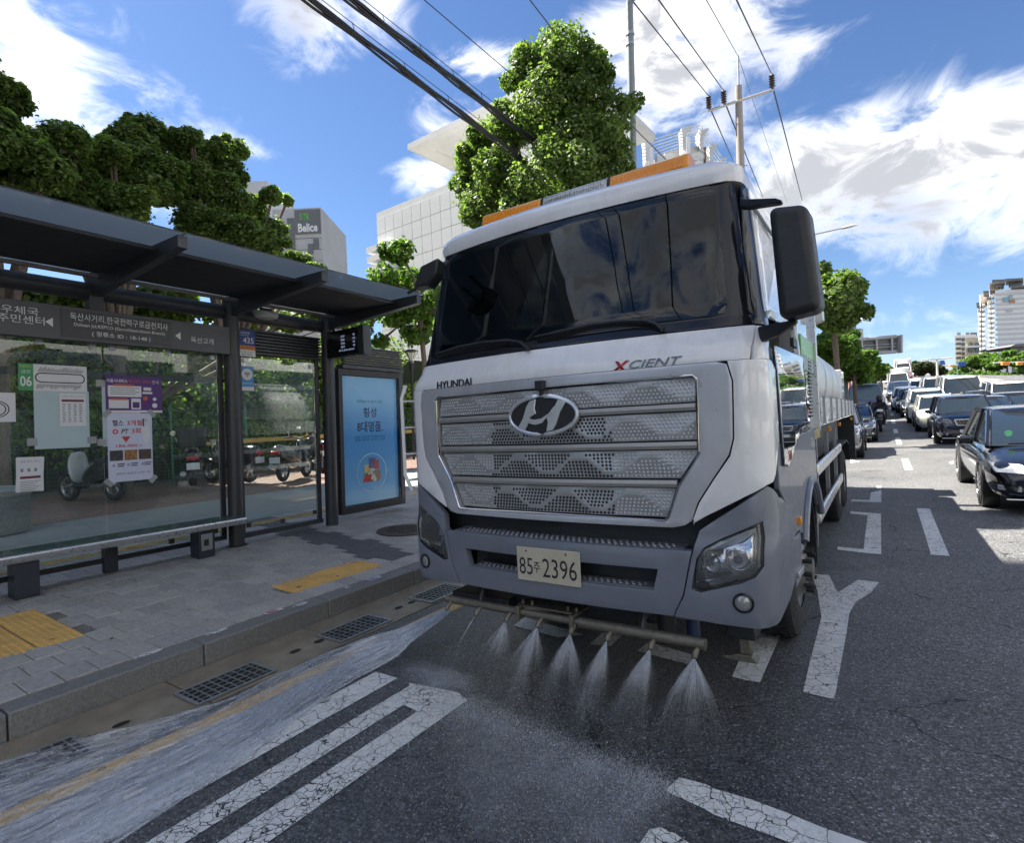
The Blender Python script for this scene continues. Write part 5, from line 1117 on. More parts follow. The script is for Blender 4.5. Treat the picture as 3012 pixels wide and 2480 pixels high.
for sg in (1, -1):
    b = MB(); b.box((sg * 1.235 - .012, 6.12 - TL.y, 1.64), (sg * 1.235 + .012, 13.4 - TL.y, 1.88)); b.build('deck_board', ALU, tk, bevel=.003)
    for k in range(8): b = MB(); b.box((sg * 1.255 - .012, 6.3 + k * .95 - TL.y, 1.62), (sg * 1.255 + .012, 6.34 + k * .95 - TL.y, 1.89)); b.build('deck_rib', STEEL, tk)
    for y in (7.0, 8.8, 12.2): b = MB(); b.cbox((sg * 1.24, y - TL.y, 1.54), (.03, .08, .05)); b.build('side_marker', AMB.m, tk, bevel=.004)
tb('rear_frame', (XC - 1.24, 13.4, .7), (XC + 1.24, 13.5, 1.9), BLACKP, .01); tb('rear_cabinet', (XC - 1.1, 12.5, 1.64), (XC + 1.1, 13.3, 2.5), WHITEP, .02)
# ---- spray bar
PIPE = mat('muddy_pipe', (.18, .165, .13), .45, .5, .25, 30, .3, 60, dirt=.3)
NZ = [(1096, 488), (1250, 517), None]
e0, e1 = AY(1315, 1764, 2.99), AY(2076, 1893, 2.99); zb = (e0.z + e1.z) / 2
barx0, barx1 = e0.x, e1.x; sp_ = thing('x', '', '') if False else None
b = MB(); b.tube([(barx0 - XC, 2.99 - TL.y, zb), (-.30, 2.99 - TL.y, zb)], .026, 14); b.tube([(-.30, 2.99 - TL.y, zb), (.16, 2.99 - TL.y, zb)], .024, 14); b.tube([(.16, 2.99 - TL.y, zb), (barx1 - XC, 2.99 - TL.y, zb)], .032, 14)
bar = b.build('spray_bar', PIPE, tk, smooth=True)
b = MB(); b.box((-.30, 3.0 - TL.y, zb + .03), (.14, 3.16 - TL.y, zb + .042)); b.build('mount_plate', PIPE, tk, bevel=.003)
for x in (-.27, .12): b = MB(); b.cbox((x, 2.985 - TL.y, zb), (.03, .075, .09)); b.build('pipe_clamp', PIPE, bar, bevel=.004)
for x in (-.27, -.2, .06, .12): b = MB(); b.tube([(x, 3.03 - TL.y, zb + .03), (x, 3.03 - TL.y, zb + .07)], .009, 6); b.build('bolt', PIPE, bar)
for x in (-.6, .55): b = MB(); b.tube([(x, 3.0 - TL.y, zb + .02), (x, 3.1 - TL.y, zb + .2)], .018, 8); b.build('bar_bracket', BLACKP, tk)
nzpx = [(1320, 1788), (1406, 1795), (1495, 1812), (1586, 1826), (1683, 1849), (1790, 1872), (1917, 1895), (2046, 1920)]
NOZ = []
for k, p in enumerate(nzpx):
    q = AY(p[0], p[1], 2.96); NOZ.append(Vector((q.x, 2.93, zb - .055)))
    d_ = (q.x + .012, 2.985, zb - .01); b = MB(); b.tube([Vector(d_) - TL, Vector((q.x, 2.95, zb - .04)) - TL], .014, 10); b.tube([Vector((q.x, 2.952, zb - .037)) - TL, Vector((q.x, 2.93, zb - .058)) - TL], [.019, .013], 8); b.build('nozzle', PIPE, bar, smooth=True)
# side sprayer under the right corner and hoses
pA, pB, pC, pD = AY(2134, 1836, 3.16), AY(2222, 1890, 3.16), AY(2150, 1925, 3.16), AY(2208, 1957, 3.16)
tb('sprayer_bracket', (pA.x, 3.16, pB.z), (pB.x, 3.34, pA.z), BLACKP, .01); xm = (pA.x + pB.x) / 2; tb('sprayer_stem', (xm - .02, 3.2, pC.z - .01), (xm + .045, 3.26, pB.z), PIPE, .01)
q = MB(); q.loft([[(xm + a - XC, 3.18 + b_ - TL.y, z) for a, b_ in ((-w1, -.0), (w2, .0), (w2, .08), (-w1, .08))] for z, w1, w2 in ((pC.z, .03, .05), (pC.z * .6 + pD.z * .4, .06, .06), (pD.z + .02, .105, .07), (pD.z, .115, .075))]); q.build('fan_nozzle', PIPE, tk, bevel=.005)
for k, (x, y, z, r) in enumerate(((-1.15, 3.3, .5, .05), (-1.0, 3.35, .47, .04), (-1.3, 3.5, .5, .06))): b = MB(); b.lathe([(r, 0), (r, .12), (r * .7, .15)], (x - XC, y - TL.y, z - .06), 'z', 14); b.build('valve', (mat('valve_blue', (.02, .04, .12), .5) if k == 1 else BLACKP), tk, smooth=True)
for x in (-2.55, -2.3): b = MB(); b.cbox((x - XC, 3.2 - TL.y, .52), (.25, .2, .10)); b.build('under_bracket', BLACKP, tk, bevel=.01)
b = MB(); b.lathe([(.09, 0), (.09, .12)], (-.88, 3.35 - TL.y, .44), 'z', 18); b.build('under_tank', BLACKP, tk)
# dashboard seen through the glass is left to the dark glass; wheel silhouette
# registration sticker on the screen edge
# ------------------------------------------------------------------ trees
rg_ = np.random.RandomState(11)
def crown_mesh(name, clumps, n, size, m, parent, origin, flat=.0, shell=.55, droop=.3, aspect=1.0):
    base_ = list(clumps); clumps = []
    for c, r in base_:
        clumps.append((c, tuple(q * .84 for q in r)))
        for k in range(5):
            d = rg_.normal(size=3); d /= np.linalg.norm(d); d[2] = d[2] * .8 + .12; f = .22 + .2 * rg_.rand(); clumps.append((tuple(np.array(c) + d * np.array(r) * (.72 + .3 * rg_.rand())), tuple(q * f for q in r)))
    vol = np.array([c[1][0] * c[1][1] + c[1][0] * c[1][2] for c in clumps]); cnt = (n * vol / vol.sum()).astype(int) + 1
    P = []; N = []
    for (c, r), k in zip(clumps, cnt):
        d = rg_.normal(size=(k, 3)); d /= np.linalg.norm(d, axis=1)[:, None]
        # lumpy surface: sub-clumps on each clump
        sub = rg_.normal(size=(14, 3)); sub /= np.linalg.norm(sub, axis=1)[:, None]
        w = np.max(d @ sub.T, axis=1); lump = .84 + .26 * np.clip((w - .6) / .4, 0, 1); lump = lump * (1 + (rg_.rand(k) < .10) * rg_.rand(k) * .28)
        rr = (shell + (1 - shell) * rg_.rand(k) ** .6) * lump
        keep = rg_.rand(k) < np.clip(.25 + 1.3 * (w - .64) / .36, .14, 1)
        p = np.array(c) + d * rr[:, None] * np.array(r); P.append(p[keep]); N.append(d[keep])
    P = np.concatenate(P); N = np.concatenate(N); k = len(P)
    N = N + rg_.normal(size=(k, 3)) * .65 + np.array([0, 0, .45 - flat * 0]); N[:, 2] += flat; N /= np.linalg.norm(N, axis=1)[:, None]
    a = np.cross(N, rg_.normal(size=(k, 3))); a /= np.linalg.norm(a, axis=1)[:, None]; b = np.cross(N, a)
    s = size * (.6 + .8 * rg_.rand(k))[:, None]; a *= s * aspect; b *= s
    cup = N * s * droop * .5
    V = np.stack([P - a * .28 - b, P + a - cup + b * .1, P + a * .28 * 0 + b * 1.0, P - a - cup + b * .1], axis=1).reshape(-1, 3) - np.array(origin)
    Q = np.arange(k * 4).reshape(-1, 4)
    return np_mesh(name, V, Q, [m], parent=parent)
def rr_of(cl, c): return min(r[2] for q, r in cl if (Vector(q) - c).length < .01) if cl else 1
def limb_mesh(base, clumps, r0, parent, origin, fork=.45):
    b = MB(); base = Vector(base); cs = [Vector(c) for c, r in clumps]
    top = sum(cs, Vector()) / len(cs); zf = base.z + (min(c.z for c in cs) - base.z) * fork if True else 0
    F = Vector((base.x * .7 + top.x * .3, base.y * .7 + top.y * .3, max(zf, base.z + .6)))
    b.tube([base - Vector(origin), (base + F) / 2 + Vector((.04, -.03, 0)) - Vector(origin), F - Vector(origin)], [r0, r0 * .8, r0 * .72], 10)
    for c in cs:
        m_ = F.lerp(c, .5) + Vector((rnd.uniform(-.2, .2), rnd.uniform(-.2, .2), .15))
        b.tube([F - Vector(origin), m_ - Vector(origin), c - Vector(origin)], [r0 * .5, r0 * .3, r0 * .1], 7)
        for k in range(4):
            e = c + Vector((rnd.uniform(-1, 1), rnd.uniform(-1, 1), rnd.uniform(-.6, .3))) * .45 * rr_of(clumps, c); b.tube([m_ - Vector(origin), c.lerp(e, .5) - Vector(origin), e - Vector(origin)], [r0 * .18, r0 * .1, .008], 5)
    return b.build('trunk', BARK, parent, smooth=True)
def tree(name, label, base, clumps, n, size, m, r0=.16, group=None, fork=.5, **k):
    t = thing(name, label, 'tree', base, group=group); limb_mesh(base, clumps, r0, t, base, fork); crown_mesh('crown', clumps, n, size, m, t, base, **k); return t
def pxc(px, py, rpx, X=None, Y=None, sq=1.0, dep=1.0):
    p = AX(px, py, X) if X is not None else AY(px, py, Y); d = (RC.T @ (np.array(p) - np.array([0, 0, H])))[2]; r = rpx * d / FPX
    return (tuple(p), (r * dep, r * dep, r * sq))
gk = [pxc(*a, Y=y) for a, y in (((1650, 175, 110), 10), ((1560, 200, 80), 9.8), ((1730, 250, 95), 10.2), ((1795, 340, 78), 10.3), ((1600, 310, 120), 9.6), ((1700, 430, 120), 9.8), ((1800, 470, 70), 10.4), ((1500, 380, 75), 9.8), ((1440, 420, 80), 9.9), ((1400, 490, 75), 10), ((1470, 520, 95), 9.5), ((1600, 520, 130), 9.3), ((1830, 600, 62), 10.2), ((1780, 590, 55), 10.2), ((1430, 600, 90), 9.8), ((1550, 620, 100), 9.4), ((1700, 580, 100), 9.8), ((1380, 560, 55), 10))]
gb_ = AY(1640, 900, 10.0); tree('ginkgo_tree', 'dense bright green ginkgo tree rising behind the truck cab in the middle', (gb_.x, 10.0, .2), gk, 80000, .034, LEAF_G, .2, fork=.6, shell=.5)
# sprigs above the ginkgo
t = thing('ginkgo_shoots', '', 'x') if False else None
# trees behind the shelter
def spread(lst, X, sq=.75): return [pxc(a, b, r, X=X + rnd.uniform(-.8, .8), sq=sq) for a, b, r in lst]
tA = spread([(-60, 230, 90), (20, 290, 70), (-40, 400, 120), (60, 420, 80), (20, 530, 110), (120, 500, 90), (-60, 560, 120), (80, 600, 90)], -12.5)
tree('maple_tree', 'dark green maple crown in the top left corner over the shelter roof', (-13.4, 3.2, .45), tA, 60000, .038, LEAF_M, .16, flat=.8, shell=.45)
tB = spread([(190, 410, 75), (270, 470, 80), (200, 520, 90), (330, 450, 60), (300, 560, 90), (170, 600, 90), (380, 400, 60), (430, 380, 62), (400, 470, 90), (350, 600, 90), (480, 430, 70), (460, 540, 90), (240, 640, 90)], -13)
tree('maple_tree', 'broad maple crown behind the shelter roof, left of the white sided tower', (-14.5, 5.6, .45), tB, 84000, .038, LEAF_M, .17, flat=.7, shell=.45)
tC = spread([(560, 400, 40), (570, 470, 70), (620, 440, 45), (690, 440, 48), (670, 500, 60), (560, 560, 90), (660, 580, 80), (730, 610, 62), (800, 575, 38), (845, 590, 22), (600, 660, 90), (720, 690, 80), (800, 680, 55), (780, 740, 70), (880, 770, 48), (860, 820, 70), (930, 790, 35)], -13)
tree('maple_tree', 'maple crown reaching in front of the tall pale tower, right of the others', (-15.0, 8.2, .45), tC, 76000, .038, LEAF_M, .16, flat=.6, shell=.45)
tL = spread([(60, 880, 120), (260, 900, 110), (480, 900, 120), (700, 930, 90), (850, 940, 70), (900, 930, 60), (1000, 950, 30)], -15.5, .6)
tree('maple_tree', 'low shaded maple foliage hanging between the shelter roof and name board', (-16.0, 6.0, .5), tL, 16000, .07, LEAF_M, .12, flat=.6)
tD = [pxc(a, b, r, Y=14.5 + rnd.uniform(-.7, .7), sq=.9) for a, b, r in ((1175, 740, 50), (1130, 820, 60), (1200, 830, 60), (1090, 900, 55), (1160, 920, 60), (1240, 900, 55), (1280, 870, 40), (1060, 960, 40), (1120, 1000, 30), (1215, 990, 40), (1250, 960, 40), (1300, 950, 40))]
tree('small_tree', 'small airy tree with dark branches between the shelter and the truck', (AY(1265, 1120, 14.5).x, 14.5, .5), tD, 9000, .075, LEAF_Z, .12, fork=1.2, shell=.4)
# hedge and fence behind the scooters
FX = -16.6
hd = thing('hedge', 'leafy hedge and shrubs behind the green mesh fence beyond the shelter glass', 'hedge', (FX - 1, 8, .5))
hc = [((FX - 1.2 + rnd.uniform(-.4, .4), 1.5 + k * .8, 1.5 + rnd.uniform(-.3, .9)), (.9, .8, .9)) for k in range(34)] + [((FX - 1.5, 2 + k * 1.3, 2.9 + rnd.uniform(-.3, .4)), (1.0, 1.0, .7)) for k in range(14)] + [((FX - 2.6, 1 + k * 1.3, 4.3 + rnd.uniform(-.5, .6)), (1.2, 1.2, 1.3)) for k in range(14)]
crown_mesh('foliage', hc, 60000, .06, LEAF_H, hd, (FX - 1, 8, .5))
ll = MB(); ll.box((-1.3, -8, 0), (-.5, 18, 2.9)); ll.box((-2.6, -8, 2.5), (-1.6, 18, 4.6)); ll.build('dark_core', mat('hedge_inside', (.02, .03, .012), .9), hd)  # solid dark boxes added inside the foliage to block bright gaps
fe = thing('mesh_fence', 'green wire mesh fence with posts in front of the hedge', 'fence', (FX, 8, .5)); FG = mat('fence_green', (.05, .20, .13), .4, .2, .05)
for k in range(12): b = MB(); b.tube([(0, -7 + k * 2.2, 0), (0, -7 + k * 2.2, 2.2)], .035, 8); b.build('post', FG, fe, smooth=True)
m = MB()
for k in range(120): m.box((-.003, -7 + k * .2, .1), (.003, -6.994 + k * .2, 2.1))
for k in range(21): m.box((-.003, -7, .1 + k * .1), (.003, 17, .106 + k * .1))
props(m.build('wire_mesh', FG, fe, recalc=False), kind='stuff')
yb_ = MB(); yb_.box((.1, 0, 1.05), (.16, 16, 1.18)); yb_.build('yellow_rail', mat('rail_yellow', (.50, .33, .08), .5), fe)
# litter bin
bn = thing('litter_bin', 'round grey concrete litter bin behind the shelter glass at the left', 'bin', (-11.9, 2.72, pave_z(-11.9)), tilt=True)
b = MB(); b.lathe([(.42, 0), (.45, .03), (.46, .62)], (0, 0, 0), 'z', 36); b.build('drum', mat('bin_grey', (.17, .18, .18), .8, 0, .3, 30, .3), bn, smooth=True)
b = MB(); b.lathe([(.48, .62), (.49, .70), (.42, .74), (.2, .76), (0, .76)], (0, 0, 0), 'z', 36); b.build('rim', mat('bin_rim', (.27, .27, .25), .7), bn, smooth=True)
# park lamp
pl_ = thing('park_lamp', 'old style lamp post with a tapered glass lantern by the small tree', 'street lamp', (AY(1215, 1300, 15.2).x, 15.2, .5), tilt=True); LPX = Vector(pl_.location); lp_ = AY(1215, 1050, 15.2)
b = MB(); b.tube([(0, 0, 0), (0, 0, lp_.z - LPX.z - .2)], .05, 10); b.build('pole', BLACKP, pl_, smooth=True)
hz_ = lp_.z - LPX.z
b = MB(); b.lathe([(.05, -.25), (.09, -.05), (.24, .22)], (0, 0, hz_), 'z', 8); b.build('lantern', glass('lantern_glass', (.45, .42, .35), .3, .1), pl_); b = MB(); b.lathe([(.27, .22), (.25, .26), (.1, .30), (0, .31)], (0, 0, hz_), 'z', 8); b.lathe([(.09, -.45), (.12, -.25), (.10, -.22)], (0, 0, hz_), 'z', 12); b.build('lantern_cap', BLACKP, pl_)
for k in range(8): a = rad(k * 45); b = MB(); b.tube([(.09 * math.cos(a), .09 * math.sin(a), hz_ - .05), (.245 * math.cos(a), .245 * math.sin(a), hz_ + .22)], .008, 5); b.build('lantern_rib', BLACKP, pl_)
# ------------------------------------------------------------------ buildings
def tileface(name, parent, p0, u, v, nu, nv, gap, m, depth=.05, skip=None, n=None, maxn=280):
    """cladding panels on a rectangle p0 + i*u + j*v, each a part of the building"""
    p0, u, v = Vector(p0), Vector(u), Vector(v); n = Vector(n) if n else u.cross(v).normalized(); cnt = 0; proto = None; rest = MB()
    U, V = u.length, v.length; un, vn = u.normalized(), v.normalized(); g = gap / 2
    vs = [un * g + vn * g, un * (U - g) + vn * g, un * (U - g) + vn * (V - g), un * g + vn * (V - g)]
    for j in range(nv):
        for i in range(nu):
            if skip and skip(i, j): continue
            o_ = p0 + u * i + v * j
            if cnt < maxn:
                if proto is None: b = MB(); b.prism(vs, n * depth); proto = b.build(name, m, parent); proto.location = o_
                else: link_copy(proto, parent, o_)
                cnt += 1
            else: rest.prism([o_ + q for q in vs], n * depth)
    if rest.v: props(rest.build(name + 's', m, parent), kind='stuff')
WTILE = mat('white_cladding', (.74, .75, .74), .5, 0, .05, .25, dirt=.08); WALLW = mat('white_wall', (.62, .62, .61), .7, 0, .06, .2, dirt=.1); WALLG = mat('grey_joint', (.50, .51, .51), .8)
WG = NT('window_dark'); WG.set(Base_Color=(.03, .045, .055), Roughness=.06, Coat_Weight=.6)
# big white building: near corner at left edge of its street front
DB = 30.0
cA = AD(1108, 640, 1630 * .0 + 30); 
def wallpt(px, py, d): return AD(px, py, d)
wb = thing('white_building', 'big white panelled building with a flared roof canopy behind the trees', 'building', (0, 0, 0))
A = AD(1108, 645, 32); Bc = AD(1350, 560, 41)   # top edge, left corner and further right
# its front runs along the line A->B in plan
fa = Vector((A.x, A.y, 0)); fb = Vector((AD(1108, 645, 32).x + 0, 0, 0))
ua = Vector((.52, .854, 0)); 
# plan direction chosen so that the roof line stays level: solve height at B along the ray
def level_pt(px, py, z):
    r = ray(px, py); t = (z - H) / r[2]; return Vector((r[0] * t, r[1] * t, z))
ZT = A.z; B2 = level_pt(1420, 520, ZT); fd = Vector((B2.x - A.x, B2.y - A.y, 0)); ln = fd.length; ud = fd.normalized(); nd = Vector((ud.y, -ud.x, 0))
if nd.dot(Vector((0, 0, 0)) - Vector((A.x, A.y, 0))) < 0: nd = -nd
print('white building', A, B2, ln)
NWL = ln * 1.45
corner = [Vector((A.x, A.y, 0)), Vector((A.x, A.y, 0)) + ud * NWL, Vector((A.x, A.y, 0)) + ud * NWL - nd * 18, Vector((A.x, A.y, 0)) - nd * 18]
b = MB(); b.prism([c - nd * .06 * (0) for c in corner], (0, 0, ZT)); b.build('wall', WALLG, wb)
ph, pw = ZT / 15, NWL / 16
tileface('cladding_panel', wb, corner[0] + nd * .001, ud * pw, Vector((0, 0, ph)), 16, 15, .03, WTILE, .02, n=nd, skip=lambda i, j: (5 <= i <= 7 and 8 <= j <= 10))
cb_ = corner[3]; dl = (corner[0] - corner[3]); tileface('cladding_panel', wb, cb_ - ud * .001, dl / 9, Vector((0, 0, ph)), 9, 15, .03, WTILE, .02, n=-ud, maxn=0)
TG = NT('teal_window'); TG.set(Base_Color=(.16, .42, .40), Roughness=.08, Coat_Weight=.5)
for i in range(3):
    for j in range(3): o_ = corner[0] + ud * pw * (5 + i) + Vector((0, 0, ph * (8 + j))); b = MB(); b.prism([o_ + ud * .06 + Vector((0, 0, .06)), o_ + ud * (pw - .06) + Vector((0, 0, .06)), o_ + ud * (pw - .06) + Vector((0, 0, ph - .06)), o_ + ud * .06 + Vector((0, 0, ph - .06))], nd * .03); b.build('window_pane', TG.m, wb)
b = MB(); b.prism([c + (0, 0, 0) if False else c + Vector((0, 0, ZT)) for c in corner], (0, 0, .35)); b.build('parapet', WTILE, wb)
# three fins at the near corner
for k in range(3):
    z = AD(1108, 745 + k * 28, 32).z; b = MB(); o_ = corner[0] + Vector((0, 0, z)); b.prism([o_ - ud * .5 + nd * .0 - nd * .2, o_ + ud * 1.3 - nd * .2, o_ + ud * 1.3 + nd * .45, o_ - ud * .5 + nd * .45], (0, 0, .32)); b.build('fin', WTILE, wb)
# flared canopy on a slatted drum
cp = AD(1340, 480, 40); C0 = AD(1345, 500, 40); zc1 = AD(1250, 440, 40).z
e1 = AD(1243, 440, 38); base_z = AD(1330, 520, 40).z
cdir = ud; oC = Vector((e1.x, e1.y, 0))
pts_lo = [oC + ud * 2.2 - nd * 1.0, oC + ud * 9 - nd * 1.0, oC + ud * 9 - nd * 6, oC + ud * 2.2 - nd * 6]; pts_hi = [oC - ud * .2 + nd * 1.2, oC + ud * 13 + nd * 1.2, oC + ud * 13 - nd * 9, oC - ud * .2 - nd * 9]
mid = lambda f: [a.lerp(b_, f) for a, b_ in zip(pts_lo, pts_hi)]
b = MB(); zt_, zl_ = e1.z, base_z
b.loft([[(p.x, p.y, z) for p in q] for q, z in ((mid(0), zl_ - 1.5), (mid(.04), zl_), (mid(.15), zl_ + (zt_ - zl_) * .30), (mid(.45), zl_ + (zt_ - zl_) * .62), (mid(.85), zt_ - .5), (mid(1.0), zt_ - .35), (mid(1.0), zt_))]); b.build('roof_canopy', WALLW, wb)
b = MB(); b.loft([[(p.x, p.y, z) for p in mid(-.03)] for z in (ZT, zl_ - .3)]); b.build('drum_wall', WALLW, wb)
for k in range(14): z = ZT + (zl_ - ZT) * k / 14; b = MB(); q = mid(-.01); b.prism([Vector((p.x, p.y, z)) for p in q], (0, 0, .12)); b.build('drum_slat', mat('beige_slat', (.45, .42, .38), .7) if 'beige_slat' not in bpy.data.materials else bpy.data.materials['beige_slat'], wb)
# rooftop pergola of the far part, seen over the cab
pg = thing('rooftop_pergola', 'white rooftop pergola with curved brackets and thin rails above the truck cab', 'pergola', (0, 0, 0))
zz8 = lambda x, y: (1900 + x * .16596, 350 + y * .166)
DP = 42
def pgp(x, y, d): return AD(*zz8(x, y), d)
R_ = Vector((RC[0][0], RC[1][0], 0)).normalized()
def bracket(x, y, d, s=1.0, nm='bracket'):
    # a post with a flared head, about 3 m high
    o_ = pgp(x, y, d); b = MB(); k = .085 * d / 42 / 5.9 * 6; sc = d / FPX * 1 / 6.03
    prof = [(0, 0), (120, -25), (125, 15), (60, 70), (20, 140), (10, 260), (15, 420), (-60, 420), (-60, 120), (-70, 20)]
    Ud = Vector((0, 0, 1)); b.prism([o_ + R_ * (p[0] * sc * s) - Ud * (p[1] * sc * s) for p in prof], R_.cross(Ud) * -.9); b.build(nm, WALLW, pg)
bracket(40, 320, 40, 1.0); bracket(700, 130, 41); bracket(1000, 180, 42.5, .9); bracket(1170, 450, 45, .85); bracket(1330, 700, 48, .85); bracket(1480, 920, 51, .8)
for k in range(6):
    a_ = pgp(-60, 420 + k * 62, 40); b_ = pgp(955 - k * 22, 110 + k * 58, 41.5); c_ = pgp(1540 - k * 40, 960 + k * 20, 51); b = MB(); b.tube([a_, b_, c_], .045, 5); b.build('rail', ALU, pg)
def quadslab(nm, ps, th, m_, parent): b = MB(); b.prism(ps, R_.cross(Vector((0, 0, 1))) * -th); return b.build(nm, m_, parent)
quadslab('parapet', [pgp(330, 600, 42), pgp(720, 500, 42), pgp(1010, 460, 43), pgp(1190, 860, 44), pgp(1190, 1200, 44), pgp(250, 1200, 42)], 6, WALLW, pg)
for k in range(3): quadslab('stepped_fin', [pgp(610 + k * 70, 690 + k * 130, 41), pgp(950, 570 + k * 145, 41), pgp(1010, 640 + k * 140, 41.5), pgp(1010, 700 + k * 140, 41.5), pgp(670 + k * 70, 760 + k * 130, 41)], 1.0, WTILE, pg)
quadslab('column', [pgp(720, 300, 40.8), pgp(790, 340, 40.8), pgp(790, 600, 40.8), pgp(720, 590, 40.8)], 1.0, WTILE, pg); quadslab('pier', [pgp(60, 480, 40), pgp(130, 500, 40), pgp(150, 900, 40), pgp(60, 900, 40)], 1, WTILE, pg); quadslab('pier', [pgp(200, 620, 40), pgp(300, 600, 40), pgp(440, 840, 40), pgp(240, 1000, 40)], 1, WALLW, pg)
b = MB(); b.tube([pgp(1040, 500, 42), pgp(1050, 1150, 42)], .1, 6); b.build('pipe', BARK, pg)
b = MB(); q0 = pgp(0, 1000, 43); q1 = pgp(1200, 900, 45); b.prism([Vector((q0.x, q0.y, 0)), Vector((q1.x, q1.y, 0)), Vector((q1.x - 6, q1.y + 9, 0)), Vector((q0.x - 6, q0.y + 9, 0))], (0, 0, min(q0.z, q1.z) + .5)); b.build('building_block', WALLW, pg)
# tall hotel-like tower left
def tower(name, label, tl, tr, bl_y, d0, d1, m_, depth=14, cat='building'):
    t = thing(name, label, cat, (0, 0, 0)); a = AD(tl[0], tl[1], d0); b_ = AD(tr[0], tr[1], d1); z = (a.z + b_.z) / 2; u = Vector((b_.x - a.x, b_.y - a.y, 0)); n = Vector((u.y, -u.x, 0)).normalized()
    if n.dot(-a) < 0: n = -n
    c = [Vector((a.x, a.y, -2)), Vector((b_.x, b_.y, -2)), Vector((b_.x, b_.y, -2)) - n * depth, Vector((a.x, a.y, -2)) - n * depth]; m = MB(); m.prism(c, (0, 0, z + 2)); m.build('wall', m_, t); return t, a, u, n, z
tw, a, u, n, z = tower('pale_tower', 'tall pale tower with a dark top band and green and white lettering', (800, 598), (944, 628), 0, 92, 92, mat('tower_beige', (.40, .40, .41), .7, 0, .08, .3))
tw2, a2, u2, n2, z2 = tower('grey_block', 'plain light grey block half hidden behind the maple and pale tower', (712, 515), (786, 550), 0, 100, 100, mat('tower_white', (.50, .51, .53), .7, 0, .05, .3), 20)
O = Vector((a.x, a.y, 0)); U_ = u.normalized(); L0 = u.length
def fb_(nm, par, O, U_, n, x0, x1, z0, z1, m_, d=.15): b = MB(); b.prism([O + U_ * x0 + Vector((0, 0, z0)), O + U_ * x1 + Vector((0, 0, z0)), O + U_ * x1 + Vector((0, 0, z1)), O + U_ * x0 + Vector((0, 0, z1))], n * d); return b.build(nm, m_, par)
GB1 = mat('tower_grey', (.13, .135, .145), .6, 0, .05, .5); fb_('top_band', tw, O, U_, n, L0 * .46, L0 * .985, z - 4.3, z - .3, GB1); fb_('dark_strip', tw, O, U_, n, L0 * .30, L0 * .44, z - 18, z - 1.6, GB1)
for i, (x, zt) in enumerate(((.70, 6), (.82, 5.2), (.70, 8.2), (.82, 10), (.70, 12), (.82, 13), (.70, 15), (.82, 17))): fb_('window', tw, O, U_, n, L0 * x, L0 * (x + .11), z - zt - 1.7, z - zt, GB1, .1)
for k in range(10): fb_('cladding_band', tw, O, U_, n, 0, L0 * .99, z - 5 - k * 1.9, z - 5.06 - k * 1.9, GB1, .06)
q = MB(); TLr = Matrix((U_, Vector((0, 0, 1)), n)).transposed().to_euler()
text('Belice', tw, O + U_ * L0 * .72 + n * .17 + Vector((0, 0, z - 3.3)), TLr, LW, 1.45, L0 * .40, ext=.03, off=.03); text('S·TR', tw, O + U_ * L0 * .66 + n * .17 + Vector((0, 0, z - 1.5)), TLr, mat('letter_green', (.12, .42, .06), .5), 1.1, L0 * .2, ext=.03, off=.02)
# right hand apartment block
ap = thing('apartment_block', 'tall white apartment block with roof frames at the right edge', 'building', (0, 0, 0))
z6 = lambda x, y: (2800 + x * .18435, 780 + y * .18433)
DA = 150
def ad(x, y, d=DA): return AD(*z6(x, y), d)
BK = R_.cross(Vector((0, 0, 1))) * -1
if BK.dot(Vector((RC[0][2], RC[1][2], 0))) < 0: BK = -BK
def blk(nm, x0, y0, x1, y1, d, th, m_, par=ap): p, q = ad(x0, y0, d), ad(x1, y1, d); c = [Vector((p.x, p.y, q.z)), Vector((q.x, q.y, q.z)), Vector((q.x, q.y, p.z)), Vector((p.x, p.y, p.z))]; b = MB(); b.prism(c, Vector((p.x + q.x, p.y + q.y, 0)).normalized() * th); return b.build(nm, m_, par)
APW = mat('apartment_white', (.80, .79, .77), .7, 0, .04, .1); APB = mat('apartment_beige', (.42, .35, .27), .7); FRD = mat('roof_frame_grey', (.16, .16, .17), .7); 
blk('wall', 690, 400, 1400, 1760, DA, 30, APW); blk('wall', 560, 520, 690, 1760, DA + 6, 30, APW); blk('wall', 405, 640, 560, 1760, DA + 12, 30, APW)
for k in range(13): blk('floor_line', 692, 450 + k * 80, 1400, 452 + k * 80, DA - .08, .08, mat('floor_joint', (.6, .6, .6), .7) if k == 0 else bpy.data.materials['floor_joint'])
for k in range(12):
    for x, d in ((630, DA + 3.5), (570, DA + 4), (480, DA + 10), (415, DA + 10.5)): blk('balcony', x, 480 + k * 78 + (0 if x > 500 else 130), x + 50, 510 + k * 78 + (0 if x > 500 else 130), d, 2.5, APW); blk('window', x + 6, 511 + k * 78 + (0 if x > 500 else 130), x + 46, 540 + k * 78 + (0 if x > 500 else 130), d + 1.0, .6, WALLG)
blk('stair_head', 600, 285, 750, 400, DA + 4, 8, APB); blk('stair_head', 460, 455, 560, 600, DA + 10, 8, APB); blk('stair_head', 585, 300, 610, 500, DA + 3, 8, APW); blk('stair_head', 435, 470, 460, 640, DA + 9, 8, APW)
for x0, y0, x1 in ((640, 232, 850), (850, 215, 1140), (500, 412, 590), (390, 600, 440), (940, 325, 1200)): blk('roof_frame', x0, y0, x1, y0 + 22, DA - 1, 8, FRD); blk('roof_house', x0 + 50, y0 + 30, x1 - 20, y0 + 100, DA + 2, 6, FRD if x0 != 850 else mat('roof_grey', (.25, .25, .24), .7))
def decal(nm, x0, y0, x1, y1, m_): return blk(nm, x0, y0, x1, y1, DA - .25, .2, m_)
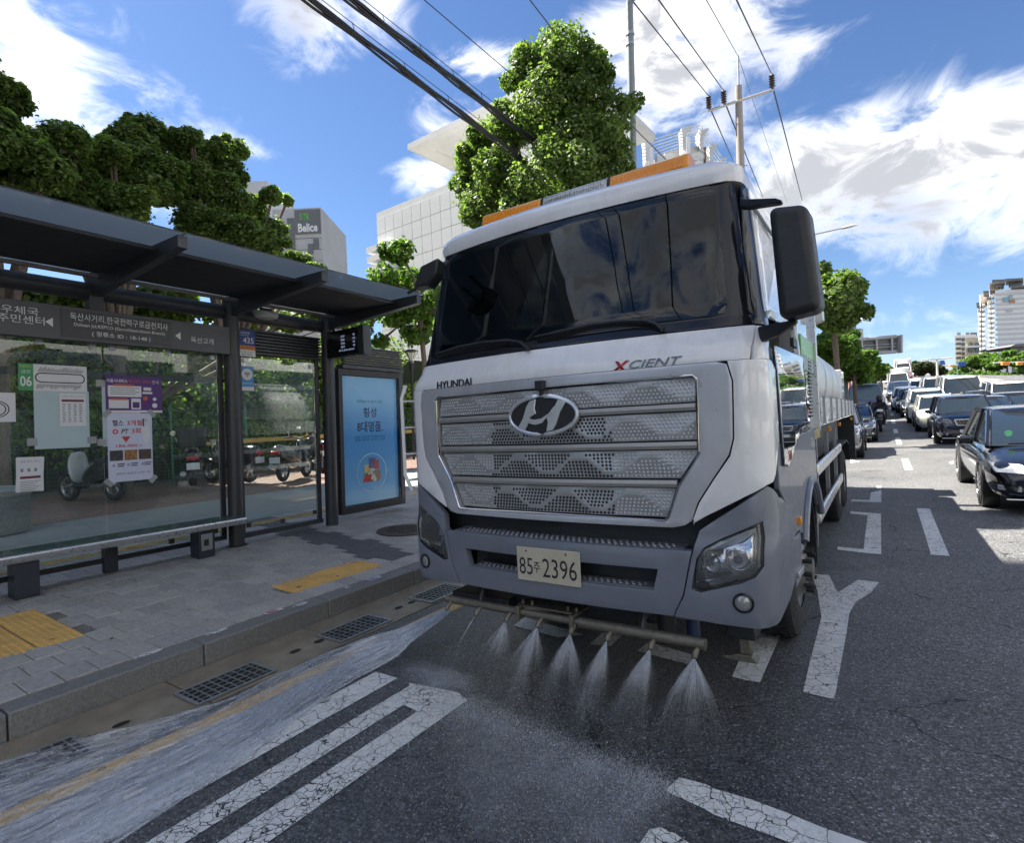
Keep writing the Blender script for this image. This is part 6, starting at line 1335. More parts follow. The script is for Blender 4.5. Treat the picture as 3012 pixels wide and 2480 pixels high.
decal('wall_emblem', 815, 515, 910, 580, mat('emblem_blue', (.25, .42, .50), .6)); decal('wall_emblem', 912, 480, 970, 545, mat('emblem_teal', (.30, .47, .47), .6)); decal('wall_emblem', 920, 546, 1010, 595, mat('emblem_orange', (.45, .24, .15), .6)); decal('wall_plate', 870, 705, 970, 735, WALLG)
o1 = thing('office_block', 'white office block with dark window bands left of the apartments', 'building', (0, 0, 0)); blk('wall', 40, 1120, 420, 1760, DA - 20, 25, APW, o1)
for k in range(6): blk('window', 72, 1165 + k * 75, 150, 1195 + k * 75, DA - 20.3, .3, WG.m, o1); blk('window', 165, 1160 + k * 75, 185, 1210 + k * 75, DA - 20.3, .3, WG.m, o1); blk('window', 192, 1160 + k * 75, 208, 1210 + k * 75, DA - 20.3, .3, WG.m, o1)
for x in (80, 220, 290, 340): blk('roof_unit', x, 1075, x + 60, 1120, DA - 14, 3, FRD, o1)
o2 = thing('cream_house', 'cream building with tall windows in front of the apartment block', 'building', (0, 0, 0)); CRM = mat('cream_wall', (.52, .46, .32), .7, 0, .04, .2)
blk('wall', 215, 1160, 450, 1760, DA - 32, 12, CRM, o2); blk('cornice', 205, 1290, 455, 1305, DA - 33, 2, APW, o2)
for x in (275, 375): blk('window', x, 1240, x + 65, 1275, DA - 32.3, .3, WG.m, o2); blk('window', x, 1310, x + 65, 1390, DA - 32.3, .3, WG.m, o2)
o3 = thing('dark_canopy_building', 'dark roofed low building at the right edge below the apartments', 'building', (0, 0, 0)); blk('wall', 935, 1285, 1400, 1760, DA - 30, 10, FRD, o3); b = MB(); b.prism([ad(935, 1300, DA - 31), ad(1010, 1260, DA - 31), ad(1400, 1230, DA - 31), ad(1400, 1290, DA - 31)], BK * 10); b.build('roof', FRD, o3)
# far buildings at the end of the road
z9 = lambda x, y: (2440 + x * .15173, 1050 + y * .1517)
def far(nm, lab, x0, y0, x1, y1, d, m_, wins=(0, 0), par=None):
    t = thing(nm, lab, 'building', (0, 0, 0)) if par is None else par
    p, q = AD(*z9(x0, y0), d), AD(*z9(x1, y1), d); b = MB(); b.prism([Vector((p.x, p.y, q.z)), Vector((q.x, q.y, q.z)), Vector((q.x, q.y, p.z)), Vector((p.x, p.y, p.z))], Vector((p.x + q.x, p.y + q.y, 0)).normalized() * 15); b.build('wall', m_, t); W0 = Vector((p.x, p.y, p.z)); ux = Vector((q.x - p.x, q.y - p.y, 0)); hh = p.z - q.z
    for j in range(wins[1]):
        for i in range(wins[0]):
            o_ = W0 + ux * ((i + .22) / wins[0]) - Vector((0, 0, hh * (j + .7) / wins[1])); b = MB(); b.prism([o_, o_ + ux * .6 / wins[0], o_ + ux * .6 / wins[0] + Vector((0, 0, hh * .42 / wins[1])), o_ + Vector((0, 0, hh * .42 / wins[1]))], BK * -.3); b.build('window', WG.m, t)
    return t
far('low_office', 'low white building with rows of windows at the far end of the road', 1020, 295, 1390, 520, 230, APW, (6, 3)); far('low_office', 'small upper block standing behind the low white building', 1110, 215, 1290, 300, 250, WALLW, (4, 1)); far('cream_block', 'narrow cream block left of the median trees at the road end', 1400, 205, 1560, 520, 240, CRM); far('grey_hill_block', 'grey block on the hill behind the median trees', 1485, 110, 1680, 210, 300, WALLG, (1, 3)); far('hill_house', 'brown grey houses on the distant hill', 950, 165, 1190, 300, 300, mat('far_brown', (.25, .22, .2), .8), (5, 2)); far('far_wall', 'low grey wall along the far side of the junction', 870, 440, 1350, 495, 190, WALLG)
far('hill_house', 'pale block rising behind the traffic signs right of the median', 1800, 100, 2250, 260, 280, APW, (8, 2))
t_ = far('tile_factory', 'grey industrial stack with pipes behind the road sign gantry', 0, 0, 1, 1, 200, WALLG)
zA = lambda x, y: (2380 + x * .17279, 750 + y * .1728)
p, q = AD(*zA(480, 900), 120), AD(*zA(640, 1500), 120)
for nm, x0, y0, x1, y1, m_ in (('stack', 560, 880, 605, 1500, APW), ('stack', 630, 880, 660, 1500, APW), ('machine_house', 750, 1260, 930, 1500, WALLG), ('lattice', 680, 900, 700, 1500, FRD), ('wall', 400, 1100, 560, 1500, WALLG)):
    p, q = AD(*zA(x0, y0), 120), AD(*zA(x1, y1), 120); b = MB(); b.prism([Vector((p.x, p.y, q.z)), Vector((q.x, q.y, q.z)), Vector((q.x, q.y, p.z)), Vector((p.x, p.y, p.z))], BK * 4); b.build(nm, m_, t_)
b = MB(); b.tube([AD(*zA(560, 1060), 119), AD(*zA(760, 1050), 119), AD(*zA(800, 1150), 119), AD(*zA(790, 1250), 119)], .12, 6); b.tube([AD(*zA(700, 1120), 119), AD(*zA(740, 1100), 119), AD(*zA(750, 1350), 119)], .1, 6); b.build('pipes', FRD, t_)
# shading block: glass-fronted building behind and left of the viewer, whose shadow covers the near road
sbd = thing('glass_tower', 'dark glass office tower behind the viewer, seen reflected in the windscreen', 'building', (0, 0, 0)); DKB = mat('tower_stone', (.11, .11, .115), .6, 0, .1, .3)
b = MB(); b.box((-62, -14, -1), (-28, 5.3, 45)); b.build('wall', DKB, sbd); b = MB(); b.box((-62, -52, -1), (-28, -14, 38)); b.build('lower_wing', DKB, sbd)
for j in range(10):
    b = MB(); b.box((-28, -51.5 if j < 8 else -13.5, 1.2 + j * 4.3), (-27.94, 4.6, 5.0 + j * 4.3)); b.build('window_band', WG.m, sbd)
for k in range(3): b = MB(); b.box((-28, -50 + k * 17, 0), (-27.6, -49.2 + k * 17, 37)); b.build('mullion', WALLG, sbd)
far_side = thing('street_block', 'row of plain city blocks behind the viewer across the road', 'building', (0, 0, 0))
for k, (x0, y0, x1, y1, z) in enumerate(((26, -60, 50, -30, 22), (30, -26, 50, -4, 16), (30, 2, 48, 22, 24), (32, 26, 52, 40, 14), (-20, -160, 20, -120, 30))):
    b = MB(); b.box((x0, y0, -1), (x1, y1, z)); b.build('wall', (APW, CRM, WALLW, APW, DKB)[k], far_side)
    for j in range(int(z // 3.4)):
        b = MB(); b.box((x0 - .05, y0 + 1, 1.2 + j * 3.4), (x0, y1 - 1, 2.7 + j * 3.4)); b.build('window_band', WG.m, far_side)
# ------------------------------------------------------------------ trees further on
def simple_tree(name, label, cx, cy, cr, hpx=None, d=None, m=LEAF_Z, n=5000, size=.12, base=None, group=None, sub=7, sq=.85, trunk=.14):
    c = AD(cx, cy, d); r = cr * d / FPX; cl = []
    for k in range(sub):
        a = k * 2.4; q = .55 * math.sqrt((k + .5) / sub); cl.append(((c.x + r * q * math.cos(a) * 1.1, c.y + r * q * math.sin(a) * 1.1, c.z + r * rnd.uniform(-.45, .5) * sq), (r * .55, r * .55, r * .5 * sq)))
    gz = road_z(c.x, c.y) + .15; tree(name, label, (c.x, c.y, gz), cl, n, size, m, trunk, group=group, fork=.9)
simple_tree('zelkova_tree', 'round green street tree just right of the truck mirror', 2450, 880, 100, d=21, n=20000, size=.075, m=LEAF_G, sub=13, sq=1.25)
simple_tree('zelkova_tree', 'lower dark street tree behind the tanker, under the beacon arm', 2450, 1030, 85, d=25, n=13000, size=.09, m=LEAF_Z)
simple_tree('zelkova_tree', 'street tree leaning over the back of the sign gantry', 2510, 1080, 70, d=31, n=11000, size=.1, m=LEAF_Z)
simple_tree('zelkova_tree', 'street tree beside the blue arrow sign on the left pavement', 2555, 1090, 50, d=42, n=6000, size=.12, m=LEAF_Z)
simple_tree('zelkova_tree', 'farthest street tree of the left pavement, at the junction', 2590, 1095, 32, d=55, n=4000, size=.15, m=LEAF_O)
for k, (x, y, r) in enumerate(((2690, 1085, 26), (2715, 1082, 30), (2740, 1085, 26), (2765, 1090, 20))): simple_tree('median_tree', ('leftmost dark tree', 'second dark tree', 'third dark tree', 'rightmost small dark tree')[k] + ' of the clump on the median island', x, y, r, d=85, n=3500, size=.2, m=LEAF_O, sub=5, trunk=.2)
for k, (x, y, r, d) in enumerate(((2855, 1070, 28, 95), (2885, 1062, 32, 95), (2925, 1068, 32, 92), (2960, 1060, 34, 90), (3000, 1058, 38, 88), (2820, 1088, 20, 105), (3030, 1070, 40, 85))): simple_tree('roadside_tree', ('pale round tree beside the blue sign', 'wide tree left of centre in the right hand row', 'middle tree in the right hand row', 'tree behind the left orange signal', 'tree behind the right orange signal', 'smallest tree at the far end of the right hand row', 'tree cut by the right edge of the picture')[k], x, y, r, d=d, n=4500, size=.2, m=LEAF_Z, sub=6, trunk=.15)
hr = thing('low_hedge', 'clipped low hedge along the far right pavement', 'hedge', (0, 0, 0)); cl = []
for k in range(22): p = AD(2800 + k * 11, 1101 + max(0, (k - 8)) * 1.3, 98 - k * .6); cl.append((tuple(p), (1.2, 1.2, .7)))
crown_mesh('foliage', cl, 5000, .2, LEAF_Z, hr, (0, 0, 0))
# ------------------------------------------------------------------ poles, cables, lamps, signs
POLEC = mat('pole_concrete', (.36, .32, .28), .8, 0, .08, 3, .15, 40); POLEG = mat('pole_grey', (.25, .29, .30), .6, .2, .08)
up_ = thing('utility_pole', 'tall concrete utility pole with one cross-arm and three insulators above the cab', 'utility pole', (0, 0, 0), tilt=False)
zB = lambda x, y: (1300 + x * .5453, y * .5453)
YP = 24.0; pt_ = AY(*zB(1597, 300), YP); pj = AY(*zB(1600, 490), YP); pb = AY(*zB(1613, 970), YP); dirp = (pb - pj); gnd = pb + dirp * ((pb.z - .3) / max(.1, (pj.z - pb.z)))
b = MB(); b.tube([gnd, pb, pj + Vector((0, 0, .2))], [.24, .155, .13], 14); b.build('shaft', POLEC, up_, smooth=True)
b = MB(); b.tube([pj, pt_], [.05, .045], 8); b.build('top_rod', STEEL, up_, smooth=True)
ca, cb2 = AY(*zB(1435, 597), YP - .1), AY(*zB(1792, 480), YP - .1); b = MB(); b.tube([ca, cb2], .06, 4); b.build('cross_arm', STEEL, up_)
INS = mat('insulator_brown', (.07, .05, .045), .3); INSP = []
for x, y in ((1441, 590), (1522, 562), (1782, 478)):
    p = AY(*zB(x, y), YP - .1); b = MB(); prof = []
    for k in range(5): prof += [(.05, .06 + k * .1), (.115, .10 + k * .1), (.05, .13 + k * .1)]
    b.lathe([(0, 0)] + prof + [(.03, .6), (0, .6)], p, 'z', 12); b.build('insulator', INS, up_, smooth=True); INSP.append(p + Vector((0, 0, .58)))
b = MB(); b.tube([AY(*zB(1575, 905), YP), AY(*zB(1650, 890), YP)], .02, 5); b.build('step_bar', STEEL, up_)
def cable(name, lab, pts, r, m_=BLACKP, sag=0, group=None, cat='cable'):
    P = []
    for i in range(len(pts) - 1):
        a, b_ = Vector(pts[i]), Vector(pts[i + 1])
        for k in range(12): f = k / 12; q = a.lerp(b_, f); q.z -= sag * 4 * f * (1 - f); P.append(q)
    P.append(Vector(pts[-1])); b = MB(); b.tube(P, r, 5); o = b.build(name, m_, smooth=True); props(o, lab, cat, group); return o
def ext(px0, py0, d0, px1, py1, d1, k=1.6):   # line through two points, carried on beyond the frame at the first
    a, b_ = AD(px0, py0, d0), AD(px1, py1, d1); return a + (a - b_) * k, b_
WC = mat('cable_dark', (.05, .05, .055), .6)
lines = [((1038, 15), 0), ((1168, -5), 1), ((1588, -5), 2)]
for (p, i), lab in zip(lines, ('power line to the leftmost insulator on the cross-arm', 'power line to the middle insulator on the cross-arm', 'power line to the rightmost insulator, beyond the pole')):
    a = AY(*zB(*p), 12.0); q = INSP[i]; s_ = a + (a - q) * 1.4; cable('power_line', lab, [s_, a, q], .017, WC)
for i, (x, y), lab in ((0, (1585, 900), 'power line dropping behind the cab from the left insulator'), (1, (1730, 1060), 'power line dropping to the right from the middle insulator'), (2, (1943, 1080), 'power line running down to the mirror from the right insulator')):
    cable('power_line', lab, [INSP[i] - Vector((0, 0, .4)), AY(*zB(x, y), 60)], .03, WC)
cable('ground_wire', 'thinnest grey wire from the top rod of the utility pole', [AY(*zB(1425, -5), 12), pt_, AY(*zB(1860, 1090), 60)], .012, mat('wire_grey', (.2, .22, .25), .5))
# thick bundled cables crossing the sky to the ginkgo
def bundle(lab, p0, p1, d0, d1, n=3, r=.028):
    t = thing('telephone_cables', lab, 'cables', (0, 0, 0)); a, b_ = ext(*p0, d0, *p1, d1, .5)
    for k in range(n):
        o_ = Vector((rnd.uniform(-.03, .03), 0, -.045 * k)); P = []
        for i in range(40): f = i / 39; q = a.lerp(b_, f) + o_ + Vector((0, 0, .012 * math.sin(f * 40 + k * 2))); P.append(q)
        m = MB(); m.tube(P, r * (1 if k == 0 else .7), 6); m.build('cable', BLACKP, t, smooth=True)
    m = MB(); m.tube([a + Vector((0, 0, .12)), b_ + Vector((0, 0, .12))], .007, 4); m.build('carrier_wire', BLACKP, t, smooth=True)
    for k in range(9):
        f = .08 + k * .11; q = a.lerp(b_, f); m = MB(); m.tube([q + Vector((0, 0, .13)), q + Vector((0, .03, .06)), q + Vector((0, 0, -.02))], .006, 4); m.build('hanger', BLACKP, t)
bundle('lower bundle of thick black cables crossing the sky down to the ginkgo', (915, 0), (1640, 545), 7.2, 11.2); bundle('upper bundle of thick black cables crossing the sky down to the ginkgo', (1040, 0), (1580, 420), 7.4, 10.8)
cable('thin_cable', 'thin black wire crossing the sky above the ginkgo tree', ext(1560, 0, 8, 1660, 130, 10), .009, WC); cable('thin_cable', 'thin black wire ending at the left side of the ginkgo', ext(1250, 0, 8, 1525, 235, 10.5), .008, WC); cable('thin_cable', 'thin wire leaving the ginkgo down to the light bar', [AD(1840, 350, 11), AD(1980, 490, 12)], .010, WC)
# grey lamp pole rising out of the ginkgo
lpz = thing('lamp_pole', 'tall grey steel pole rising beside the ginkgo to the top edge', 'lamp pole', (0, 0, 0)); pa, pb2 = AY(1852, -60, 11.2), AY(1858, 330, 11.2); dd = (pb2 - pa).normalized(); gz_ = pb2 + dd * (pb2.z / -dd.z)
b = MB(); b.tube([gz_, pb2, AY(1851, 5, 11.2)], [.13, .082, .075], 14); b.build('shaft', POLEG, lpz, smooth=True); b = MB(); b.tube([AY(1850, 4, 11.2), AY(1858, -3, 11.2), AY(1885, -22, 11.2), AY(1950, -60, 11.2)], .055, 10); b.build('arm', POLEG, lpz, smooth=True)
for y in (100, 130): b = MB(); p = AY(1853, y, 11.2); b.lathe([(.09, -.03), (.09, .03)], p, 'z', 12); b.build('clamp', STEEL, lpz)
# street lamps along the left pavement
def street_lamp(lab, tip, root, d, grp='street lamps along the left pavement'):
    a, b_ = AD(*tip, d), AD(*root, d); t = thing('street_lamp', lab, 'street lamp', (0, 0, 0), group=grp); k = d / 30
    base = Vector((b_.x - .3 * k, b_.y, road_z(b_.x, b_.y))); top = Vector((b_.x - .25 * k, b_.y, b_.z - .2)); m = MB(); m.tube([base, top], [.09 * k, .06 * k], 8); m.build('pole', POLEG, t, smooth=True)
    u = (a - b_).normalized(); L_ = (a - b_).length; m = MB(); m.tube([top, b_, b_ + u * L_ * .65], .035 * k, 7); m.build('arm', STEEL, t, smooth=True)
    m = MB(); c = b_ + u * L_ * .82; w = L_ * .20; q = u.to_track_quat('X', 'Z').to_matrix().to_4x4(); m.loft([[(x, y * .20 * k * s, z * .085 * k * s) for y, z in ((-1, 0), (-.6, .9), (.6, .9), (1, 0), (.6, -.6), (-.6, -.6))] for x, s in ((-w, .35), (-w * .5, .9), (w * .4, 1), (w, .4))]); o = m.build('lamp_head', mat('lamp_head', (.6, .6, .6), .4) if 'lamp_head' not in bpy.data.materials else bpy.data.materials['lamp_head'], t, smooth=True); o.matrix_local = Matrix.Translation(c) @ q; return t
street_lamp('street lamp arm sticking out just right of the truck mirror', (2518, 662), (2392, 690), 24); street_lamp('street lamp arm beside the top of the round street tree', (2538, 862), (2460, 872), 38); street_lamp('street lamp arm above the road sign gantry', (2556, 936), (2462, 952), 50)
# gantry sign seen from behind
gs = thing('road_sign_gantry', 'back of a large overhead road sign with a pale tubular frame', 'road sign', (0, 0, 0)); DG_ = 40
def gA(x, y, d=DG_): return AD(*zA(x, y), d)
fr_ = [gA(640, 1455), gA(1500, 1385), gA(1500, 1640), gA(790, 1690)]
bk_ = thing if False else None
m = MB(); c4 = [gA(660, 1450), gA(1490, 1385), gA(1490, 1655), gA(660, 1700)]; m.prism(c4, BK * -.06); m.build('panel', mat('sign_back', (.16, .165, .17), .6, .3, .1), gs)
m = MB(); m.tube([gA(600, 1465, 39.8), gA(1480, 1388, 39.8)], .13, 8); m.tube([gA(720, 1700, 39.8), gA(1480, 1645, 39.8)], .13, 8); m.build('frame_tube', POLEG if False else mat('frame_pale', (.42, .42, .43), .5, .4), gs, smooth=True)
for x in (895, 1145, 1405): m = MB(); m.tube([gA(x, 1440 - (x - 895) * .08, 39.8), gA(x + 5, 1680 - (x - 895) * .06, 39.8)], .08, 6); m.build('upright', bpy.data.materials['frame_pale'], gs)
for y in (1545, 1590): m = MB(); m.tube([gA(700, y + 15, 39.85), gA(1480, y - 35, 39.85)], .04, 5); m.build('rail', bpy.data.materials['frame_pale'], gs)
m = MB(); m.prism([gA(1490, 1375), gA(1515, 1375), gA(1515, 1675), gA(1490, 1660)], BK * -.5); m.build('edge', WALLG, gs)
p = gA(560, 1600, 40); m = MB(); m.tube([Vector((p.x, p.y, road_z(p.x, p.y))), Vector((p.x, p.y, gA(640, 1455).z + .5))], .18, 12); m.build('column', POLEG, gs, smooth=True); m = MB(); m.tube([Vector((p.x, p.y, gA(640, 1455).z)), gA(660, 1455)], .12, 8); m.build('arm', POLEG, gs)
# small signs, signals
SBL = mat('sign_blue', (.05, .12, .42), .5); SOR = mat('signal_orange', (.75, .30, .05), .5)
def zsign(nm, lab, cat, x0, y0, x1, y1, d, m_, z=z9, pole=True, th=.12):
    t = thing(nm, lab, cat, (0, 0, 0)); p, q = AD(*z(x0, y0), d), AD(*z(x1, y1), d); b = MB(); b.prism([Vector((p.x, p.y, q.z)), Vector((q.x, q.y, q.z)), Vector((q.x, q.y, p.z)), Vector((p.x, p.y, p.z))], BK * -th); b.build('plate', m_, t, bevel=.03)
    if pole: b = MB(); c = Vector((p.x - .1, p.y, q.z - .2)); b.tube([Vector((p.x - .1, p.y, road_z(p.x, p.y))), Vector((p.x - .1, p.y, p.z))], .06, 8); b.build('pole', POLEG, t, smooth=True)
    return t
t = zsign('street_name_sign', 'blue street name sign with a white rim on the left pavement', 'road sign', 420, 335, 695, 415, 38, mat('sign_rim', (.6, .62, .65), .5)); p, q = AD(*z9(440, 350), 37.8), AD(*z9(680, 400), 37.8); b = MB(); b.prism([Vector((p.x, p.y, q.z)), Vector((q.x, q.y, q.z)), Vector((q.x, q.y, p.z)), Vector((p.x, p.y, p.z))], BK * -.05); b.build('face', SBL, t)
zC = lambda x, y: (2700 + x * .14794, 1000 + y * .1479)
zsign('direction_sign', 'blue direction sign beside the median lamp post', 'road sign', 430, 410, 520, 490, 90, SBL, zC); zsign('direction_sign', 'wide blue direction sign in front of the right hand trees', 'road sign', 790, 440, 950, 520, 92, SBL, zC)
def signal(lab, x0, x1, y, d, hx, z=z9, armc=None):
    t = thing('traffic_signal', lab, 'traffic light', (0, 0, 0)); a, b_ = AD(*z(x0, y), d), AD(*z(x1, y - abs(x1 - x0) * .03), d); m = MB(); m.tube([a, b_], .09, 6); m.build('arm', mat('arm_pale', (.55, .55, .53), .5) if 'arm_pale' not in bpy.data.materials else bpy.data.materials['arm_pale'], t, smooth=True)
    e = a if armc != 'r' else b_; m = MB(); m.tube([Vector((e.x, e.y, road_z(e.x, e.y))), Vector((e.x, e.y, e.z + .3))], .12, 8); m.build('pole', POLEG, t, smooth=True)
    for h0, h1, y1 in hx:
        p, q = AD(*z(h0, y - 12), d - .3), AD(*z(h1, y1), d - .3); m = MB(); m.prism([Vector((p.x, p.y, q.z)), Vector((q.x, q.y, q.z)), Vector((q.x, q.y, p.z)), Vector((p.x, p.y, p.z))], BK * -.3); m.build('signal_head', SOR, t, bevel=.04)
signal('long signal arm over the far junction with two orange heads', 870, 1680, 240, 88, ((1060, 1110, 262), (1400, 1670, 238))); signal('signal arm at the right edge with two orange heads', 1500, 2300, 455, 70, ((1640, 1790, 500), (1940, 2060, 500)), zC, 'r'); signal('short signal arm behind the median lamp post', 400, 800, 515, 88, ((610, 710, 530),), zC)
# double-headed lamp on the median
t = thing('median_lamp', 'tall double headed street lamp on the median beside the green bus', 'street lamp', (0, 0, 0)); d = 70; a, b_ = AD(*zC(375, 390), d), AD(*zC(400, 960), d); m = MB(); m.tube([b_, a], [.16, .10], 10); m.build('pole', mat('pole_pale', (.5, .5, .46), .6), t, smooth=True)
for x, y in ((180, 375), (575, 350)): m = MB(); m.tube([a, AD(*zC(x, y + 15), d)], .06, 6); m.build('arm', STEEL, t); m = MB(); p = AD(*zC(x, y + 10), d); m.cbox((p.x, p.y, p.z), (1.1, .3, .14)); m.build('lamp_head', bpy.data.materials['lamp_head'], t, bevel=.04)
m = MB(); p, q = AD(*zC(345, 710), d - .2), AD(*zC(430, 790), d - .2); m.prism([Vector((p.x, p.y, q.z)), Vector((q.x, q.y, q.z)), Vector((q.x, q.y, p.z)), Vector((p.x, p.y, p.z))], BK * -.1); m.build('orange_plate', SOR, t)
t = thing('signal_post', 'pair of grey posts with an orange banner at the kerb behind the tanker', 'post', (0, 0, 0))
for x in (310, 345): p = AD(*z9(x, 700), 32); m = MB(); m.tube([Vector((p.x, p.y, road_z(p.x, p.y))), Vector((p.x, p.y, AD(*z9(x, 330), 32).z))], .06, 8); m.build('post', POLEG, t, smooth=True)
p, q = AD(*z9(370, 480), 36), AD(*z9(400, 720), 36); m = MB(); m.prism([Vector((p.x, p.y, q.z)), Vector((q.x, q.y, q.z)), Vector((q.x, q.y, p.z)), Vector((p.x, p.y, p.z))], BK * -.05); m.build('banner', mat('banner_orange', (.5, .15, .06), .6), t)
# ------------------------------------------------------------------ cars
CGL = NT('car_glass'); CGL.set(Base_Color=(.018, .026, .032), Roughness=.03, Coat_Weight=.8)
HLM = mat('headlamp_clear', (.62, .64, .66), .12, .6, .25, 20); TYRE = RUB; RIMC = mat('alloy_rim', (.5, .51, .53), .25, .9, .1, 8)
def carpaint(name, c): 
    if name in bpy.data.materials: return bpy.data.materials[name]
    return mat(name, c, .16, .35 if sum(c) < .5 else 0, .04, 3, coat=1)
def car(kind, label, cat, colr, X, Y, scale=1.0, group='cars queueing in the lanes', grille='bars', full=True, face=math.pi, rim=None):
    # local: +y is the car's rear, -y its front; length L, half width W
    Ls, Ws, Hs = {'sedan': (4.9, .93, 1.49), 'suv': (4.75, .95, 1.70), 'hatch': (4.1, .86, 1.52), 'van': (5.1, .96, 1.95), 'truck': (5.0, .90, 2.1)}[kind]
    z0 = road_z(X, Y); slope = math.atan2(road_z(X, Y + 3) - road_z(X, Y - 1), 4)
    t = thing('parked_car' if False else {'sedan': 'sedan_car', 'suv': 'suv_car', 'hatch': 'small_car', 'van': 'van', 'truck': 'light_truck'}[kind], label, cat, (X, Y, z0), group=group, rx=slope)
    P_ = carpaint(*colr)
    hood, cowl, ws_top, rf_back, tail, belt = {'sedan': (.80, 1.15, 1.95, 3.3, 4.1, .93), 'suv': (1.02, 1.15, 1.75, 4.0, 4.55, 1.08), 'hatch': (.92, .85, 1.45, 3.3, 3.9, .98), 'van': (1.10, .55, 1.15, 4.9, 5.0, 1.12), 'truck': (1.15, .20, .65, 1.6, 1.7, 1.15)}[kind]
    st_ = [(-.02, .72, .30, hood * .60), (.04, .84, .22, hood * .80), (.18, .93, .19, hood * .93), (.45, .99, .18, hood), (cowl, 1.0, .18, belt), (Ls * .5, 1.0, .18, belt + .01), (Ls - .6, 1.0, .2, belt + .03), (Ls - .2, .97, .24, belt - .0), (Ls, .86, .32, belt - .10)]
    if kind == 'truck': st_ = [(0, .9, .3, 1.0), (.05, .97, .25, 1.12), (.3, 1, .25, 1.15), (1.7, 1, .25, 1.15)]
    rings = []
    for y, wf, zb_, zt_ in st_:
        w = Ws * wf; rings.append([(-w * .80, y, zb_), (w * .80, y, zb_), (w * .97, y, zb_ + .08), (w, y, (zb_ + zt_) / 2), (w * .985, y, zt_ - .12), (w * .90, y, zt_ - .02), (w * .45, y, zt_ + .025), (-w * .45, y, zt_ + .025), (-w * .90, y, zt_ - .02), (-w * .985, y, zt_ - .12), (-w, y, (zb_ + zt_) / 2), (-w * .97, y, zb_ + .08)])
    b = MB(); b.loft(rings); body = b.build('body', P_, t, sub=2)
    def cab(y, w, z): return y, w, z
    # greenhouse: dark glass with a painted roof
    zb_ = belt - .03; zr = Hs
    G = [(cowl - .10, Ws * .86, zb_), (ws_top, Ws * .70, zr - .05), (rf_back, Ws * .70, zr - .06), (tail, Ws * .84, zb_ + .02)]
    b = MB(); q = [(-G[0][1], G[0][0], zb_), (G[0][1], G[0][0], zb_), (G[3][1], G[3][0], zb_), (-G[3][1], G[3][0], zb_)]; r_ = [(-G[1][1], G[1][0], zr - .05), (G[1][1], G[1][0], zr - .05), (G[2][1], G[2][0], zr - .05), (-G[2][1], G[2][0], zr - .05)]
    b.loft([q, r_]); gh = b.build('windows', CGL.m, t, bevel=.05, seg=3)
    b = MB(); w = Ws * .72; rr = []
    for y, f, z in ((ws_top - .10, .93, zr - .085), (ws_top + .05, 1, zr - .02), ((ws_top + rf_back) / 2, 1.02, zr + .02), (rf_back - .05, 1, zr - .02), (rf_back + .1, .93, zr - .09)): rr.append([(-w * f, y, z - .045), (-w * f * .92, y, z), (-w * .4, y, z + .022), (w * .4, y, z + .022), (w * f * .92, y, z), (w * f, y, z - .045), (w * .5, y, z - .05), (-w * .5, y, z - .05)])
    b.loft(rr); b.build('roof', P_, t, sub=1)
    for sx_ in (-1, 1):
        b = MB()
        pa_, pb_ = Vector((sx_ * G[0][1], G[0][0] - .02, zb_ + .0)), Vector((sx_ * (G[1][1] + .005), G[1][0], zr - .05)); b.tube([pa_, pb_], .035, 6); b.build('front_pillar', P_, t, smooth=True)
        if kind != 'truck': b = MB(); ym = (G[0][0] + G[3][0]) / 2 - .05; b.tube([Vector((sx_ * (Ws * .865), ym, zb_)), Vector((sx_ * Ws * .715, ym, zr - .05))], .03, 5); b.build('middle_pillar', P_, t, smooth=True); b = MB(); b.tube([Vector((sx_ * G[3][1], G[3][0], zb_)), Vector((sx_ * G[2][1], G[2][0], zr - .05))], .06, 6); b.build('rear_pillar', P_, t, smooth=True)
    wb_ = (.95, Ls - 1.05) if kind != 'truck' else (.9, 3.9); R = .335 if kind != 'suv' else .37
    for y in wb_:
        for sx_ in (-1, 1):
            b = MB(); b.lathe([(R + .055, sx_ * (Ws - .20)), (R + .055, sx_ * (Ws + .002))], (0, y, R), 'x', 28); b.lathe([(R + .055, sx_ * (Ws + .002)), (0, sx_ * (Ws + .002))], (0, y, R), 'x', 28); b.build('wheel_arch', BLACKP, t)
            b = MB(); b.lathe([(R * .62, 0), (R * .95, 0), (R, -.03 * sx_), (R, -.19 * sx_), (R * .6, -.2 * sx_)], (sx_ * (Ws + .012), y, R), 'x', 32); wh = b.build('wheel', TYRE, t, smooth=True)
            b = MB(); b.lathe([(R * .66, 0), (R * .62, -.03 * sx_), (R * .58, -.045 * sx_)], (sx_ * (Ws + .014), y, R), 'x', 32)
            for k in range(10 if full else 5): a_ = 2 * math.pi * k / (10 if full else 5); mx = Matrix.Translation((sx_ * (Ws - .005), y, R)) @ Matrix.Rotation(a_, 4, 'X'); b.box((-.012, -.022, 0), (.012, .022, R * .62), mx)
            b.lathe([(.06, .02 * sx_), (0, .022 * sx_)], (sx_ * (Ws - .01), y, R), 'x', 12); b.build('rim', RIMC, wh)
    # face
    def facebox(nm, x0, x1, z0_, z1, y, m_, bv=.01, d_=.08, yaw=0): b = MB(); b.box((x0, y, z0_), (x1, y + d_, z1)); return b.build(nm, m_, t, bevel=bv)
    hz0 = hood * .72; hz1 = hood * .90
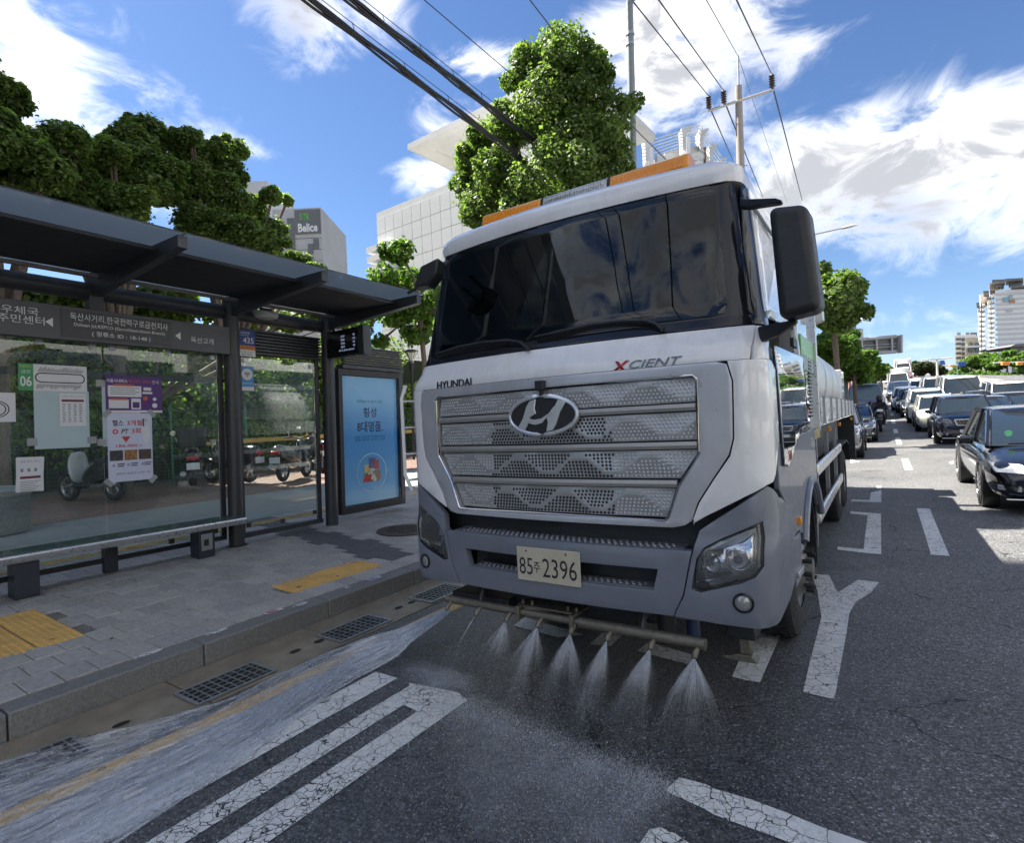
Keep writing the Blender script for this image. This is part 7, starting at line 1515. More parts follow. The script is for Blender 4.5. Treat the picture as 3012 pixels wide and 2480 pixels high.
    for sx_ in (-1, 1):
        b = MB(); xi, xo = sx_ * Ws * .50, sx_ * Ws * .90; sw = .30 if kind == 'sedan' else .20
        vs = [(xi, -.015, hz0), (xo, .10, hz0 + .03), (xo * 1.045, .28 + sw * .5, hz1 + .01), (xi * 1.2, .07, hz1 + .0), (xi * 1.05, .0, hz1 - .05)]
        b.prism(vs, (0, .10, .0)); b.build('headlight', HLM, t, bevel=.015, seg=3)
        b = MB(); b.prism([(sx_ * Ws * .62, -.01, .33), (sx_ * Ws * .88, .06, .36), (sx_ * Ws * .88, .06, .43), (sx_ * Ws * .62, -.01, .41)], (0, .06, 0)); b.build('fog_lamp', HLM, t, bevel=.008)
        b = MB(); b.cbox((sx_ * (Ws + .10), cowl + .28, belt + .06), (.20, .14, .14)); b.build('mirror', P_ if full and kind != 'van' else BLACKP, t, bevel=.04, seg=3)
    gm_ = CHROME if grille != 'dark' else BLACKP
    g_ = facebox('grille', -Ws * .42, Ws * .42, hz0 - .06, hz1 - .04, -.035, BLACKP, .02)
    if grille in ('bars', 'big'):
        for k in range(4): b = MB(); b.box((-Ws * .40, -.045, hz0 - .035 + k * (hz1 - hz0) / 4.2), (Ws * .40, -.03, hz0 - .02 + k * (hz1 - hz0) / 4.2)); b.build('grille_bar', CHROME, g_, bevel=.003)
    if grille == 'mesh':
        b = MB()
        for k in range(-9, 10):
            for s in (-1, 1): x = k * .085; b.tube([(max(-Ws * .4, min(Ws * .4, x)), -.042, hz0 - .05), (max(-Ws * .4, min(Ws * .4, x + s * .12)), -.042, hz1 - .05)], .006, 4)
        props(b.build('grille_mesh', CHROME, g_), kind='stuff'); b = MB(); b.tube([(-Ws * .42, -.04, hz1 - .04), (Ws * .42, -.04, hz1 - .04)], .018, 6); b.tube([(-Ws * .42, -.04, hz1 - .04), (-Ws * .34, -.04, hz0 - .06), (Ws * .34, -.04, hz0 - .06), (Ws * .42, -.04, hz1 - .04)], .012, 6); b.build('grille_rim', CHROME, g_, smooth=True)
    facebox('intake', -Ws * .5, Ws * .5, .25, .40, -.03, BLACKP, .02); facebox('chrome_lip', -Ws * .8, Ws * .8, .215, .24, -.012, CHROME, .008)
    facebox('number_plate', -.26, .26, .42, .53, -.055, PAPER, .005, .02)
    b = MB(); b.tube([(-Ws * .6, cowl - .16, belt + .015), (0, cowl - .10, belt + .03), (Ws * .6, cowl - .14, belt + .02)], .012, 5); b.build('wiper', BLACKP, t)
    if kind == 'truck': b = MB(); b.box((-Ws * 1.02, 1.75, .75), (Ws * 1.02, Ls, .95)); b.build('load_bed', ALU, t); b = MB(); b.box((-Ws, 1.8, .95), (Ws, Ls, 2.5)); b.build('cargo_box', APW, t, bevel=.03)
    t.scale = (scale,) * 3; return t
def at_contact(px, py, W_, ydown=.95, s=1.0):   # left front wheel (as seen) touches the road at this pixel
    p = ground_hit(px, py); return p.x + W_ * s, p.y - ydown * s
BLK = ('paint_black', (.012, .013, .018)); NVY = ('paint_navy', (.018, .022, .04)); WHT = ('paint_white', (.66, .66, .65)); SLV = ('paint_dark_silver', (.10, .105, .12)); GRY = ('paint_grey', (.05, .055, .065)); IVO = ('paint_ivory', (.55, .55, .48))
X_, Y_ = at_contact(2886, 1487, .95)
c1 = car('sedan', 'glossy black sedan cut by the right edge, nearest car in the queue', 'car', BLK, X_, Y_, 1.03, grille='bars')
print('black sedan', X_, Y_)
b = MB(); b.lathe([(0, 0), (.05, 0)], (-.52, 1.18, 1.10), 'y', 16); o = b.build('green_sticker', mat('sticker_green', (.15, .6, .3), .5), c1); 
X_, Y_ = at_contact(2745, 1304, .97); print('suv', X_, Y_); car('suv', 'dark navy SUV with a mesh grille behind the black sedan', 'car', NVY, X_, Y_, 1.0, grille='mesh')
X_, Y_ = at_contact(2693, 1268, .9); car('hatch', 'small ivory car between the navy SUV and the white SUV', 'car', IVO, X_ + .0, Y_, 1.05, grille='dark')
X_, Y_ = at_contact(2672, 1252, .95); car('suv', 'white SUV with a dark windscreen, behind the small ivory car', 'car', WHT, X_, Y_ + 1.5, 1.0, grille='big')
X_, Y_ = at_contact(2655, 1236, .9); car('sedan', 'black sedan mostly hidden behind the white SUV', 'car', BLK, X_, Y_ + 2, 1.0, full=False)
X_, Y_ = at_contact(2641, 1225, .9); car('sedan', 'dark grey car with a white mirror further up the queue', 'car', GRY, X_, Y_ + 3, 1.0, full=False)
X_, Y_ = at_contact(2625, 1215, .85); car('hatch', 'white small car near the front of the distant queue', 'car', WHT, X_, Y_ + 2, 1.0, full=False)
def carat(kind, lab, cat, col, px, py, d, W_=0, **k): p = AD(px, py, d); return car(kind, lab, cat, col, p.x, p.y, full=False, **k)
carat('truck', 'small white box truck at the head of the middle queue', 'truck', WHT, 2647, 1175, 52); carat('sedan', 'blue-roofed dark car behind the distant white small car', 'car', ('paint_blue', (.03, .05, .11)), 2650, 1190, 46)
carat('van', 'pale green-white van with a large windscreen beyond the navy SUV', 'van', IVO, 2838, 1178, 30, scale=1.12); carat('van', 'white van left of the pale green-white van', 'van', WHT, 2760, 1185, 39); carat('hatch', 'white car between the two white vans', 'car', WHT, 2715, 1180, 44, scale=1.1)
carat('sedan', 'black car in the next lane behind the nearest sedan', 'car', NVY, 2925, 1215, 20.5, scale=1.03); carat('van', 'white van roof at the far right of the queue', 'van', WHT, 2985, 1190, 26, scale=.95); carat('sedan', 'dark car at the right edge behind the black car', 'car', BLK, 3010, 1195, 22, scale=1.03); carat('sedan', 'dark blue car roof between the navy SUV and the white van', 'car', GRY, 2905, 1195, 27, scale=.97)
# left lane behind the tanker
p = ground_hit(2540, 1345); car('suv', 'dark silver SUV right behind the tanker in the left lane', 'car', SLV, p.x - .93, p.y - .9, 1.0, grille='big'); print('left car', p)
p = ground_hit(2582, 1297); car('sedan', 'dark sedan with a wide chrome grille, second behind the tanker', 'car', GRY, p.x - .93, p.y - .9, 1.0, grille='big')
p = AD(2552, 1250, 33); car('van', 'navy van with a roof rack, third behind the tanker', 'van', NVY, p.x - .1, p.y, 1.1)
carat('sedan', 'dark car waiting beyond the far crosswalk', 'car', BLK, 2583, 1150, 78); carat('hatch', 'white car on the red lane beyond the crosswalk', 'car', WHT, 2622, 1146, 82); carat('truck', 'white truck with a box body coming down the red lane', 'truck', WHT, 2660, 1140, 80, scale=1.15)
# green bus
bs = thing('green_bus', 'green and white city bus at the junction beside the median lamp', 'bus', (0, 0, 0)); GRNV = carpaint('paint_green', (.08, .34, .08)); d = 68
def bx(nm, x0, y0, x1, y1, d_, th, m_, bv=.05): p, q = AD(*zC(x0, y0), d_), AD(*zC(x1, y1), d_); b = MB(); b.prism([Vector((p.x, p.y, q.z)), Vector((q.x, q.y, q.z)), Vector((q.x, q.y, p.z)), Vector((p.x, p.y, p.z))], BK * th + R_ * (-th * .35)); return b.build(nm, m_, bs, bevel=bv)
bx('body', 570, 745, 800, 925, d, 9, GRNV, .15); bx('roof', 560, 705, 770, 760, d + .2, 9, carpaint(*WHT), .15); bx('windscreen', 600, 775, 785, 860, d - .08, .1, CGL.m, .03); bx('bumper', 570, 895, 800, 935, d - .15, .3, carpaint(*WHT), .04); bx('destination_board', 640, 768, 770, 785, d - .12, .1, BLACKP, .01)
p, q = AD(*zC(420, 770), d + 8), AD(*zC(565, 860), d - .0); b = MB(); b.prism([Vector((p.x, p.y, p.z + .1)), Vector((q.x, q.y + .4, p.z + .1)), Vector((q.x, q.y + .4, p.z - 1.1)), Vector((p.x, p.y, p.z - 1.1))], R_ * -.12); b.build('side_window', CGL.m, bs)
for x in (590, 760): p = AD(*zC(x, 935), d + .6); b = MB(); b.lathe([(.5, -.12), (.5, .12)], (p.x, p.y, p.z + .25), 'x', 20); b.lathe([(.5, .12), (0, .12)], (p.x, p.y, p.z + .25), 'x', 20); b.lathe([(.5, -.12), (0, -.12)], (p.x, p.y, p.z + .25), 'x', 20); b.build('wheel', RUB, bs)
for nm_, lab, x0, x1, c in (('parked_bus', 'white and teal coach parked beyond the green bus', 420, 560, APW), ('parked_bus', 'red bus parked in the distance behind the green bus', 575, 735, mat('bus_red', (.45, .03, .03), .3))):
    bs = thing(nm_, lab, 'bus', (0, 0, 0)); bx('body', x0, 600, x1, 695, 110, 8, c, .2); bx('windscreen', x0 + 20, 615, x1 - 20, 650, 109.8, .2, CGL.m, .05)
# people far off
def walker(lab, x, y, h, d, top, leg, z=zC):
    p = AD(*z(x, y), d); t = thing('person', lab, 'person', (p.x, p.y, p.z)); k = h * d / FPX / 1.7
    me = bpy.data.meshes.new('body'); V = [(0, 0, .95), (0, 0, 1.25), (0, 0, 1.48), (0, 0, 1.62), (.17, 0, 1.42), (.24, .05, 1.15), (.22, -.1, .9), (-.17, 0, 1.42), (-.25, -.05, 1.15), (-.24, .1, .92), (.09, 0, .88), (.11, -.12, .48), (.11, -.05, .05), (-.09, 0, .88), (-.10, .12, .48), (-.10, .25, .08)]
    E_ = [(0, 1), (1, 2), (2, 3), (2, 4), (4, 5), (5, 6), (2, 7), (7, 8), (8, 9), (0, 10), (10, 11), (11, 12), (0, 13), (13, 14), (14, 15)]; me.from_pydata(V, E_, []); o = bpy.data.objects.new('body', me); COL.objects.link(o); o.parent = t; me.materials.append(top)
    o.modifiers.new('skin', 'SKIN'); R0 = [.14, .14, .07, .10, .07, .05, .04, .07, .05, .04, .09, .06, .05, .09, .06, .05]
    for i, r in enumerate(R0): me.skin_vertices[0].data[i].radius = (r, r)
    me.skin_vertices[0].data[0].use_root = True; o.modifiers.new('s', 'SUBSURF').levels = 1; o.scale = (k, k, k)
    b = MB(); b.lathe([(.02, 1.58), (.09, 1.64), (.095, 1.72), (.06, 1.78), (0, 1.79)], (0, .01, 0), 'z', 12); q = b.build('hair', BLACKP, t, smooth=True); q.scale = (k, k, k); return t
CL1 = mat('cloth_dark', (.03, .03, .045), .8); CL2 = mat('cloth_plum', (.12, .03, .07), .8); CL3 = mat('cloth_pale', (.5, .48, .45), .8)
walker('distant person in dark clothes crossing near the fence by the green bus', 1112, 925, 13, 75, CL1, CL1); walker('distant person in plum clothes walking on the far crosswalk', 1780, 960, 20, 62, CL2, CL1); walker('distant person in pale clothes standing by the median hedge', 152, 960, 11, 78, CL3, CL1)
walker('distant person in a tan top under the right hand trees', 1265, 670, 15, 98, mat('cloth_tan', (.4, .2, .15), .8), CL1)
# railing by the junction
rl = thing('railing', 'pale low railing along the junction island', 'railing', (0, 0, 0)); 
for k in range(16): p = AD(*zC(1150 + k * 30, 930 + k * 9), 66 - k * .6); m = MB(); m.box((p.x - .12, p.y - .1, p.z - .9), (p.x + .12, p.y + .1, p.z + .25)); m.build('post', CONC, rl)
m = MB(); m.tube([AD(*zC(1150, 925), 66), AD(*zC(1600, 1060), 57)], .12, 6); m.build('rail', CONC, rl)
# ------------------------------------------------------------------ scooters
def scooter(label, X, Y, rz, body, z=None, box=False, group='scooters parked behind the shelter', rider=False, cover=False, lab2=None, shield=None):
    t = thing('scooter', label, 'scooter', (X, Y, pave_z(X) + .02 if z is None else z), rz, group=group)
    for y, nm in ((-.66, 'front_wheel'), (.62, 'rear_wheel')):
        b = MB()
        n = 28; R, r = .235, .055; vs = []; 
        pts = [(0, y + R * math.cos(2 * math.pi * k / n), .29 + R * math.sin(2 * math.pi * k / n)) for k in range(n + 1)]; b.tube(pts, r, 10, cap=False); w = b.build(nm, RUB, t, smooth=True)
        b = MB(); b.lathe([(.19, -.03), (.17, 0), (.19, .03)], (0, y, .29), 'x', 20); b.lathe([(.06, -.06), (.06, .06), (0, .06)], (0, y, .29), 'x', 12)
        for k in range(5): a = 2 * math.pi * k / 5; mx = Matrix.Translation((0, y, .29)) @ Matrix.Rotation(a, 4, 'X'); b.box((-.02, -.02, .04), (.02, .02, .19), mx)
        b.build('rim', RIMC, w)
    rg = lambda L_: [[(w * f, y + (dy if False else 0), z + dz) for f, dz in ((-1, -.0), (-.8, .10 * h), (0, .14 * h), (.8, .10 * h), (1, 0), (.8, -.12 * h), (-.8, -.12 * h))] for y, z, w, h in L_]
    b = MB(); b.loft(rg([(-.12, .40, .17, 1.2), (.10, .50, .20, 2.0), (.40, .58, .22, 2.3), (.75, .66, .19, 1.8), (1.0, .74, .10, 1.0)])); b.build('rear_fairing', body, t, sub=1)
    b = MB(); b.loft([[(-.20 * w, y, z), (0, y - .06, z), (.20 * w, y, z), (.16 * w, y + .07, z), (-.16 * w, y + .07, z)] for y, z, w in ((-.30, .32, .9), (-.36, .55, 1.1), (-.42, .80, 1.0), (-.36, .98, .7))]); b.build('front_shield', shield or body, t, sub=1)
    b = MB(); b.loft([[(-.10, y, z), (.10, y, z), (.07, y, z + .06), (-.07, y, z + .06)] for y, z in ((-.92, .44), (-.78, .54), (-.60, .56), (-.45, .48))]); b.build('front_mudguard', body, t, sub=1)
    b = MB(); b.box((-.15, -.34, .28), (.15, .12, .34)); b.build('footboard', BLACKP, t, bevel=.02)
    b = MB(); b.loft([[(-.13 * w, y, z), (.13 * w, y, z), (.11 * w, y, z + .09), (-.11 * w, y, z + .09)] for y, z, w in ((-.0, .70, .8), (.2, .72, 1.1), (.5, .76, 1.1), (.85, .82, .8))]); b.build('seat', BLACKP, t, sub=1)
    b = MB(); b.tube([(0, -.66, .29), (0, -.52, .62), (0, -.38, 1.0)], .035, 8); b.build('fork', BLACKP, t, smooth=True)
    b = MB(); b.tube([(-.34, -.28, 1.02), (-.2, -.36, 1.04), (0, -.38, 1.0), (.2, -.36, 1.04), (.34, -.28, 1.02)], .016, 8); b.build('handlebar', BLACKP, t, smooth=True)
    for s in (-1, 1): b = MB(); b.tube([(s * .24, -.36, 1.04), (s * .30, -.40, 1.20)], .007, 5); b.lathe([(.0, -.008), (.055, -.006), (.055, .006), (0, .008)], (s * .31, -.40, 1.24), 'y', 14); b.build('mirror', CHROME if s > 0 else BLACKP, t)
    b = MB(); b.loft([[(-.12, -.42, .84), (.12, -.42, .84), (.09, -.40, .96), (-.09, -.40, .96)], [(-.09, -.50, .85), (.09, -.50, .85), (.07, -.46, .94), (-.07, -.46, .94)]]); b.build('headlight', HLM, t, bevel=.01)
    b = MB(); b.box((-.10, .98, .66), (.10, 1.02, .74)); b.build('tail_light', mat('tail_red', (.4, .02, .02), .2) if 'tail_red' not in bpy.data.materials else bpy.data.materials['tail_red'], t, bevel=.01)
    b = MB(); b.box((-.11, 1.00, .46), (.11, 1.012, .60)); b.build('number_plate', PAPER, t)
    b = MB(); b.tube([(.14, .2, .30), (.17, .5, .30), (.17, .85, .38)], [.03, .05, .055], 10); b.build('exhaust', STEEL, t, smooth=True)
    t.scale = (1.25, 1.12, 1.15)
    if box: b = MB(); b.box((-.24, .62, .92), (.24, 1.08, 1.32)); q = b.build('delivery_box', box if not isinstance(box, bool) else BLACKP, t, bevel=.03)
    return t
SCB = mat('scooter_black', (.02, .021, .025), .25, .3, .1, coat=.6); SCW = mat('scooter_white', (.55, .56, .56), .25, 0, .05, coat=.6)
p1_ = AP(343, 1476); scooter('scooter with a white leg shield behind the left part of the glass', -14.6, 5.0, rad(-75), SCB, shield=SCW, group='scooters parked behind the shelter')
scooter('black scooter with white side panel and plate left of the round post', -14.7, 7.2, rad(-115), SCB, box=True); scooter('black scooter behind the narrow glass panel, with a number plate', -13.9, 9.6, rad(-150), SCB)
scooter('black scooter just right of the white gym poster, side on', -14.9, 8.3, rad(-80), SCB)
scooter('dark scooter in the background between the two glass panels', -15.2, 11.3, rad(-110), SCB)
p2_ = AP(1225, 1352); scooter('black delivery scooter with a top box just left of the truck', p2_.x + .4, p2_.y + .3, rad(-120), SCB, z=pave_z(p2_.x) + .12, box=True)
# moped rider between the queues
p = ground_hit(2598, 1268); rs = scooter('black motor scooter threading between the dark sedan and the lane line', p.x - .1, p.y - .4, rad(0), SCB, z=p.z, group='scooter in traffic')
pe = thing('person', 'rider in dark clothes and a black helmet on the scooter in traffic', 'person', (p.x - .1, p.y - .4, p.z)); me = bpy.data.meshes.new('body')
V = [(0, .28, .90), (0, .22, 1.15), (0, .14, 1.38), (0, .10, 1.50), (.19, .12, 1.36), (.28, -.05, 1.18), (.30, -.26, 1.06), (-.19, .12, 1.36), (-.28, -.05, 1.18), (-.30, -.26, 1.06), (.11, .22, .86), (.17, -.12, .72), (.15, -.08, .38), (-.11, .22, .86), (-.17, -.12, .72), (-.15, -.08, .38), (.15, -.2, .36), (-.15, -.2, .36)]
me.from_pydata(V, [(0, 1), (1, 2), (2, 3), (2, 4), (4, 5), (5, 6), (2, 7), (7, 8), (8, 9), (0, 10), (10, 11), (11, 12), (0, 13), (13, 14), (14, 15), (12, 16), (15, 17)], []); o = bpy.data.objects.new('body', me); COL.objects.link(o); o.parent = pe; me.materials.append(CL1); o.modifiers.new('skin', 'SKIN')
for i, r in enumerate([.17, .16, .13, .06, .09, .06, .045, .09, .06, .045, .10, .085, .06, .10, .085, .06, .05, .05]): me.skin_vertices[0].data[i].radius = (r, r)
me.skin_vertices[0].data[0].use_root = True; o.modifiers.new('s', 'SUBSURF').levels = 1
b = MB(); b.lathe([(.08, 1.46), (.13, 1.50), (.15, 1.60), (.13, 1.71), (.07, 1.77), (0, 1.78)], (0, .08, 0), 'z', 18); b.build('helmet', BLACKG, pe, smooth=True); b = MB(); b.lathe([(.152, 1.56), (.154, 1.64)], (0, .07, 0), 'z', 18); b.build('visor', CGL.m, pe, smooth=True)
# ------------------------------------------------------------------ water
def watermat(name, alpha, col=(.80, .85, .92), uvfade=True, foam=None):
    t = NT(name); g = t.n('ShaderNodeNewGeometry'); uv = t.n('ShaderNodeTexCoord'); s = t.n('ShaderNodeSeparateXYZ'); t.l(uv.outputs['UV'], s.inputs[0])
    a = t.math('MULTIPLY', t.math('ADD', .35, t.math('MULTIPLY', g.outputs['Random Per Island'], .9)), alpha)
    if uvfade: a = t.math('MULTIPLY', a, s.outputs[0])
    if foam:
        co = t.coords(foam[0]); n1 = t.noise(1.0, 9, .72, co); n2 = t.noise(1.7, 4, .6)
        f = t.ramp(t.math('ADD', t.math('MULTIPLY', n1, .75), t.math('MULTIPLY', n2, .35)), [(foam[1], (0, 0, 0)), (foam[2], (1, 1, 1))])
        a = t.math('MULTIPLY', t.math('MULTIPLY', f, alpha), s.outputs[0])
    d = t.n('ShaderNodeBsdfDiffuse'); d.inputs[0].default_value = (*col, 1); tl = t.n('ShaderNodeBsdfTranslucent'); tl.inputs[0].default_value = (*col, 1)
    mx = t.n('ShaderNodeMixShader'); mx.inputs[0].default_value = .4; t.l(d.outputs[0], mx.inputs[1]); t.l(tl.outputs[0], mx.inputs[2])
    gl = t.n('ShaderNodeBsdfGlossy'); gl.inputs['Roughness'].default_value = .25; m3 = t.n('ShaderNodeMixShader'); m3.inputs[0].default_value = .2; t.l(mx.outputs[0], m3.inputs[1]); t.l(gl.outputs[0], m3.inputs[2])
    tr = t.n('ShaderNodeBsdfTransparent'); m2 = t.n('ShaderNodeMixShader'); t.l(a, m2.inputs[0]); t.l(tr.outputs[0], m2.inputs[1]); t.l(m3.outputs[0], m2.inputs[2]); t.l(m2.outputs[0], t.t.nodes['Material Output'].inputs[0]); return t.m
rw = np.random.RandomState(5)
def ribbons(name, A, Bp, wa, fa, fb, m, parent=None):
    """A,B: n x 3 ends, wa: widths, fa/fb: fade at the ends"""
    d = Bp - A; L_ = np.linalg.norm(d, axis=1)[:, None] + 1e-9; d = d / L_; r = rw.normal(size=A.shape); s = np.cross(d, r); s /= np.linalg.norm(s, axis=1)[:, None] + 1e-9; s *= wa[:, None] * .5
    n = len(A); V = np.stack([A - s * .6, A + s * .6, Bp + s, Bp - s], axis=1).reshape(-1, 3); Q = np.arange(n * 4).reshape(-1, 4); o = np_mesh(name, V, Q, [m], parent=parent)
    uv = o.data.uv_layers.new(name='UVMap'); u = np.zeros((n, 4, 2), dtype=np.float32); u[:, 0, 0] = fa; u[:, 1, 0] = fa; u[:, 2, 0] = fb; u[:, 3, 0] = fb; uv.data.foreach_set('uv', u.ravel()); return o
WJ = watermat('water_spray', .15); WM_ = watermat('water_droplets', .68); WF = watermat('water_foam', .86, foam=((13, 1.6, 8), .36, .74)); WF2 = watermat('water_splash_film', .62, foam=((4, 4, 4), .30, .74)); WST = watermat('water_streaks', .46)
labs = ['narrow straight water jet from the second nozzle from the kerb', 'soft fan of water from the third nozzle from the kerb', 'fan of water from the fourth nozzle, left of the bar clamp', 'fan of water from the fifth nozzle, right of the bar mount', 'fan of water from the sixth nozzle from the kerb', 'wide fan of water from the seventh nozzle from the kerb', 'wide fan of water from the last nozzle at the bar end']
for k in range(1, 8):
    o_ = np.array(NOZ[k]); n = 60 if k == 1 else (1700 if k > 2 else 700); T = .42
    cen = rw.normal(size=9) * (.01 if k == 1 else .26) - (.35 if k == 1 else .18); ang = cen[rw.randint(9, size=n)] + rw.normal(size=n) * (.012 if k == 1 else .11); fw = rw.normal(size=n) * (.02 if k == 1 else .12) + (.55 if k == 1 else .55)
    v0 = (2.0 + rw.rand(n) * .9)[:, None] * np.stack([np.sin(ang), -fw * .8, -np.ones(n) * .78 * (1 if k > 1 else .8)], axis=1)
    A_, B_, w_, fa, fb = [], [], [], [], []
    for seg in range(4):
        t0 = rw.rand(n) ** 1.3 * .26 if seg else np.zeros(n); dt = .02 + rw.rand(n) * .04 + (seg == 0) * .03; t1 = t0 + dt
        pa = o_ + v0 * t0[:, None] + np.array([0, 0, -4.9]) * (t0 ** 2)[:, None]; pb_ = o_ + v0 * t1[:, None] + np.array([0, 0, -4.9]) * (t1 ** 2)[:, None]
        ok = pb_[:, 2] > .012; A_.append(pa[ok]); B_.append(pb_[ok]); w_.append((.0014 + t0 * .012)[ok] * (.7 + .6 * rw.rand(ok.sum()))); fa.append((np.exp(-t0 * 15))[ok]); fb.append((np.exp(-t1 * 15))[ok])
    o = ribbons('water_jet', np.concatenate(A_), np.concatenate(B_), np.concatenate(w_), np.concatenate(fa), np.concatenate(fb), WJ)
    props(o, labs[k - 1], 'water jet', 'water jets from the spray bar', 'stuff')
# droplets thrown over the ground in front of the bar and the bright landing line
def dots(name, P, size, m, lab):
    n = len(P); d = rw.normal(size=(n, 3)); d /= np.linalg.norm(d, axis=1)[:, None]; L_ = size * (1 + 2.5 * rw.rand(n)); d[:, 2] = -abs(d[:, 2]) - .5; d /= np.linalg.norm(d, axis=1)[:, None]
    o = ribbons(name, P, P + d * L_[:, None], size * (.6 + .6 * rw.rand(n)), np.ones(n), np.ones(n), m); return props(o, lab, 'water spray', None, 'stuff')
up = [(1310, 2085), (1400, 2075), (1569, 2143), (1738, 2228), (1908, 2285), (1990, 2330)]; U3 = [AZ(*p) for p in up]
def along(L_, t):
    t = t * (len(L_) - 1); i = min(int(t), len(L_) - 2); return L_[i].lerp(L_[i + 1], t - i)
PP = []
for i in range(24000):
    t = rw.rand() ** .9; q = along(U3, t); b_ = rw.exponential(.20); s_ = 1 - .5 * abs(t - .35); 
    PP.append((q.x + rw.normal() * .05 - b_ * .25, q.y - b_ + rw.normal() * .03, abs(rw.normal()) * .055 * s_ + .004))
dots('spray_mist', np.array(PP), .0022, WM_, 'fine white mist of droplets over the asphalt where the fans of water land')
PP = []
for i in range(16000):
    k = 1 + rw.randint(7); o_ = NOZ[k]; PP.append((o_.x - .15 + rw.normal() * .22, o_.y - .15 - rw.rand() * 1.0, rw.rand() ** 2 * .4 + .004))
dots('spray_droplets', np.array(PP), .0020, WM_, 'loose falling droplets between the spray bar and the landing line')
def film(name, rows, m, lab, z=.012):
    """rows: list of lists of pixels from one side to the other; fade 0 at the outer ones"""
    V, U_ = [], []; nr, nc = len(rows), len(rows[0])
    for i, r in enumerate(rows):
        for j, p in enumerate(r):
            q = AZ(p[0], p[1], z); V.append(q); f = (0 if i in (0, nr - 1) else 1) * (0 if j in (0, nc - 1) else 1) * (p[2] if len(p) > 2 else 1); U_.append(f)
    F = [(i * nc + j, i * nc + j + 1, (i + 1) * nc + j + 1, (i + 1) * nc + j) for i in range(nr - 1) for j in range(nc - 1)]
    me = bpy.data.meshes.new(name); me.from_pydata([tuple(v) for v in V], [], F); me.materials.append(m); uv = me.uv_layers.new(name='UVMap')
    for l in me.loops: uv.data[l.index].uv = (U_[l.vertex_index], 0)
    o = bpy.data.objects.new(name, me); COL.objects.link(o); return props(o, lab, 'water', None, 'stuff')
film('splash_water', [[(1250, 2060), (1400, 2040), (1560, 2100), (1740, 2190), (1920, 2250), (2040, 2320)], [(1270, 2110), (1400, 2100), (1555, 2160), (1720, 2245), (1890, 2300), (2020, 2360)], [(1290, 2190), (1400, 2190, .7), (1540, 2240, .7), (1690, 2320, .7), (1850, 2380, .6), (1980, 2430)], [(1300, 2330), (1400, 2330, .5), (1540, 2370, .5), (1680, 2430, .5), (1800, 2480, .4), (1950, 2500)], [(1320, 2560), (1420, 2560), (1540, 2560), (1680, 2560), (1800, 2560), (1950, 2560)]], WF2, 'pale splashing water film on the asphalt under the landing line')
film('splash_water', [[(1150, 1960), (1230, 1940), (1330, 1960), (1420, 1980)], [(1170, 1985), (1250, 1975), (1340, 1985), (1420, 1995)], [(1200, 2015), (1270, 2010), (1350, 2010), (1410, 2015)], [(1230, 2040), (1290, 2040), (1350, 2040), (1400, 2040)]], WF2, 'small splash where the narrow second jet meets the road')
# the strong jet towards the kerb
UP = [(1318, 1786), (1186, 1848), (1095, 1872), (943, 1929), (800, 1995), (677, 2060), (500, 2110), (282, 2165), (60, 2230), (-200, 2310)]
LO = [(1328, 1800), (1208, 1890), (1168, 1932), (1038, 2000), (926, 2070), (780, 2185), (600, 2310), (400, 2440), (220, 2560), (0, 2700)]
def lerp2(L_, t): t = max(0, min(.9999, t)) * (len(L_) - 1); i = int(t); f = t - i; return (L_[i][0] * (1 - f) + L_[i + 1][0] * f, L_[i][1] * (1 - f) + L_[i + 1][1] * f)
rows = []
for i in range(22):
    t = .16 + .84 * i / 21; a, b_ = lerp2(UP, t), lerp2(LO, t); row = []
    for j in range(25): f = j / 24; pp = (a[0] + (b_[0] - a[0]) * f, a[1] + (b_[1] - a[1]) * f); gx_ = AZ(*pp, .012).x; row.append((*pp, (.30 + .70 * min(1, abs(gx_ + 3.57) / .16)) * min(1, f * 4.5, (1 - f) * 4.5) ** .8))
    rows.append(row)
film('gutter_water', [rows[0]] + rows + [rows[-1]], WF, 'rushing white water over the yellow line and gutter in the bottom left')
A_, B_, w_, fa, fb = [], [], [], [], []
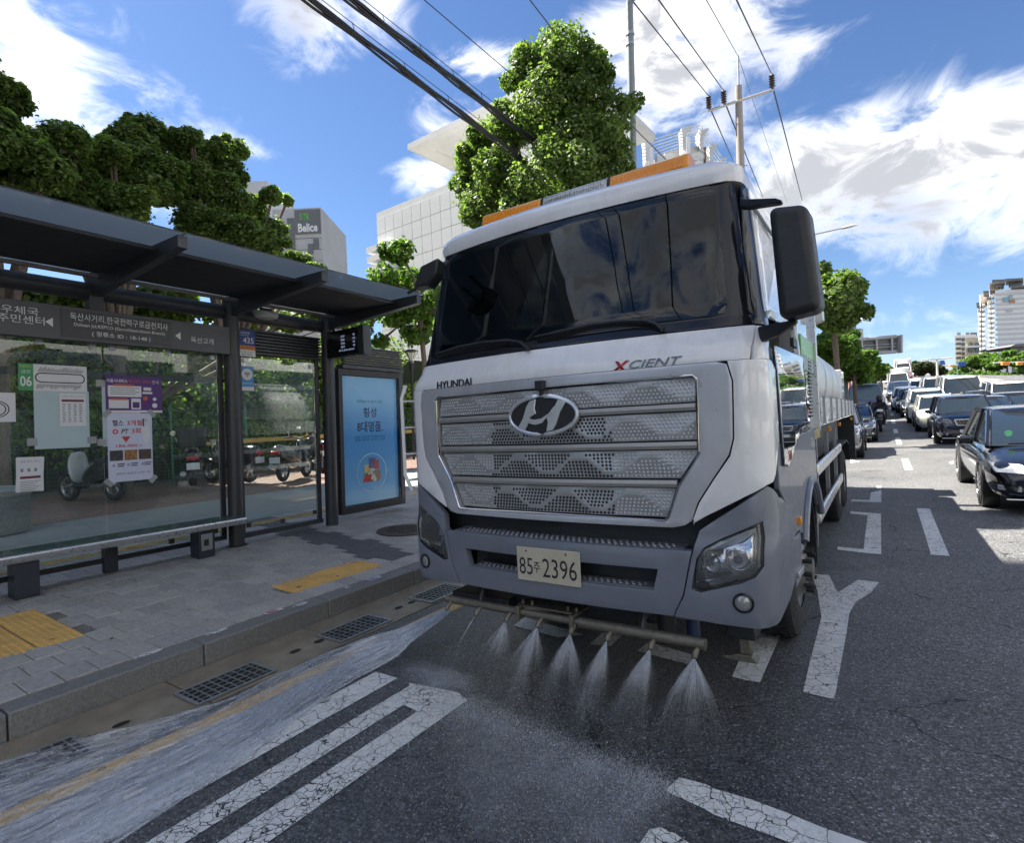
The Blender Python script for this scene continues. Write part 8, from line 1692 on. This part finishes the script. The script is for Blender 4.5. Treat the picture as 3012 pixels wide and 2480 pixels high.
for i in range(12000):
    a0 = rw.rand() ** 1.25; f = min(1, max(0, .5 + rw.normal() * .27)) if rw.rand() < .75 else rw.rand(); dl = .015 + rw.rand() * .045
    def pnt(t, f):
        a, b_ = lerp2(UP, t), lerp2(LO, t); z = max(0, .42 * (1 - t / .30)) + (.01 + zr_); q = AZ(a[0] + (b_[0] - a[0]) * f, a[1] + (b_[1] - a[1]) * f, z * .55 if z > .03 else z); return q
    zr_ = abs(rw.normal()) * .02; P0, P1 = pnt(a0, f), pnt(min(1, a0 + dl), f + rw.normal() * .012)
    if -3.68 < P0.x < -3.47 and P0.z < .05 and rw.rand() < .72: continue
    A_.append(P0); B_.append(P1); w_.append(.003 + .016 * rw.rand() * (.3 + a0)); e = (1.25 - a0 * .5) * (.5 + .5 * rw.rand()); fa.append(e); fb.append(e * .7)
o = ribbons('kerb_jet', np.array(A_), np.array(B_), np.array(w_), np.array(fa), np.array(fb), WST); props(o, 'strong white jet of water from the first nozzle sweeping to the kerb', 'water jet', None, 'stuff')
PP = []
for i in range(5000):
    t = rw.rand(); f = rw.rand() * 1.1 - .05; a, b_ = lerp2(UP, t), lerp2(LO, t); q = AZ(a[0] + (b_[0] - a[0]) * f, a[1] + (b_[1] - a[1]) * f, abs(rw.normal()) * .05 + .01); PP.append(tuple(q))
dots('jet_droplets', np.array(PP), .0035, WM_, 'white droplets flying above the rushing water by the kerb')
# second utility pole behind the viewer, mirrored in the windscreen
up2 = thing('utility_pole', 'concrete utility pole with two cross-arms behind the viewer, mirrored in the windscreen', 'utility pole', (-5.0, -22, 0), tilt=True)
b = MB(); b.tube([(0, 0, 0), (0, 0, 13)], [.19, .11], 12); b.build('shaft', POLEC, up2, smooth=True)
for z in (11.4, 12.2): b = MB(); b.box((-1.3, -.05, z), (1.3, .05, z + .1)); b.build('cross_arm', STEEL, up2)
for x in (-1.2, -.5, 1.2): b = MB(); b.lathe([(.05, 0), (.1, .08), (.05, .14), (.1, .22), (.05, .28), (.1, .36), (.03, .42)], (x, 0, 12.3), 'z', 10); b.build('insulator', INS, up2)
for z in (5.5, 6.4): b = MB(); b.tube([(.0, 0, z), (-.9, 0, z + .1)], .05, 6); b.cbox((-.5, 0, z - .2), (.3, .3, .5)); b.build('bracket', BLACKP, up2)
